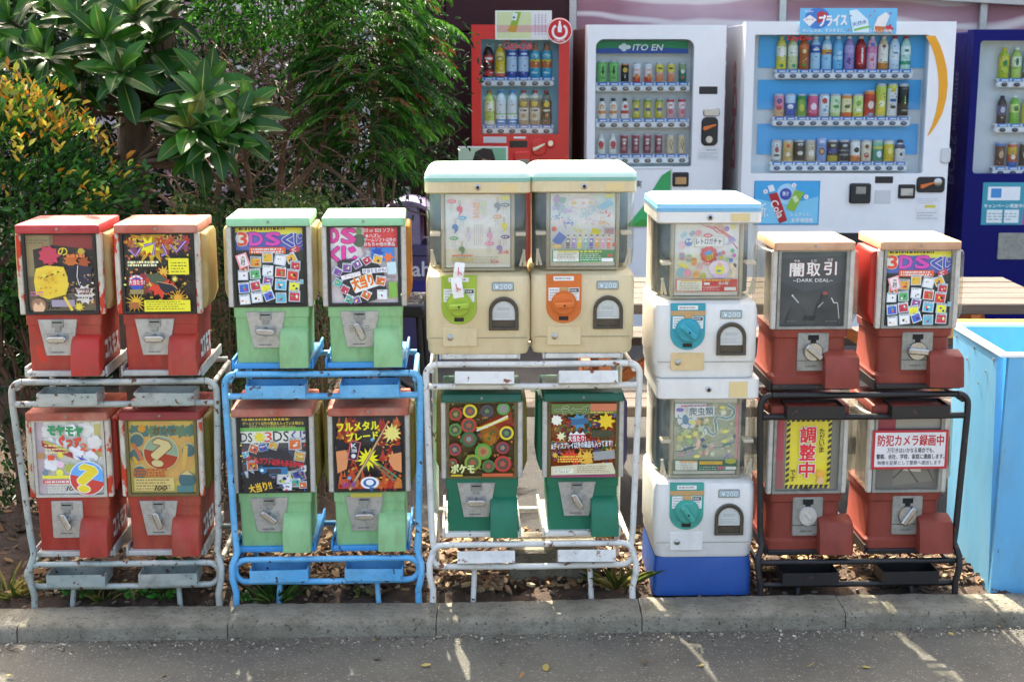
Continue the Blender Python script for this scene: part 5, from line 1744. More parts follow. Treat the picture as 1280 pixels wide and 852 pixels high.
def vend(name, label, px0, px1, ytop, Y, win, rows, shell, side, zb=-.045, depth=.72, yaw=0., inner='vend_in', wr=(.01,) * 4, drink_of='', frame_mat=None, button=('#4a463e', '#8a8478'), tagcol='#2f74c8'):
    X0, Z1 = at(px0, ytop, Y)
    X1, _ = at(px1, ytop, Y)
    root = thing('vending_machine', label, 'vending machine', (X0, Y, zb), yaw, 'drink vending machines along the shop wall')
    org = (X0, Y, zb)
    wx0, wz1 = at(win[0], win[1], Y)
    wx1, wz0 = at(win[2], win[3], Y)
    D = .10
    m = MB(org)
    m.box(X0, X1, Y + D + .02, Y + depth, zb + .06, Z1 - .012, .008)
    m.build('cabinet', side, root, ang=30)
    m = MB(org)
    for sx in (X0 + .05, X1 - .1):
        m.box(sx, sx + .05, Y + .06, Y + .12, zb, zb + .062)
        m.box(sx, sx + .05, Y + depth - .12, Y + depth - .06, zb, zb + .062)
    m.build('levelling_feet', 'black_plastic', root, ang=0)
    m = MB(org)
    frame(m, X0, X1, zb + .05, Z1, rrect(wx0, wx1, wz0, wz1, .01, 6, wr), Y, Y + .03)
    m.box(X0, X0 + .025, Y + .03, Y + D + .02, zb + .05, Z1)
    m.box(X1 - .025, X1, Y + .03, Y + D + .02, zb + .05, Z1)
    m.box(X0 + .025, X1 - .025, Y + .03, Y + D + .02, Z1 - .025, Z1)
    m.box(X0 + .025, X1 - .025, Y + .03, Y + D + .02, zb + .05, wz0 - .02)
    m.build('door', shell, root, ang=30)
    m = MB(org)
    m.box(wx0 - .02, wx1 + .02, Y + D, Y + D + .012, wz0 - .018, wz1 + .02)
    m.box(wx0 - .02, wx0 - .001, Y + .031, Y + D - .001, wz0 - .018, wz1 + .02)
    m.box(wx1 + .001, wx1 + .02, Y + .031, Y + D - .001, wz0 - .018, wz1 + .02)
    m.box(wx0 - .02, wx1 + .02, Y + .031, Y + D - .001, wz1 + .002, wz1 + .02)
    m.build('display_case', inner, root, ang=0)
    m = MB(org)
    m.add([(a_, Y + .0315, b_) for a_, b_ in rrect(wx0 - .004, wx1 + .004, wz0 - .004, wz1 + .004, .01, 6, wr)], [list(range(len(rrect(wx0, wx1, wz0, wz1, .01, 6, wr))))])
    m.build('window_glass', 'shop_glass', root, ang=0)
    ca, sa = math.cos(yaw), math.sin(yaw)
    bm, tm = None, None
    for ri, (ybase, xa, xb, hpx, wpx, items) in enumerate(rows):
        n = len(items)
        xl, zs = at(xa, ybase, Y + .068)
        xr, _ = at(xb, ybase, Y + .068)
        pitch = (xr - xl) / (n - 1)
        sc = 1760 / (Y + .068)
        ze = zs
        m = MB(org)
        hr = .036
        e = pitch * .62
        m.box(xl - e, xr + e, Y + .039, Y + D - .001, ze - .012, ze - .001, .002)
        m.box(xl - e, xr + e, Y + .036, Y + .05, ze - .0175, ze - .0125)
        m.prism(rrect(xl - e, xr + e, ze - .018 - hr, ze - .018, .016, 4), Y + .036, Y + .06, bev=.006)
        sh = m.build('shelf_rail', 'vend_white', root, ang=40)
        for i, it in enumerate(items):
            x = xl + pitch * i
            if bm is None:
                m = MB()
                m.lathe([(.0, 0), (.0, 0)][:0] + [(.019, 0), (.019, .004), (.015, .006), (0, .006)], (0, 0, 0), 14, 'y', col=button[0])
                m.lathe([(.011, .006), (.009, .0075), (0, .0075)], (0, 0, 0), 10, 'y', col=button[1])
                bo = m.build('button', 'drink', sh, ang=40, loc=(x - X0, .035, ze - .036 - zb))
                bo.scale = (1, 1, .6)
                bm = bo.data
                m = MB()
                w = pitch * .42
                m.box(-w, w, -.0015, .0, -.0085, .0085, col=tagcol)
                m.box(-w * .55, w * .75, -.0022, -.0016, -.006, .002, col='#dfe8ee')
                to = m.build('price_tag', 'print', sh, ang=0, loc=(x - X0, .0355, ze - .0085 - zb))
                tm = to.data
            else:
                bo = bpy.data.objects.new('button', bm)
                COL.objects.link(bo)
                bo.parent = sh
                bo.location = (x - X0, .035, ze - .036 - zb)
                bo.scale = (1, 1, .6)
                to = bpy.data.objects.new('price_tag', tm)
                COL.objects.link(to)
                to.parent = sh
                to.location = (x - X0, .0355, ze - .0085 - zb)
            if it is None:
                continue
            kind, desc, base, bands, cap, marks = it[:6]
            hs = it[6] if len(it) > 6 else 1.
            h = hpx * hs / sc
            r = min(wpx / sc / 2, pitch * .46) * (it[7] if len(it) > 7 else 1)
            lx, ly = x - X0, .068
            loc = (X0 + lx * ca - ly * sa, Y + lx * sa + ly * ca, ze - .0005)
            nm = ['top', 'middle', 'bottom'][ri] if len(rows) == 3 else ['upper', 'lower'][ri]
            drink(kind, f'{desc} on the {nm} shelf of the {drink_of} vending machine', f'identical drinks: {desc}', base, bands, cap, marks, loc, yaw + rnd.uniform(-.15, .15), h, r)
    return root, org, (X0, X1, zb, Z1), (wx0, wx1, wz0, wz1)


def panel(root, org, px0, py0, px1, py1, Y, name, mat, y0=-.006, y1=.004, r=.004, bev=.002, seg=3):
    x0, z1 = at(px0, py0, Y)
    x1, z0 = at(px1, py1, Y)
    m = MB(org)
    m.prism(rrect(x0, x1, z0, z1, r, seg), Y + y0, Y + y1, bev=bev)
    return m.build(name, mat, root, ang=30), (x0, x1, z0, z1)


def sheet(root, org, px0, py0, px1, py1, Y, dy, fn, name, back='#fff', tilt=None):
    x0, z1 = at(px0, py0, Y)
    x1, z0 = at(px1, py1, Y)
    c = Card(x0 - org[0], x1 - org[0], z0 - org[2], z1 - org[2], dy, back, step=.0004)
    fn(c)
    return c.build(root, name)


W_ = '#e8ecee'
# --- red machine
YV = 8.4
cola = ('b', 'cola bottle with red label', '#4a1c16', [(.45, .66, '#c0202a'), (.05, .2, '#c8323a'), (.7, .92, '#3a1a14')], '#eceae6', [(.56, .9, .08, '#f0e4e0'), (.33, .5, .12, '#7a2a2a')])
yel = ('b', 'yellow lemon drink bottle', '#e0c23a', [(.0, .12, '#d8705a'), (.12, .16, '#f0e6a0'), (.6, .75, '#e4d070')], '#e8e2c0', [(.55, .8, .16, '#8a7a2c'), (.55, .6, .1, '#e8dc8a')])
blu = ('w', 'square clear bottle with blue bands', '#b4cfe8', [(.62, .8, '#3c58b0'), (.0, .17, '#3a52a8'), (.8, .92, '#9ab8dc')], '#dfe8f0', [(.7, .7, .06, '#dfe6f2')])
tur = ('b', 'turquoise sports drink bottle', '#3aa8c8', [(.28, .46, '#c8703a'), (.46, .54, '#d8c04a'), (.8, .92, '#c88a64')], '#c87a5a', [(.65, .8, .12, '#9ad0dc'), (.14, .7, .06, '#bfe0e8')])
tea = ('b', 'green tea bottle', '#a8c04a', [(.0, .12, '#dfe4d0'), (.4, .7, '#d0dca4')], '#b8762c', [(.52, .55, .22, '#e8eee0'), (.45, .3, .05, '#3a4a6a')])
wat = ('b', 'clear water bottle with blue foot', '#c9dde4', [(.02, .17, '#2c8cd8'), (.17, .3, '#d8e8ea'), (.3, .34, '#7ab07a')], '#4a94d8', [(.1, .7, .04, '#e0eef6')])
lat = ('b', 'pale latte coffee bottle', '#c8c2b4', [(.5, .78, '#8a7862'), (.0, .14, '#a8907a'), (.36, .46, '#dcd8d0')], '#b84a4a', [(.62, .6, .15, '#d8bc2c'), (.42, .8, .06, '#4a3c34'), (.27, .45, .12, '#b88a5a')])
blk = ('b', 'black coffee bottle', '#2c2826', [(.0, .14, '#6a4a44'), (.38, .46, '#4a4644')], '#b84a4a', [(.6, .6, .16, '#d8b82c'), (.42, .8, .06, '#d0ccc8'), (.28, .3, .1, '#b86a4a')])
root, org, bb, wn_ = vend('vending_machine', 'red drink vending machine with two rows of bottles and a round sign', 589, 712, 31, YV, (601, 49, 698, 168),
                          [(96.5, 610.5, 683.5, 40, 13.5, [cola, yel, blu, blu, tur, tur]), (156, 612, 683, 42, 13, [tea, wat, wat, lat, lat, blk])], 'vend_red', 'vend_red', inner='vend_teal', wr=(.012,) * 4, drink_of='red')


def logo_coke(c):
    c.text('Coca-Cola', .0, .0, 1., 1., '#c8202c', .045, 0, '#dcd2d4', .03, shear=.35)


x0, z1 = at(629, 51, YV)
x1, z0 = at(666, 62, YV)
c = Card(x0 - org[0], x1 - org[0], z0 - org[2], z1 - org[2], .0305, step=.0002)
logo_coke(c)
c.m.build('window_lettering', 'print', root, ang=0)


def ad_tea(c):
    c.rect(.03, .05, .97, .95, '#d8e0c0').rect(.03, .05, .64, .95, '#cfd9a4').rect(.64, .05, .97, .95, '#e4dfe0').rect(.03, .5, .97, .74, '#d0a89a').rect(.64, .5, .97, .74, '#d8b0bc')
    c.poly([(.36, .05), (.46, .05), (.36, .72), (.22, .68)], '#8cae3a').poly([(.27, .5), (.4, .52), (.36, .75), (.21, .7)], '#c8922a').poly([(.31, .08), (.4, .1), (.37, .35), (.29, .32)], '#dfe8e0').circ(.33, .24, .02, '#2a3a70')
    for k in range(4):
        c.fine(.7 + k * .06, .12, .72 + k * .06, .85, 9, '#9a8a8c', k, .5)


sheet(root, org, 619, 13.5, 689.5, 50, YV, -.012, ad_tea, 'poster_sheet', '#e6e8dc')
m = MB(org)
cx, cz = at(699.5, 39, YV)
R = .075
m.lathe([(R, 0), (R, .012), (R * .97, .016), (0, .016)], (cx, YV, cz), 32, 'y', col='#c41c20')
sg = m.build('round_sign', 'print', root, ang=40)
c = Card(cx - R - org[0], cx + R - org[0], cz - R - org[2], cz + R - org[2], -.0165, step=.0004)
c.circ(.5, .5, .485, '#eee4e2', n=40).circ(.5, .5, .45, '#c8181c', n=40)
c.stroke([(.5 + .27 * math.sin(a), .52 - .27 * math.cos(a)) for a in [math.radians(35 + 290 * i / 24) for i in range(25)]], .09, '#eee6e6')
c.poly([(.47, .12), (.53, .12), (.545, .25), (.58, .36), (.57, .55), (.43, .55), (.42, .36), (.455, .25)], '#f2ecec').text('Coke ON', .3, .82, .7, .9, '#eee', .02)
c.m.build('sign_print', 'print', sg, ang=0)
panel(root, org, 604, 171, 633, 179, YV, 'notice_strip', 'vend_grey', -.002)
panel(root, org, 642, 171, 657, 173.5, YV, 'light_strip', 'vend_white', -.002)
panel(root, org, 637, 176, 659, 184.5, YV, 'display_panel', 'black_plastic', -.002)
o, r4 = panel(root, org, 664, 174, 683, 195, YV, 'coin_recess', 'vend_red', -.014, r=.04, bev=.006, seg=6)
m = MB(org)
xk, zk = at(672, 183, YV)
m.prism([(xk - .03, zk - .022), (xk - .012, zk - .024), (xk + .045, zk + .012), (xk + .043, zk + .02), (xk - .016, zk - .004), (xk - .03, zk - .008)], YV - .03, YV - .015, bev=.002)
m.build('return_lever', 'chrome', o, ang=40)
o, r4 = panel(root, org, 683, 174, 694, 185, YV, 'coin_slot', 'vend_red', -.014, r=.024, bev=.005, seg=6)
m = MB(org)
xk, zk = at(688, 179, YV)
m.lathe([(.016, 0), (.016, .004), (0, .004)], (xk, YV - .0145, zk), 16, 'y')
m.build('slot_face', 'chrome', o, ang=40)
panel(root, org, 642, 189, 664, 205, YV, 'note_slot', 'vend_red', -.02, r=.02, bev=.008)
panel(root, org, 646, 199, 662, 206, YV, 'slot_mouth', 'dull_steel', -.024, r=.004)

# --- white tea machine
YT = 8.3


def can(desc, base, bands=(), marks=(), hs=1., ws=1.):
    return ('c', desc, base, list(bands), '#ccc', list(marks), hs, ws)


g1 = can('light green tea can', '#7ccc74', [(.85, .92, '#5cae5a')], [(.55, .22, .42, '#20302a'), (.2, .5, .06, '#4a8a4a')], 1.1, 1.25)
k1 = can('black coffee can with orange top', '#26221f', [(.86, .93, '#c87a34')], [(.62, .7, .24, '#d8b04a'), (.3, .2, .2, '#c8c4b8')])
v1 = can('carrot juice carton can', '#e8dcd8', [(.0, .28, '#d8543a'), (.7, .92, '#e4e8ea')], [(.3, .6, .3, '#d8803a'), (.62, .7, .1, '#dca0ac')])
v2 = can('yellow and orange juice can', '#e0d458', [(.03, .3, '#dc8a5a'), (.3, .5, '#d8a0a4')], [(.7, .6, .12, '#6a5a2a'), (.36, .6, .1, '#e08a3c')])
v3 = can('dark green vegetable juice can', '#3a7c60', [(.6, .9, '#8aa87a'), (.0, .2, '#2f6a54')], [(.55, .6, .2, '#dfe8e0'), (.25, .3, .14, '#c84a4a')])
j1 = ('a', 'white bottle with orange label', '#e8e4dc', [(.25, .4, '#d8853a')], '#3a3430', [(.6, .6, .2, '#d88a4a'), (.58, .3, .1, '#e8d8a0')])
j2 = ('a', 'white bottle with red label', '#e8e4e0', [(.25, .4, '#c8343c')], '#3a3430', [(.6, .6, .2, '#c8404a')])
j3 = can('yellow can with blue lettering', '#c4bc3c', [(.8, .92, '#8a9a3c'), (.0, .1, '#a8a438')], [(.45, .8, .16, '#3c4a9c'), (.6, .6, .14, '#e0d488'), (.3, .6, .1, '#e4dc8a')])
j4 = can('pink and white drink can', '#dca4ac', [(.82, .93, '#c83a44'), (.5, .8, '#ece4e6')], [(.66, .5, .12, '#d88a94'), (.35, .6, .24, '#cc5a74')])
t1 = ('a', 'white bottle with round label', '#dfe0d8', [(.02, .12, '#d0d4cc')], '#d8dcd8', [(.5, .75, .34, '#c03440'), (.3, .6, .08, '#c8a43a')])
t2 = can('dark red bean drink can', '#8c4658', [(.85, .93, '#a82c3c')], [(.72, .6, .12, '#d8c8c8'), (.55, .4, .14, '#e0ccc8'), (.3, .6, .2, '#b07a86')])
t3 = can('beige tea can', '#d8c4a0', [(.0, .05, '#b8a484')], [(.55, .5, .3, '#4a4436'), (.55, .42, .24, '#d8c4a0'), (.3, .14, .14, '#3a3428')])
root, org, bb, wn_ = vend('vending_machine', 'white drink vending machine with a green and blue banner in its window', 735, 911, 31, YT, (745, 49, 866, 209),
                          [(103, 753.5, 855.5, 24, 9.3, [g1, g1, k1, v1, v1, v2, v2, v3]), (148.5, 753.5, 854.5, 25, 9.3, [j1, j1, j2, j3, j3, j3, j4, j4]), (193, 752.5, 854, 25, 9.6, [t1, t1, t2, t2, t2, t2, t3, t3])],
                          'vend_white', 'vend_side', yaw=math.radians(4.5), wr=(.01, .01, .05, .05), drink_of='narrower white')


def banner(c):
    c.rect(0, 0, 1, 1, '#1f8a56').poly([(0, .62), (.45, .5), (1, .62), (1, 1), (0, 1)], '#24509c')
    for du, dv in ((.3, .36), (.3, .66), (.345, .5), (.27, .5)):
        c.circ(du, dv, .028, '#e6eeee', .17)
    c.text('ITO EN', .4, .28, .72, .76, '#eef2f2', .04, shear=.22)


sheet(root, org, 747, 51, 864, 67, YT, .05, banner, 'window_banner')
panel(root, org, 876, 108.5, 899, 118, YT, 'display_panel', 'black_plastic', -.004)
o, _ = panel(root, org, 881, 136, 902, 146, YT, 'coin_slot', 'chrome', -.01, r=.015, bev=.004)
o, _ = panel(root, org, 879, 147, 899, 183, YT, 'coin_return', 'black_plastic', -.012, r=.03, bev=.006, seg=5)
m = MB(org)
xk, zk = at(888, 160, YT)
m.prism([(xk - .038, zk - .012), (xk - .026, zk - .018), (xk + .04, zk + .012), (xk + .036, zk + .02), (xk - .02, zk + .008), (xk - .036, zk + .004)], YT - .028, YT - .013, bev=.002)
m.build('return_lever', 'orange', o, ang=40)
m = MB(org)
xk, zk = at(888, 175, YT)
m.lathe([(.02, 0), (.02, .003), (0, .003)], (xk, YT - .0125, zk), 16, 'y')
m.build('slot_face', 'chrome', o, ang=40)
sheet(root, org, 874, 185, 901, 200, YT, -.003, lambda c: c.fine(.4, .15, .9, .3, 1, '#5a5c60', 3).fine(.06, .4, .9, .9, 3, '#a8acb0', 4, .4), 'notice_sheet', '#dcdfe0')
o, _ = panel(root, org, 842, 216, 862, 234, YT, 'note_slot', 'black_plastic', -.012, r=.01, bev=.004)
panel(root, org, 845, 222, 859, 231, YT, 'note_mouth', 'tan_tape', -.0135, r=.003)


def ad_bamboo(c):
    c.rect(.02, .02, .98, .98, '#e6e8ea').text('葉', .4, .2, .5, .32, '#3a3a3c', .02).text('実', .52, .2, .6, .32, '#3a3a3c', .02)
    c.poly([(.98, .02), (.98, .98), (.72, .5), (.75, .35), (.86, .12)], '#2ba058').poly([(.98, .5), (.98, .98), (.4, .98), (.7, .52)], '#35b064').poly([(.45, .98), (.62, .85), (.8, .98)], '#3a9a3a')


sheet(root, org, 745, 211, 840, 285, YT, -.004, ad_bamboo, 'advert_panel', '#c4c4c6')

# --- wide white machine with blue shelves
YD = 8.2


def pb(desc, base, bands=(), cap='#e4e8ea', marks=(), hs=1., kind='b'):
    return (kind, desc, base, list(bands), cap, list(marks), hs)


d1 = [pb('lemon tea bottle', '#d8cc5a', [(.05, .25, '#e4cf3c'), (.4, .7, '#e2e4c8')], '#dcd88a', [(.5, .5, .26, '#f0f0ea'), (.12, .4, .1, '#3a8a54')]), pb('pale tea bottle', '#c8d0a0', [(.4, .72, '#dfe4d0')], '#dfe0c0', [(.52, .4, .24, '#eef0ea'), (.12, .4, .1, '#3a9a6a')]),
      pb('amber tea bottle', '#b0602c', [(.6, .75, '#d8743a')], '#c87a3a', [(.55, .4, .12, '#e8d8a0'), (.14, .4, .1, '#3a8a4a')]), pb('blue labelled water bottle', '#a8d0ea', [(.5, .74, '#2c5cb4')], '#dfeaf2', [(.6, .7, .06, '#e8f0f6')]),
      pb('orange patched sports bottle', '#9acdea', [(.6, .76, '#d8e4ea'), (.45, .6, '#e0a030')], '#dfe8f0', [(.5, .6, .05, '#3a5ab0')]), pb('sky blue water bottle', '#6ab8e4', [(.3, .4, '#a8d8f0')], '#dceaf4', [(.5, .5, .1, '#c8e4f4')]),
      pb('purple grape drink bottle', '#9a86c4', [(.5, .72, '#b8a8d8')], '#d8d8e4', [(.25, .5, .2, '#5a3c94')]), pb('red cola bottle', '#8c1c20', [(.15, .74, '#b8202c')], '#e4d8d0', [(.42, .2, .5, '#f0e8e4')]),
      pb('pink peach drink bottle', '#e0b4cc', [(.5, .7, '#d880b0')], '#d4dcf0', [(.3, .4, .1, '#d85a6a'), (.75, .5, .1, '#4a6ac0')]), pb('barley tea bottle', '#d8c4a4', [(.0, .2, '#c8843c'), (.25, .75, '#ece8dc')], '#e4e0d4', [(.7, .4, .1, '#8a5a2c')]),
      pb('plain water bottle', '#c4dcec', [(.3, .6, '#dfe8ee')], '#c43c3c', [(.5, .6, .06, '#4a9ac8')]), pb('sparkling water bottle', '#b8e0d0', [(.15, .26, '#2fa07a'), (.45, .7, '#e0f0ea')], '#c43c3c', [(.57, .5, .08, '#3a8a70')])]
d2 = [can('pink patterned juice can', '#d8889c', [(.0, .4, '#d8b08a')], [(.7, .5, .2, '#4a4a94'), (.4, .6, .2, '#c83a5a')]), can('dark blue sports can', '#3a62b8', [(.6, .92, '#b8d4e8')], [(.45, .6, .2, '#e0e4f0')]), can('slim green grape can', '#7cae4c', [(.75, .92, '#3a8a44')], [(.4, .5, .3, '#c8d04a')], 1., .85),
      can('pink peach can', '#d85a84', [(.0, .15, '#b83c64')], [(.45, .6, .3, '#f0dce4')]), can('white can with a red apple', '#d8e8f0', [], [(.7, .5, .25, '#d04a34'), (.3, .4, .14, '#5a9ac8')]), can('white and green melon can', '#d0e0b8', [(.0, .2, '#b8d08a')], [(.45, .6, .16, '#4a9a4a'), (.7, .4, .12, '#8ac074')]),
      can('orange juice can', '#e6dca8', [(.8, .92, '#dc8a34'), (.0, .2, '#e06a2c')], [(.45, .6, .16, '#4a5a3a')]), can('lime soda can', '#cfdf8c', [(.0, .2, '#e0d84a')], [(.6, .5, .24, '#7ab840'), (.3, .6, .12, '#f0f0d8')]), can('tall red fruit can', '#cc4438', [(.85, .95, '#e0862c')], [(.45, .6, .3, '#e8d0c8'), (.1, .5, .1, '#5aa0c8')], 1.16),
      can('tall yellow lemon can', '#d4d45a', [(.65, .92, '#bccc4a')], [(.4, .6, .2, '#f0ecc0'), (.2, .7, .2, '#e4c83a')], 1.45), can('tall white energy can', '#e4e6e6', [(.85, .95, '#d0d060')], [(.5, .7, .1, '#3a62a8'), (.3, .6, .1, '#2a2a30'), (.8, .5, .12, '#c8b83a')], 1.45), can('tall black can', '#191a1a', [], [(.5, .1, .3, '#7ad03a'), (.85, .7, .06, '#5a5c5a'), (.2, .7, .06, '#8a8c8a')], 1.45)]
d3 = [can('white coffee can', '#c8ccc8', [(.0, .1, '#8a8c88')], [(.55, .4, .24, '#a83a3a'), (.8, .5, .1, '#e8ecec'), (.3, .6, .1, '#4a4a4a')]), can('tan coffee can with red spot', '#d0ae6a', [], [(.72, .4, .2, '#d0542c'), (.35, .5, .2, '#ece4cc')]), can('black coffee can', '#34322e', [], [(.8, .6, .12, '#c8c8c0'), (.4, .6, .2, '#d0ccc0')]), can('cream coffee can', '#c0ae90', [(.0, .1, '#9a8664')], [(.4, .6, .3, '#e8e4dc'), (.75, .4, .12, '#d8d4c4')]),
      can('light blue coffee can', '#88a4d8', [(.9, 1., '#a8b8e4')], [(.45, .6, .3, '#3c3430'), (.45, .4, .2, '#d8a070'), (.85, .6, .1, '#dfe4ee')], 1.08), can('dark coffee can with yellow foot', '#4a3c30', [(.03, .28, '#c8b030'), (.4, .6, '#3a4a8c')], [(.75, .5, .1, '#c8c4b4')]), can('striped black coffee can', '#2f3134', [(.3, .36, '#8a8c90'), (.5, .55, '#8a8c90')], [(.75, .5, .12, '#b8bcc0')]),
      can('white can lettered M', '#e8e4dc', [(.03, .3, '#d8824a')], [(.55, .55, .24, '#26221f')]), can('cream cocoa can', '#ddd4bc', [], [(.3, .5, .24, '#a83c34'), (.7, .4, .2, '#6a4a34')]), can('green soup can', '#4a9a7c', [(.6, .7, '#d8c84a'), (.7, .92, '#7cb89a')], [(.35, .5, .3, '#dfeaf0')]), can('yellow corn soup can', '#dcc43a', [(.8, .92, '#d8d8c0')], [(.5, .5, .3, '#e8dc80')]),
      ('a', 'dark-topped white bottle', '#e0e2e4', [(.6, .8, '#3c4060')], '#2c2e44', [(.35, .3, .16, '#4a4a4a')])]
root, org, bb, wn_ = vend('vending_machine', 'wide white drink vending machine with blue shelf backs and an orange arc', 933, 1196, 27, YD, (944, 43.5, 1153, 217),
                          [(87, 976, 1131, 40, 12.5, d1), (146, 973, 1128, 28, 13, d2), (202, 970, 1124, 27, 13, d3)], 'vend_white', 'vend_grey', wr=(.01, .012, .02, .01), drink_of='wide white', button=('#3a4256', '#6a7488'))
for (a, b, cq, d) in ((945, 45, 1155, 85), (944, 100, 1150, 137), (943, 155, 1146, 193)):
    x0, z1 = at(a, b, YD + .09)
    x1, z0 = at(cq, d, YD + .09)
    m = MB(org)
    m.box(x0 + .02, x1, YD + .092, YD + .098, z0, z1)
    m.build('shelf_back', 'vend_sky', root, ang=0)
x0, z1 = at(986, 45, YD)
x1, z0 = at(1017, 52, YD)
c = Card(x0 - org[0], x1 - org[0], z0 - org[2], z1 - org[2], .0305, step=.0002)
c.text('DyDo', .0, .0, 1, 1, '#d0222a', .08)
c.m.build('window_lettering', 'print', root, ang=0)
A = [at(px, py, YD) for px, py in ((1157, 45), (1164, 58), (1169, 72), (1172, 88), (1173.5, 104), (1173, 122), (1170, 140), (1165, 156), (1159, 170))]
B = [at(px, py, YD) for px, py in ((1162, 168), (1171, 155), (1178, 141), (1182.5, 124), (1184.5, 106), (1183.5, 88), (1180, 72), (1175, 57), (1169, 45))]
m = MB(org)
m.prism(A + B, YD - .004, YD + .002)
m.build('orange_arc', 'vend_orange', root, ang=0)


def top_board(c):
    c.rect(0, 0, 1, 1, '#6cbce4').circ(.18, .4, .13, '#3a7cc8', .42, n=26).poly([(.17, .2), (.22, .1), (.28, .2), (.28, .4), (.18, .62)], '#b83844').poly([(.03, .45), (.1, .26), (.17, .45), (.1, .72)], '#f0eeee').text('ハート', .055, .38, .145, .5, '#c43a44', .03)
    c.text('プライス', .2, .26, .48, .68, '#f4f2f2', .07, 3).text('おいしさは、そのままに。', .03, .8, .47, .93, '#f0f4f8', .02).text('DyDo', .05, .08, .13, .18, '#e8eef4', .04)
    c.poly([(.5, .1), (.58, .05), (.7, .45), (.72, .95), (.55, .95)], '#d8ecf4').text('天然水', .54, .5, .69, .66, '#3a6aa8', .03, 14).stroke([(.56, .86), (.64, .78), (.72, .72)], .02, '#7ac04a')
    c.poly([(.8, .35), (.88, .15), (.92, .3), (.86, .95), (.78, .95), (.76, .75)], '#ece8e4').poly([(.77, .7), (.88, .72), (.86, .96), (.78, .96)], '#c8702c').star(.92, .8, .05, '#c8303c', 5, .6).text('うれしい価格', .72, .82, .95, .94, '#f8f4f0', .02)
    for u, v in ((.76, .12), (.52, .3), (.72, .3), (.93, .2), (.5, .85)):
        c.circ(u, v, .008, '#c83c4c')


sheet(root, org, 1000, 10.5, 1119.5, 42.5, YD, -.012, top_board, 'top_board', '#6cbce4')


def ad_cola(c):
    c.rect(.015, .02, .985, .98, '#3aa6dc').poly([(.02, .4), (.5, .55), (.98, .35), (.98, .97), (.02, .97)], '#7ccaea').circ(.5, .3, .16, '#a8d8f0', n=20)
    c.poly([(.22, .3), (.35, .26), (.45, .6), (.52, .9), (.4, .97), (.32, .7)], '#b01e26').poly([(.2, .12), (.28, .08), (.32, .22), (.24, .26)], '#e6ecf0').text('Cola', .22, .55, .5, .72, '#f2e8e6', .03, -62)
    c.circ(.48, .3, .09, '#3a4aa4', n=18).text('果汁', .43, .24, .53, .34, '#dfe4f4', .03).poly([(.62, .2), (.76, .26), (.62, .7), (.49, .62)], '#8cb83c').rect(.58, .36, .68, .46, '#cfe0b0', -60).text('新.', .06, .5, .22, .82, '#e4f2f8', .02).text('シュワっと、', .56, .72, .88, .8, '#eef6fa', .02).text('お手頃価格', .58, .84, .91, .94, '#eef6fa', .03)
    for u, v in ((.17, .24), (.6, .1), (.79, .36)):
        c.circ(u, v, .035, '#eef2f4').text('¥', u - .012, v - .025, u + .012, v + .025, '#c8505a', .02)


sheet(root, org, 943, 226, 1023, 281, YD, -.003, ad_cola, 'advert_panel', '#2c8cc4')
panel(root, org, 1062, 229, 1087, 254, YD, 'card_reader', 'black_plastic', -.022, r=.012, bev=.006)
panel(root, org, 1069, 233, 1081, 242, YD, 'reader_screen', 'dull_steel', -.0232, r=.003, bev=.0008)
panel(root, org, 1094, 220.5, 1116, 229, YD, 'display_panel', 'black_plastic', -.004)
o, r4 = panel(root, org, 1093.5, 237.5, 1113, 254.5, YD, 'blank_plate', 'vend_grey', -.002)
o, r4 = panel(root, org, 1123, 230.5, 1143, 248, YD, 'note_slot', 'black_plastic', -.012, r=.008, bev=.004)
panel(root, org, 1125.5, 235.5, 1140.5, 244.5, YD, 'note_mouth', 'steel', -.014, r=.002)
o, r4 = panel(root, org, 1146, 221, 1180, 240.5, YD, 'coin_unit', 'black_plastic', -.012, r=.02, bev=.005)
m = MB(org)
xk, zk = at(1158, 231, YD)
m.prism([(xk - .04, zk - .018), (xk - .026, zk - .02), (xk + .042, zk + .012), (xk + .04, zk + .018), (xk - .02, zk + .004), (xk - .038, zk + .002)], YD - .026, YD - .0125, bev=.002)
m.build('return_lever', 'orange', o, ang=40)
m = MB(org)
xk, zk = at(1171.5, 227.5, YD)
m.lathe([(.024, 0), (.024, .004), (.015, .008), (0, .008)], (xk, YD - .0122, zk), 18, 'y')
m.build('coin_slot', 'chrome', o, ang=40)
o, _ = panel(root, org, 1176, 184, 1187, 204, YD, 'door_lock', 'vend_grey', -.012, r=.018, bev=.004)
sheet(root, org, 1146, 246, 1174, 276, YD, -.0022, lambda c: c.fine(.05, .05, .9, .3, 3, '#b0b0b4', 3, .3).rect(.35, .34, .8, .46, '#d8cc4a').fine(.05, .6, .9, .95, 3, '#a4a4a8', 4, .3), 'notice_sheet', '#e2e2e4')
panel(root, org, 970, 291, 1126, 330, YD, 'pickup_slot', 'black_plastic', -.003, r=.01)
# lettering that climbs the left flank
gz, gf, _ = glyphs('DyDo', .05)
lm = MB(org)
zA, zB = at(930, 215, YD)[1], at(930, 75, YD)[1]
lm.add([(bb[0] - .0015, YD + .45 - v * .2, zA + u * (zB - zA)) for u, v in gz], [f[::-1] for f in gf], '#c8788a')
lm.build('flank_lettering', 'print', root, ang=0)

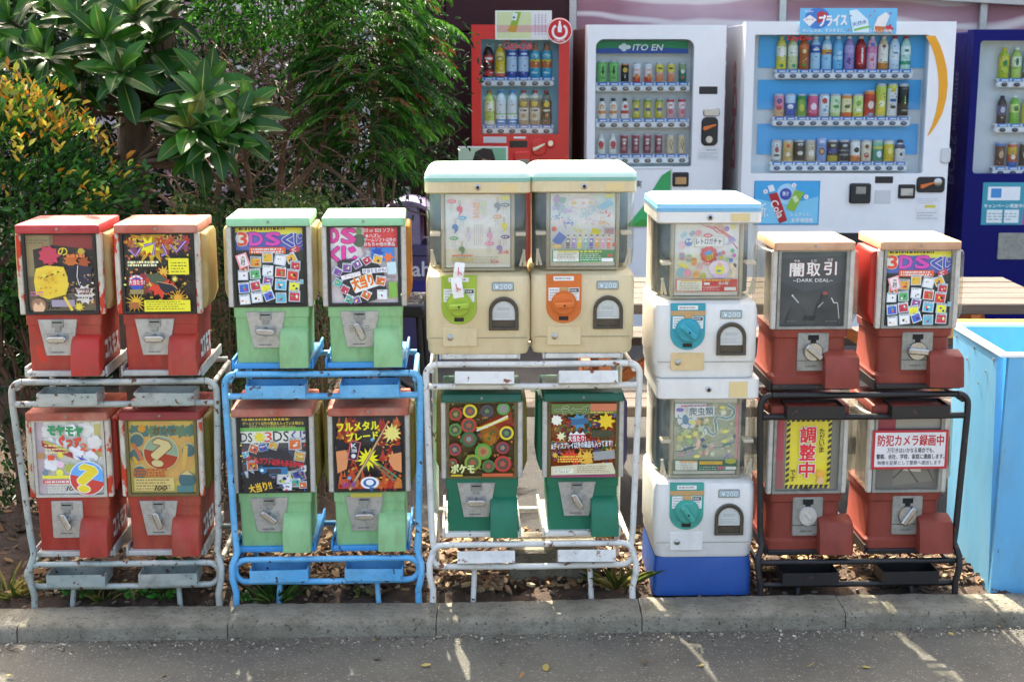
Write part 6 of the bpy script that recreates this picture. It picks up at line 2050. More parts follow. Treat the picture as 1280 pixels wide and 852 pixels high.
# --- deep blue machine at the right
YB = 8.4
b1 = [pb('lemon green bottle', '#b8c43a', [(.4, .7, '#d8cc3c')], '#e0c83a', [(.5, .5, .2, '#3a8a4a')]), pb('light green tea bottle', '#b0cc6a', [(.4, .7, '#dfe8d0')], '#e4ece0', [(.55, .3, .24, '#3a7a44')]), pb('clear bottle with orange foot', '#c8d8e0', [(.02, .2, '#d8703a')], '#c83c3c', [(.5, .5, .2, '#4a8ac0')]), pb('amber bottle', '#c88a3a', [], '#ddd', [])]
b2 = [pb('dark cola bottle with blue label', '#3a2a28', [(.35, .65, '#5a5a84')], '#26262c', [(.5, .5, .2, '#c8c8d4')]), pb('green soda bottle', '#7ab83a', [(.4, .7, '#cfe08a')], '#e8ecd8', [(.55, .5, .2, '#3a8a34')]), pb('yellow soda bottle', '#d8cc4a', [], '#e8e4b0', [(.5, .5, .2, '#e8e4a0')]), pb('orange soda bottle', '#d8843a', [], '#eee', [])]
b3 = [can('brown coffee can', '#6a4438', [(.85, .95, '#3a6ab0')], [(.5, .5, .3, '#c8a884')]), can('bright patterned can', '#c85a3a', [(.5, .8, '#d8b03a'), (.0, .2, '#3a6ab0')], [(.4, .5, .2, '#e4d8c0')]), can('dark rainbow coffee can', '#4a3c34', [], [(.5, .5, .3, '#c8b8a4')]), can('black coffee can', '#2a2826', [], [])]
root, org, bb, wn_ = vend('vending_machine', 'deep blue drink vending machine standing past the wooden table', 1218, 1399, 37, YB, (1226, 51, 1361, 217),
                          [(98, 1253.5, 1300, 37, 12.5, b1), (154.5, 1251, 1298, 34, 12, b2), (208, 1248.5, 1295, 30, 12, b3)], 'vend_blue', 'vend_blue', wr=(.02,) * 4, drink_of='deep blue', tagcol='#3a86d0', button=('#26262a', '#5a5a5e'))


def ad_pink(c):
    c.rect(0, 0, 1, 1, '#2f94a8').rect(.4, .0, 1, 1, '#cc3c86').rect(.05, .1, .36, .42, '#e6eaec').rect(.08, .14, .18, .36, '#3a8ac8').text('キャンペーン実施中!', .02, .5, .4, .6, '#eef4f4', .02).rect(.05, .64, .2, .95, '#dfe8e8').rect(.22, .64, .36, .95, '#dfe8e8').fine(.06, .7, .35, .9, 3, '#8a9aa0', 3, .3)
    c.poly([(.5, .5), (.7, .3), (.85, .8), (.62, .98)], '#1c1a20').fine(.45, .1, .95, .25, 1, '#26222a', 5)
    c.star(.6, .45, .12, '#e480b4', 12, .3)


sheet(root, org, 1229, 228, 1355, 281, YB, -.003, ad_pink, 'advert_panel', '#2a6ab0')
panel(root, org, 1248, 291, 1352, 324, YB, 'pickup_door', 'dull_steel', -.008, r=.008)
gz, gf, _ = glyphs('BOSS COFFEE', .0)
lm = MB(org)
zA, zB = at(1200, 165, YB)[1], at(1200, 90, YB)[1]
lm.add([(bb[0] - .0015, YB + .30 - v * .06, zA + u * (zB - zA)) for u, v in gz], [f[::-1] for f in gf], '#7a80a8')
gz, gf, _ = glyphs('BOSS', .02)
zA, zB = at(1200, 235, YB)[1], at(1200, 172, YB)[1]
lm.add([(bb[0] - .0015, YB + .36 - v * .16, zA + u * (zB - zA)) for u, v in gz], [f[::-1] for f in gf], '#5a6090')
lm.build('flank_lettering', 'print', root, ang=0)

# poster leaning in front of the red machine
x0, z1 = at(573, 183, 8.2)
x1, z0 = at(635, 232, 8.2)
pr = thing('portrait_poster', 'paper poster with a dark-haired head leaning on the red vending machine', 'poster', ((x0 + x1) / 2, 8.2, -.05))
c = Card(x0 - (x0 + x1) / 2, x1 - (x0 + x1) / 2, z0 + .05, z1 + .05, 0, '#dfe4dc', step=.0006, thick=.004)
c.rect(.0, .04, .96, 1, '#b4c8ac').poly([(.6, .04), (.96, .04), (.96, 1), (.7, 1)], '#7ab08c').poly([(.28, .4), (.34, .14), (.5, .04), (.68, .08), (.74, .3), (.72, .6), (.3, .62)], '#241a16').poly([(.34, .4), (.42, .28), (.56, .26), (.66, .36), (.66, .7), (.5, .9), (.36, .7)], '#b88c70').poly([(.3, .3), (.5, .2), (.7, .3), (.6, .36), (.5, .3), (.42, .4), (.34, .44)], '#241a16')
c.poly([(.1, 1), (.3, .86), (.7, .86), (.95, 1)], '#38424a')
c.build(pr, 'poster_sheet')
m = MB()
m.tube([(-.02, .015, 0), (-.02, .012, z0 + .06)], .012, 8)
m.box(-.15, .11, -.1, .13, -.0, .02, .004)
m.build('stand', 'black_plastic', pr, ang=40)

# ------------------------------------------------------------------ shop building behind
YW = 9.35
bld = thing('shop_building', 'shop front of dark maroon panels and swirled pink window film behind the vending machines', 'building', (0, YW, -.05))
m = MB((0, YW, -.05))
m.box(-9, 9, YW + .06, YW + 5, -.05, 3.3)
m.build('wall', 'joint_grey', bld, ang=0)
xl = at(452, 200, YW)[0]
xr = at(711, 100, YW)[0]
zrows = [-.05] + [at(0, y, YW)[1] for y in (330, 216, 133, 40)]
zrows += [zrows[-1] + .5, zrows[-1] + 1.0, 3.2]
cols_ = [xl + .12, at(557, 100, YW)[0], xr]
for i in range(len(cols_) - 1):
    for j in range(len(zrows) - 1):
        m = MB((0, YW, -.05))
        m.box(cols_[i] + .004, cols_[i + 1] - .004, YW, YW + .058, zrows[j] + .005, zrows[j + 1] - .005, .004)
        m.build('wall_panel', 'maroon_wall', bld, ang=30)
m = MB((0, YW, -.05))
m.box(xl - .06, xl + .112, YW - .03, YW + .058, -.05, 3.2, .006)
m.build('pillar', 'vend_grey', bld, ang=30)
for (a, b) in ((-8.5, xl - .08), (xr + .05, at(974, 20, YW)[0]), (at(981, 20, YW)[0], at(1224, 20, YW)[0]), (at(1232, 20, YW)[0], 8.5)):
    m = MB((0, YW, -.05))
    m.box(a, b, YW + .02, YW + .05, .0, 3.1)
    m.build('film_window', 'pink_film', bld, ang=0)
for px in (716, 977.5, 1228):
    x = at(px, 20, YW)[0]
    m = MB((0, YW, -.05))
    m.box(x - .024, x + .024, YW - .03, YW + .058, -.05, 3.2, .004)
    m.build('mullion', 'alu', bld, ang=30)
zf = at(1100, 3, YW)[1]
m = MB((0, YW, -.05))
m.add([(x, y, z) for x, dz in ((1.6, .07), (8.5, -.30)) for y in (YW - .08, YW + .01) for z in (zf + dz, zf + dz + .1)], [(0, 1, 3, 2), (4, 6, 7, 5), (0, 4, 5, 1), (2, 3, 7, 6), (1, 5, 7, 3), (0, 2, 6, 4)])
m.build('canopy_rail', 'alu', bld, ang=0)
x, z = at(508, 243, YW)
m = MB((0, YW, -.05))
m.box(x - .03, x + .03, YW - .025, YW - .0005, z - .07, z + .05, .004)
m.build('wall_box', 'steel', bld, ang=30)

# ------------------------------------------------------------------ picnic table, bench plank, bin, chair, blue box
zt = .69
xR, yB = gnd(1254, 346, zt)
_, yF = gnd(1254, 380, zt)
xL = .03
tb = thing('picnic_table', 'weathered wooden picnic table with orange-brown legs behind the capsule machines', 'table', ((xL + xR) / 2, (yF + yB) / 2, -.05))
org = ((xL + xR) / 2, (yF + yB) / 2, -.05)
npl = 5
wpl = (yB - yF) / npl
for i in range(npl):
    m = MB(org)
    m.box(xL + rnd.uniform(-.01, .01), xR + rnd.uniform(-.01, .01), yF + i * wpl + .004, yF + (i + 1) * wpl - .004, zt - .04, zt + rnd.uniform(-.002, .002), .004)
    m.build('plank', 'wood_grey', tb, ang=30)
for sy, y0 in ((-1, yF - .42), (1, yB + .17)):
    for k in (0, 1):
        m = MB(org)
        m.box(xL, xR, y0 + k * .13 + .003, y0 + (k + 1) * .13 - .003, .36, .398, .004)
        m.build('seat_plank', 'wood_grey', tb, ang=30)
for x in (xL + .3, xR - .3):
    for sy in (-1, 1):
        m = MB(org)
        yt = (yF + yB) / 2 + sy * .14
        yb_ = (yF + yB) / 2 + sy * .66
        m.prismx([(yt - .05, zt - .042), (yt + .05, zt - .042), (yb_ + .05, -.05), (yb_ - .05, -.05)][::-1], x, x + .045)
        m.build('leg', 'wood_orange', tb, ang=30)
    m = MB(org)
    m.box(x - .04, x - .001, yF - .42, yB + .42, .265, .358, .003)
    m.build('cross_beam', 'wood_orange', tb, ang=30)
    m = MB(org)
    m.box(x - .04, x - .001, yF + .03, yB - .03, zt - .13, zt - .043, .003)
    m.build('top_beam', 'wood_orange', tb, ang=30)
m = MB(org)
xm = (xL + xR) / 2
for sx, xe in ((-1, xL + .35), (1, xR - .35)):
    m.prism([(xe - .04, .30), (xe + .04, .30), (xm + sx * .08 + .04, zt - .05), (xm + sx * .08 - .04, zt - .05)], (yF + yB) / 2 - .03, (yF + yB) / 2 + .03)
m.build('brace', 'wood_orange', tb, ang=30)

yq = 4.86
xa, za = at(1170, 401, yq)
bn = thing('low_barrier', 'yellow varnished wooden rail with black bolts behind the light blue box', 'barrier', (1.95, yq, -.05))
org = (1.95, yq, -.05)
m = MB(org)
m.box(1.42, 2.7, yq, yq + .04, za - .062, za, .003)
br = m.build('rail', 'wood_yellow', bn, ang=30)
for px in (1226, 1260):
    x, z = at(px, 406, yq)
    m = MB(org)
    m.lathe([(.009, 0), (.009, .005), (.004, .009), (0, .009)], (x, yq, z), 10, 'y')
    m.build('bolt', 'black_plastic', br, ang=40)
for x in (1.5, 2.6):
    m = MB(org)
    m.box(x - .03, x + .03, yq + .041, yq + .1, -.05, za - .01, .003)
    m.box(x - .03, x + .03, yq - .15, yq + .3, -.05, -.005, .003)
    m.build('upright', 'wood_orange', bn, ang=30)

yn = 7.4
xc, zt2 = at(508, 251, yn)
bi = thing('recycling_bin', 'purple recycling bin with lavender arched lid against the maroon wall', 'bin', (xc, yn, -.05))
m = MB((0, 0, .0))
m.loft([ring(-.16, .16, .0, .36, .03, 0, 4), ring(-.17, .17, -.01, .37, .03, .62, 4), ring(-.18, .18, -.02, .38, .03, .63, 4), ring(-.18, .18, -.02, .38, .03, .68, 4)])
bd = m.build('body', 'bin_purple', bi, ang=40)
m = MB()
H = zt2 + .05
poly = [(-.17, .682), (.17, .682)] + [(.17 * math.cos(math.radians(d)), .80 + (H - .80) * math.sin(math.radians(d)) ** .7) for d in range(8, 173, 8)]
# lid: arch with an opening each side of the centre panel
m.prism([(-.07, .682), (.07, .682), (.065, H - .012), (-.065, H - .012)], .0, .34)
for d0, d1 in ((8, 172),):
    a0 = [(.185 * math.cos(math.radians(d)), .72 + (H - .72) * math.sin(math.radians(d))) for d in range(d0, d1 + 1, 8)]
    for (xa_, za_), (xb_, zb_) in zip(a0, a0[1:]):
        m.add([(xa_, -.005, za_), (xb_, -.005, zb_), (xb_, -.005, zb_ - .02), (xa_, -.005, za_ - .02), (xa_, .35, za_), (xb_, .35, zb_), (xb_, .35, zb_ - .02), (xa_, .35, za_ - .02)], [(0, 1, 2, 3)[::-1], (4, 5, 1, 0)[::-1], (3, 2, 6, 7)[::-1], (4, 5, 6, 7)])
m.build('lid', 'bin_lavender', bi, ang=50)
c = Card(-.1, .16, .3, .6, -.0135, step=.0006)
c.text('Asahi', .02, .02, .95, .28, '#d8d8e8', .04).rect(.3, .36, .95, .8, '#24247c').text('PET', .4, .82, .95, .98, '#d8d8e8', .03)
c.m.build('lettering', 'print', bd, ang=0)

yc = 6.4
x1_, z1_ = at(531, 386, yc)
ch = thing('stool', 'black tube-framed stool beside the purple bin', 'stool', (x1_ - .2, yc, -.05))
m = MB()
m.box(-.19, .2, -.02, .34, z1_ + .01, z1_ + .075, .012)
m.build('seat', 'black_plastic', ch, ang=40)
for sx in (-.16, .17):
    for sy in (.02, .3):
        m = MB()
        m.tube([(sx, sy, z1_ + .012), (sx * 1.12, sy + (-.03 if sy < .1 else .03), 0)], .014, 8)
        m.build('leg', 'black_plastic', ch, ang=60)
m = MB()
m.tube([(-.17, 0, .22), (.05, -.01, .2), (.19, 0, .1)], .014, 8)
m.build('brace', 'black_plastic', ch, ang=60)

fx, fy = gnd(1236, 739, -.02)
fx = 1.475
zt3 = at(1262, 445, fy)[1]
xk, yk = gnd(1198, 409, zt3)
bx = thing('blue_box', 'open light blue plywood box with a white rim beside the black rack', 'box', (fx + .5, fy, -.03))
org = (fx + .5, fy, -.03)
t = .02
x2, y2 = fx + 1.15, yk
tp = .022                                                             # the walls lean out a little towards the top
zb = -.03


def wall(p, q, name, nrm):
    (xa, ya), (xb, yb) = p, q
    nx, ny = nrm
    m = MB(org)
    bot = [(xa, ya), (xb, yb), (xb - nx * t, yb - ny * t), (xa - nx * t, ya - ny * t)]
    vs = [(x, y, zb) for x, y in bot] + [(x + nx * tp, y + ny * tp, zt3) for x, y in bot]
    m.add(vs, [(0, 1, 5, 4), (1, 2, 6, 5), (2, 3, 7, 6), (3, 0, 4, 7), (4, 5, 6, 7), (3, 2, 1, 0)])
    return m.build(name, 'box_blue', bx, ang=0)


wall((fx, fy), (x2, fy), 'front_board', (0, -1))
wall((x2, fy + t), (x2, y2 - t), 'side_board', (1, 0))
wall((x2, y2), (fx, y2), 'rear_board', (0, 1))
sb = wall((fx, y2 - t), (fx, fy + t), 'side_board', (-1, 0))
m = MB(org)
m.box(fx + t, x2 - t, fy + t, y2 - t, .25, .27)
m.build('floor_board', 'box_blue', bx, ang=0)
for (xa, xb, ya, yb) in ((fx - tp - .004, x2 + tp + .004, fy - tp - .004, fy - tp + .022), (fx - tp - .004, x2 + tp + .004, y2 + tp - .022, y2 + tp + .004), (fx - tp - .004, fx - tp + .022, fy - tp + .0222, y2 + tp - .0222), (x2 + tp - .022, x2 + tp + .004, fy - tp + .0222, y2 + tp - .0222)):
    m = MB(org)
    m.box(xa, xb, ya, yb, zt3 + .0005, zt3 + .012, .002)
    m.build('rim', 'box_rim', bx, ang=30)
for i in range(7):
    q = .1 + .13 * i
    m = MB(org)
    yy = fy + q * (y2 - fy)
    m.lathe([(.005, 0), (.005, -.002), (0, -.002)], (fx - tp * .98 - .0008, yy, zt3 - .02 - .05 * (i % 3)), 8, 'x')
    m.build('screw', 'dull_steel', sb, ang=0)

# concrete block under the white rack
m = MB()
bxx = gnd(690, 700, 0)[0]
m.box(-.14, .14, 0, .19, -.05, .1, .008)
tag(m.build('concrete_block', 'concrete', None, ang=30, loc=(bxx, 4.2, -.02)), 'rough grey concrete block lying under the white rack', 'block')

# ------------------------------------------------------------------ plants


def nrm(a):
    return a / np.maximum(np.linalg.norm(a, axis=1, keepdims=True), 1e-9)


def leaves(name, C, D, L, Wd, cols, mat, parent, fold=.25, droop=.2, kind='stuff'):
    """one mesh of many leaves: each two quads folded along the midrib"""
    n = len(C)
    D = nrm(D)
    R = nrng.normal(size=(n, 3))
    R[:, 2] += 1.2
    S = nrm(np.cross(D, R))
    Nn = np.cross(S, D)
    Nn *= np.sign(Nn[:, 2:3] + 1e-9)
    L = L[:, None]
    Wd = Wd[:, None]
    b = C
    t = C + D * L - Nn * L * droop
    V = np.empty((n, 6, 3))
    V[:, 0] = b
    for i, (f, w) in enumerate(((.3, .85), (.68, .8))):
        mid = C + D * L * f - Nn * L * droop * f * f
        V[:, 1 + i] = mid + S * Wd * w * .5 + Nn * Wd * fold
        V[:, 4 + i] = mid - S * Wd * (w if i == 0 else w) * .5 + Nn * Wd * fold
    V[:, 3] = t
    me = bpy.data.meshes.new(name)
    me.vertices.add(n * 6)
    me.vertices.foreach_set('co', V.reshape(-1))
    base = (np.arange(n) * 6)[:, None]
    F = np.concatenate([base + np.array([[0, 3, 2, 1]]), base + np.array([[0, 4, 5, 3]])], axis=1).reshape(-1)
    me.loops.add(n * 8)
    me.loops.foreach_set('vertex_index', F)
    me.polygons.add(n * 2)
    me.polygons.foreach_set('loop_start', np.arange(n * 2) * 4)
    ca = me.color_attributes.new('Col', 'FLOAT_COLOR', 'CORNER')
    cc = np.ones((n, 8, 4))
    cc[:, :, :3] = cols[:, None, :]
    ca.data.foreach_set('color', cc.reshape(-1))
    me.materials.append(MATS[mat])
    me.update(calc_edges=True)
    me.validate()
    o = bpy.data.objects.new(name, me)
    COL.objects.link(o)
    if parent is not None:
        o.parent = parent
    if kind:
        o['kind'] = kind
    return o


def palette(n, cols, p=None, jit=.15):
    A = np.array([lin(c) for c in cols])
    i = nrng.choice(len(cols), n, p=p)
    return np.clip(A[i] * (1 + nrng.normal(size=(n, 1)) * jit), .003, 1)


def blob(n, c, r, shell=.45):
    v = nrm(nrng.normal(size=(n, 3)))
    q = nrng.uniform(shell, 1, (n, 1)) ** .6
    lump = 1 + .16 * np.sin(v[:, :1] * 7 + 1) * np.sin(v[:, 1:2] * 6) + .12 * np.sin(v[:, 2:3] * 9)
    return np.array(c) + v * np.array(r) * q * lump, v


def branchy(mb, p, d, L, r, depth, rr, spread=.6, kids=3, up=.1):
    pts = [p]
    q = Vector(p)
    dd = Vector(d).normalized()
    n = 4
    for i in range(n):
        dd = (dd + Vector((rr.gauss(0, .13), rr.gauss(0, .13), rr.gauss(up * .3, .1)))).normalized()
        q = q + dd * L / n
        pts.append(tuple(q))
    mb.tube(pts, r, 6 if r > .008 else 4, r1=r * .6)
    ends = [(tuple(q), dd)]
    if depth > 0:
        ends = []
        for _ in range(kids):
            k = rr.randint(2, n)
            nd = (dd + Vector((rr.gauss(0, spread), rr.gauss(0, spread * .7), rr.gauss(up, spread)))).normalized()
            ends += branchy(mb, pts[k], nd, L * rr.uniform(.55, .8), r * .55, depth - 1, rr, spread, kids, up)
    return ends


def leaf_mesh(L, W, bend, col, col2):
    """one large leaf: blade either side of a pale midrib, cupped and arched"""
    mb = MB()
    n = 9
    for i in range(n + 1):
        t = i / n
        w = W * math.sin(math.pi * min(1, t ** 1.15 * .95 + .04)) ** .8 * .5
        y, z = L * (t - .18 * bend * t ** 3), -bend * L * t * t
        for f, up in ((-1, .34), (-.55, .1), (-.07, 0), (.07, 0), (.55, .1), (1, .34)):
            mb.v.append((f * w, y, z + up * w))
    for i in range(n):
        for j in range(5):
            a = i * 6 + j
            mb.f.append([a, a + 1, a + 7, a + 6])
            mb.c.append('#8a9a4e' if j == 2 else (col if j < 2 else col2))
            mb.m.append(0)
    return mb


# broad-leaved tree at the left
YT_ = 5.75
rt = random.Random(21)
tx, ty = at(166, 260, 5.95)[0], 5.95
tree = thing('broadleaf_tree', 'broadleaf tree with whorls of large glossy leaves and a dark trunk', 'tree', (tx, ty, -.02))
o3 = (tx, ty, -.02)
m = MB(o3)
tp_ = [(tx - .03, ty, -.04), (tx - .01, ty, .3)] + [(at(px, py, ty)[0], ty, at(px, py, ty)[1]) for px, py in ((164, 270), (166, 200), (170, 140), (186, 85), (205, 30))] + [(at(215, 0, ty)[0], ty + .1, 2.3)]
m.tube(tp_, .085, 14, r1=.05)
m.build('trunk', 'bark', tree, ang=70)
whorls = [(12, 25, 5.5), (52, 62, 5.45), (96, 20, 5.5), (40, 98, 5.6), (128, 48, 5.4), (168, 18, 5.5), (150, 88, 5.35), (100, 92, 5.6), (186, 52, 5.6), (75, 118, 5.7), (8, 75, 5.6), (138, 8, 5.7), (60, 15, 5.8), (22, 50, 5.9), (110, 55, 5.75),
          (252, 122, 5.35), (238, 158, 5.3), (272, 172, 5.35), (306, 135, 5.5), (262, 102, 5.6), (228, 132, 5.6), (296, 158, 5.45), (250, 178, 5.5), (215, 100, 5.8), (190, 130, 5.9), (200, 8, 5.7)]
vars_ = []
for i, (a, b) in enumerate((('#23501a', '#28581c'), ('#3a7420', '#437e26'), ('#183e18', '#1d451b'), ('#4f8226', '#588c2a'), ('#646f26', '#6a7428'), ('#28581f', '#2f6322'))):
    vars_.append(leaf_mesh(.165, .066, .15 + .14 * (i % 3), a, b).build('leaf_pattern', 'leaf_big', None, ang=60))
for o in vars_:
    COL.objects.unlink(o)
anchor = tp_[3:]
bc = 0
for wi, (px, py, Y) in enumerate(whorls):
    x, z = at(px, py, Y)
    cpos = Vector((x, Y, z))
    an = Vector(min(anchor, key=lambda p: abs(p[2] - (z - .18)) + .2 * abs(p[0] - x)))
    m = MB(o3)
    mid = (an + cpos) / 2 + Vector((rt.uniform(-.05, .05), rt.uniform(-.05, .05), -.06))
    m.tube([tuple(an), tuple(an * .7 + mid * .3 + Vector((0, 0, -.01))), tuple(mid), tuple(mid * .4 + cpos * .6 + Vector((0, 0, -.02))), tuple(cpos)], .014, 7, r1=.006)
    m.build('branch', 'bark', tree, ang=70)
    grow = (cpos - mid).normalized()
    grow = (grow + Vector((0, -.35, .7))).normalized()
    u = grow.orthogonal().normalized()
    w = grow.cross(u)
    nl = 13
    for k in range(nl):
        a = k * 2.4 + wi
        lift = 1.05 - 1.2 * (k / nl) + rt.uniform(-.2, .2)                      # young leaves upright in the middle, old ones hanging
        d = (grow * lift + (u * math.cos(a) + w * math.sin(a)) * (.55 + .5 * k / nl)).normalized()
        side = d.cross(grow)
        side = side.normalized() if side.length > .01 else u
        nn = side.cross(d)
        M = Matrix((side, d, nn)).transposed().to_4x4()
        M.translation = cpos - grow * (.012 * k * .5) - Vector(o3)
        tone = rt.choice([3, 3, 4, 1]) if k < 2 else rt.choice([0, 1, 1, 2, 5, 5, 0])
        o = bpy.data.objects.new('leaf', vars_[tone].data)
        COL.objects.link(o)
        o.parent = tree
        sc = rt.uniform(.75, 1.15) * (.85 if k < 3 else 1.05)
        o.matrix_local = M @ Matrix.Scale(sc, 4)
for o in vars_:
    bpy.data.objects.remove(o)
# upper crown beyond the top of the frame
C, v = blob(1500, (tx - .1, 5.9, 2.35), (1.25, .7, .45), .3)
leaves('crown', np.array(C) - np.array(o3), v + nrng.normal(size=v.shape) * .6, nrng.uniform(.1, .16, 1500), nrng.uniform(.035, .05, 1500), palette(1500, ['#2a5a1e', '#1d4a1c', '#3f7a22']), 'leaf_big', tree)

# red-tipped hedge shrub at the far left
sx, sy = at(40, 300, 5.0)[0], 5.0
shr = thing('red_tip_shrub', 'dense shrub with orange-yellow young leaves at the far left', 'shrub', (sx, sy, -.02))
o3 = np.array((sx, sy, -.02))
mb = MB(tuple(o3))
rb = random.Random(4)
ends = []
for i in range(9):
    ends += branchy(mb, (sx + rb.uniform(-.12, .12), sy + rb.uniform(-.1, .1), -.03), (rb.uniform(-.5, .4), rb.uniform(-.4, .4), 1), .6, .014, 2, rb, .45, 3, .3)
mb.build('branches', 'twig', shr, ang=0)
n = 6500
zt_ = at(60, 140, 5.0)[1]
C, v = blob(n, (sx - .12, sy + .05, zt_ - .36), (.46, .36, .44), .5)
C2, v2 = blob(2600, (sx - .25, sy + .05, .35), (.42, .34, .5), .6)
D = v + nrng.normal(size=v.shape) * .55 + np.array([0, -.1, .4])
up = (C[:, 2] - (zt_ - .36)) / .44
young = (nrng.random(n) < np.clip((up - .05) * .6, 0, .6)) & (np.linalg.norm((C - np.array((sx - .12, sy + .05, zt_ - .36))) / np.array((.46, .36, .44)), axis=1) > .82)
cols = palette(n, ['#244e20', '#2f6226', '#3c722a', '#1c3f1c', '#4a7a2c'])
cols[young] = palette(int(young.sum()), ['#b8862a', '#c8a838', '#b07224', '#b8b044', '#98a23c', '#c09a30'])
leaves('foliage', C - o3, D, nrng.uniform(.028, .052, n), nrng.uniform(.014, .024, n), cols, 'leaf_gloss', shr)
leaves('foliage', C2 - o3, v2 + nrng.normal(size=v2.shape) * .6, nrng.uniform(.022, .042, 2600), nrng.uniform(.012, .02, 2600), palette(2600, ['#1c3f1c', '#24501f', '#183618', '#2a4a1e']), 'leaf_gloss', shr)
# upright young shoots that break the outline
ns = 60
P, Dd, cc = [], [], []
for i in range(ns):
    a = rb.uniform(0, 6.28)
    q = rb.random() ** .5
    x, y = sx - .12 + .44 * q * math.cos(a), sy + .05 + .34 * q * math.sin(a)
    z = zt_ - .36 + .44 * math.sqrt(max(0, 1 - q * q)) * .95
    hgt = rb.uniform(.03, .1)
    for k in range(7):
        P.append((x + rb.gauss(0, .008), y + rb.gauss(0, .008), z + hgt * k / 7))
        Dd.append((math.cos(k * 2.4 + i) * .7, math.sin(k * 2.4 + i) * .7, .8))
leaves('shoots', np.array(P) - o3, np.array(Dd), nrng.uniform(.025, .042, len(P)), nrng.uniform(.011, .017, len(P)), palette(len(P), ['#c8923a', '#d0b040', '#b87828', '#c8bc4c', '#b0b848']), 'leaf_gloss', shr)

# clipped azalea hedge behind the racks
hx0, hx1 = at(225, 300, 5.15)[0], at(420, 300, 5.15)[0]
hz = at(330, 262, 5.15)[1]
hd = thing('azalea_hedge', 'clipped small-leaved hedge between the red and mint green machines', 'hedge', ((hx0 + hx1) / 2, 5.2, -.02))
o3 = np.array(((hx0 + hx1) / 2, 5.2, -.02))
n = 9000
C = np.empty((n, 3))
C[:, 0] = nrng.uniform(hx0, hx1, n)
C[:, 1] = 4.95 + nrng.random(n) ** 1.6 * .5
C[:, 2] = nrng.random(n) ** .75 * (hz + .03 * np.sin(C[:, 0] * 14) + .03 * np.sin(C[:, 1] * 19 + C[:, 0] * 6))
C[:, 1] += .05 * np.sin(C[:, 0] * 11 + C[:, 2] * 7)
C[: n // 4, 2] = (hz + .03 * np.sin(C[:, 0] * 14) + .03 * np.sin(C[:, 1] * 19 + C[:, 0] * 6))[: n // 4] * nrng.uniform(.93, 1.02, n // 4)
D = nrng.normal(size=(n, 3)) + np.array([0, -.7, .8])
leaves('foliage', C - o3, D, nrng.uniform(.014, .028, n), nrng.uniform(.007, .012, n), palette(n, ['#2f4a20', '#3c5a26', '#24401c', '#4a6630', '#5c5a30', '#3a4424']), 'leaf_soft', hd)
mb = MB(tuple(o3))
for i in range(40):
    x = rb.uniform(hx0, hx1)
    y = rb.uniform(5.02, 5.4)
    mb.tube([(x, y, -.03), (x + rb.gauss(0, .04), y + rb.gauss(0, .03), hz * .5), (x + rb.gauss(0, .08), y + rb.gauss(0, .05), hz * .95)], .006, 5, r1=.002)
mb.build('stems', 'twig', hd, ang=0)

# bare-twigged shrub
yt = 6.25
tw = thing('twiggy_shrub', 'leggy brown shrub of bare tangled twigs with a green top', 'shrub', (at(290, 260, yt)[0], yt, -.02))
o3 = tuple(tw.location)
rb = random.Random(13)
ends = []
for i, (px, d) in enumerate(((272, (-.15, 0, 1)), (292, (.12, -.05, 1)), (300, (.55, 0, .8)), (330, (.25, .1, 1)), (262, (-.4, .05, .9)), (350, (-.1, 0, 1)), (310, (-.05, .1, 1)))):
    x = at(px, 260, yt)[0]
    m = MB(o3)
    hb = rb.uniform(.5, .75)
    m.tube([(x + .03, yt + rb.uniform(-.1, .1), -.03), (x + .01, yt, .3), (x, yt, hb)], rb.uniform(.022, .034), 8, r1=.02)
    ends += branchy(m, (x, yt, hb - .01), d, .55, .019, 3, rb, .62, 3, .08)
    m.build('stem', 'twig', tw, ang=50)
mb = MB(o3)
for i in range(260):
    px, py = rb.uniform(240, 430), rb.gauss(150, 50)
    x, z = at(px, max(20, py), yt + rb.uniform(-.3, .3))
    y = yt + rb.uniform(-.35, .3)
    a = rb.uniform(-.4, 3.5)
    L = rb.uniform(.08, .3)
    pts = [(x, y, z)]
    for k in range(4):
        a += rb.gauss(0, .25)
        pts.append((pts[-1][0] + math.cos(a) * L / 4, pts[-1][1] + rb.gauss(0, .02), pts[-1][2] + math.sin(a) * L / 4))
    mb.tube(pts, rb.uniform(.0022, .005), 4, r1=.0012)
mb.build('twigs', 'twig', tw, ang=0)['kind'] = 'stuff'
n = 5200
cx, cz = at(345, 20, yt)
C, v = blob(n, (cx, yt, cz + .12), (.42, .4, .32), .35)
leaves('foliage', C - np.array(o3), v + nrng.normal(size=v.shape) * .7, nrng.uniform(.018, .034, n), nrng.uniform(.01, .016, n), palette(n, ['#2a5a1c', '#37701f', '#468026', '#1f4a18']), 'leaf_soft', tw)

# feathery nandina
yn2 = 6.5
nd = thing('nandina_shrub', 'feathery green nandina with reddish tips in front of the maroon wall', 'shrub', (at(440, 260, yn2)[0], yn2, -.02))
o3 = np.array(nd.location)
rb = random.Random(17)
P, Dd, LL, CC = [], [], [], []
for i in range(12):
    px = rb.uniform(405, 480)
    x = at(px, 260, yn2)[0]
    m = MB(tuple(o3))
    y = yn2 + rb.uniform(-.25, .25)
    top = rb.uniform(1.3, 2.0)
    m.tube([(x, y, -.03), (x + rb.gauss(0, .05), y, .6), (x + rb.gauss(.05, .1), y + rb.gauss(0, .05), top)], .009, 6, r1=.005)
    m.build('cane', 'twig', nd, ang=50)
green = [lin(c) for c in ('#2c5f1a', '#3c7420', '#1d4516', '#548a28', '#265418', '#4a8024', '#1f4a17')]
redt = [lin(c) for c in ('#7a4a2a', '#8c5a30', '#6e6a2c', '#8a3f34')]
tw_ = MB(tuple(o3))
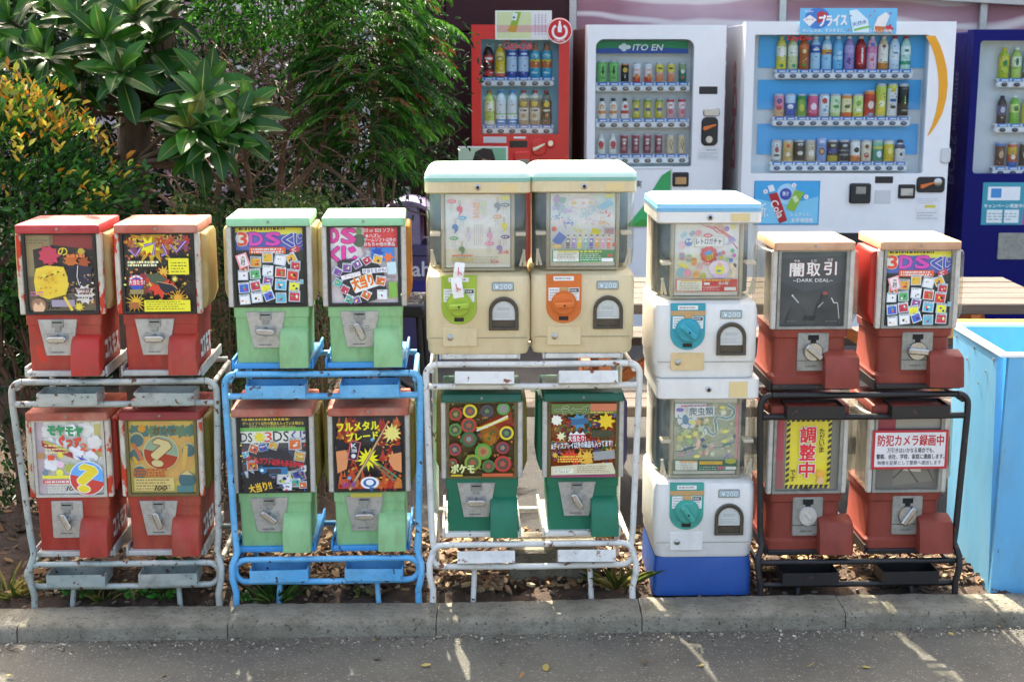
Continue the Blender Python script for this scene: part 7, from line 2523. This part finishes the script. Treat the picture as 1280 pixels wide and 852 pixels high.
for i in range(520):
    while True:
        px, py = rb.gauss(464, 36), rb.gauss(80, 75)
        if 405 < px < 528 and -70 < py < 250 and not (px > 530 and py < -20) and not (px < 420 and py > 170) and not (py > 215 and px > 500):
            break
    y = yn2 + rb.uniform(-.45, .4)
    x, z = at(px, py, y)
    a = rb.uniform(-.5, .5) + (0 if px > 455 else math.pi) if rb.random() < .75 else rb.uniform(0, 6.28)
    L = rb.uniform(.12, .22)
    red = (px > 520 and py < 110 and rb.random() < .45) or rb.random() < .04
    tone = rb.choice(green)
    dx, dy = math.cos(a), rb.uniform(-.9, .2)
    q = Vector((x, y, z))
    d = Vector((dx, dy, .35)).normalized()
    spine = [tuple(q)]
    for k in range(8):
        d = (d + Vector((0, 0, -.14))).normalized()
        q = q + d * L / 8
        spine.append(tuple(q))
        if k < 1:
            continue
        for sgn in (-1, 1):
            side = d.cross(Vector((0, 0, 1)))
            side = side.normalized() * sgn if side.length > .01 else Vector((sgn, 0, 0))
            for j in range(3):
                dd = (d * (.5 + .3 * j) + side * (.9 - .25 * j) + Vector((0, 0, rb.uniform(-.5, .05)))).normalized()
                P.append(tuple(q + side * .012 * j + d * .008 * j))
                Dd.append(tuple(dd))
                LL.append(rb.uniform(.026, .044))
                c_ = rb.choice(redt) if (red and rb.random() < .6) else tone
                f_ = rb.uniform(.75, 1.3)
                CC.append((c_[0] * f_, c_[1] * f_, c_[2] * f_))
    tw_.tube(spine, .0022, 4, r1=.001)
tw_.build('leaf_stalks', 'twig', nd, ang=0)['kind'] = 'stuff'
P = np.array(P)
LL = np.array(LL)
leaves('foliage', P - o3, np.array(Dd), LL, LL * .27, np.array(CC), 'leaf_soft', nd, fold=.2, droop=.25)

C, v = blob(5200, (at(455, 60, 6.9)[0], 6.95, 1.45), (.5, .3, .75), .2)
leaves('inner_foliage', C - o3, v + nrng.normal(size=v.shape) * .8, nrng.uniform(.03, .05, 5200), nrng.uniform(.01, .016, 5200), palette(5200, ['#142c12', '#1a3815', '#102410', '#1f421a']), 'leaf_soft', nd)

# dark evergreen mass behind, out of focus
bk = thing('evergreen_screen', 'dark evergreen bushes filling the shade behind the trees', 'bushes', (-2.4, 7.6, -.02))
o3 = np.array((-2.4, 7.6, -.02))
rb = random.Random(31)
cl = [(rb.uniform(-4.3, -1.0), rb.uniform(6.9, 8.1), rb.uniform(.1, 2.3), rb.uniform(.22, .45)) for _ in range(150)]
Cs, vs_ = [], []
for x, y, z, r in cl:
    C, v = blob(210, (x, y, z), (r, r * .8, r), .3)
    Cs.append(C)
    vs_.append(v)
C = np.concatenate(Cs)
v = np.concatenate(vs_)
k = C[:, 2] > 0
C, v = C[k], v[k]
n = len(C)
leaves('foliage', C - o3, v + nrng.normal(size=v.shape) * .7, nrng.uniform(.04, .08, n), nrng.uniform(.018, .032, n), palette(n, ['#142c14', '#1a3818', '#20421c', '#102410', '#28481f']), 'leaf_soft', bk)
mb = MB(tuple(o3))
for x, y, z, r in cl[:30]:
    mb.tube([(x, y, -.03), (x + rb.gauss(0, .1), y, z * .5), (x, y, z)], .02, 6, r1=.008)
mb.build('stems', 'bark', bk, ang=50)

# weeds along the kerb
def weed(px, py, label, nleaf, size, spread, colr, grass=False):
    x, y = gnd(px, py, -.01)
    y = max(y, kerb_y(x) + .015)
    n = nleaf
    C = np.zeros((n, 3))
    a = nrng.uniform(0, 6.28, n)
    rr_ = nrng.uniform(0, spread, n)
    C[:, 0], C[:, 1] = np.cos(a) * rr_, np.sin(a) * rr_ * .6
    C[:, 2] = nrng.uniform(-.01, size * .8, n)
    D = np.stack([np.cos(a), np.sin(a), np.full(n, 1.6 if grass else .35)], 1) + nrng.normal(size=(n, 3)) * .25
    if grass:
        C[:, 2] = -.012
        o = leaves('grass_tuft', C, D, nrng.uniform(size, size * 2.4, n), nrng.uniform(.003, .006, n), palette(n, colr), 'leaf_soft', None, fold=.1, droop=.5, kind=None)
    else:
        o = leaves('weed', C, D, nrng.uniform(size * .5, size, n), nrng.uniform(size * .35, size * .7, n), palette(n, colr), 'leaf_soft', None, kind=None)
    o.location = (x, y, 0)
    tag(o, label, 'grass' if grass else 'weed', 'weeds along the back of the kerb')


GRN = ['#3f8a2c', '#4f9a34', '#2f6f26', '#66a84a']
DRY = ['#6a7a3a', '#8a8a4a', '#4f6a30', '#a89a5a']
weed(98, 748, 'bright green weed sprouting under the grey rack beside its left leg', 34, .04, .03, GRN)
weed(168, 745, 'round-leaved green weed below the lower trays of the grey rack', 30, .036, .035, GRN)
weed(205, 750, 'flat green weed close to the right leg of the grey rack', 24, .03, .03, GRN)
weed(208, 722, 'dark green weed in the soil behind the grey rack', 22, .05, .03, ['#2c5a24', '#346a2a'])
weed(128, 750, 'thin grass tuft at the kerb in front of the grey rack', 26, .03, .03, DRY, True)
weed(8, 745, 'dry grass tuft at the kerb left of the grey rack', 60, .05, .07, DRY, True)
weed(345, 748, 'grassy tuft at the kerb in front of the blue rack', 50, .035, .06, ['#4f7a30', '#3c6a28', '#6a8a3a'], True)
weed(312, 752, 'tiny green sprout next to the left foot of the blue rack', 14, .02, .02, GRN)
weed(450, 746, 'small green sprout between the legs of the blue rack', 16, .022, .03, DRY)
weed(770, 735, 'arching grass tuft beside the blue plastic base', 34, .07, .03, DRY, True)
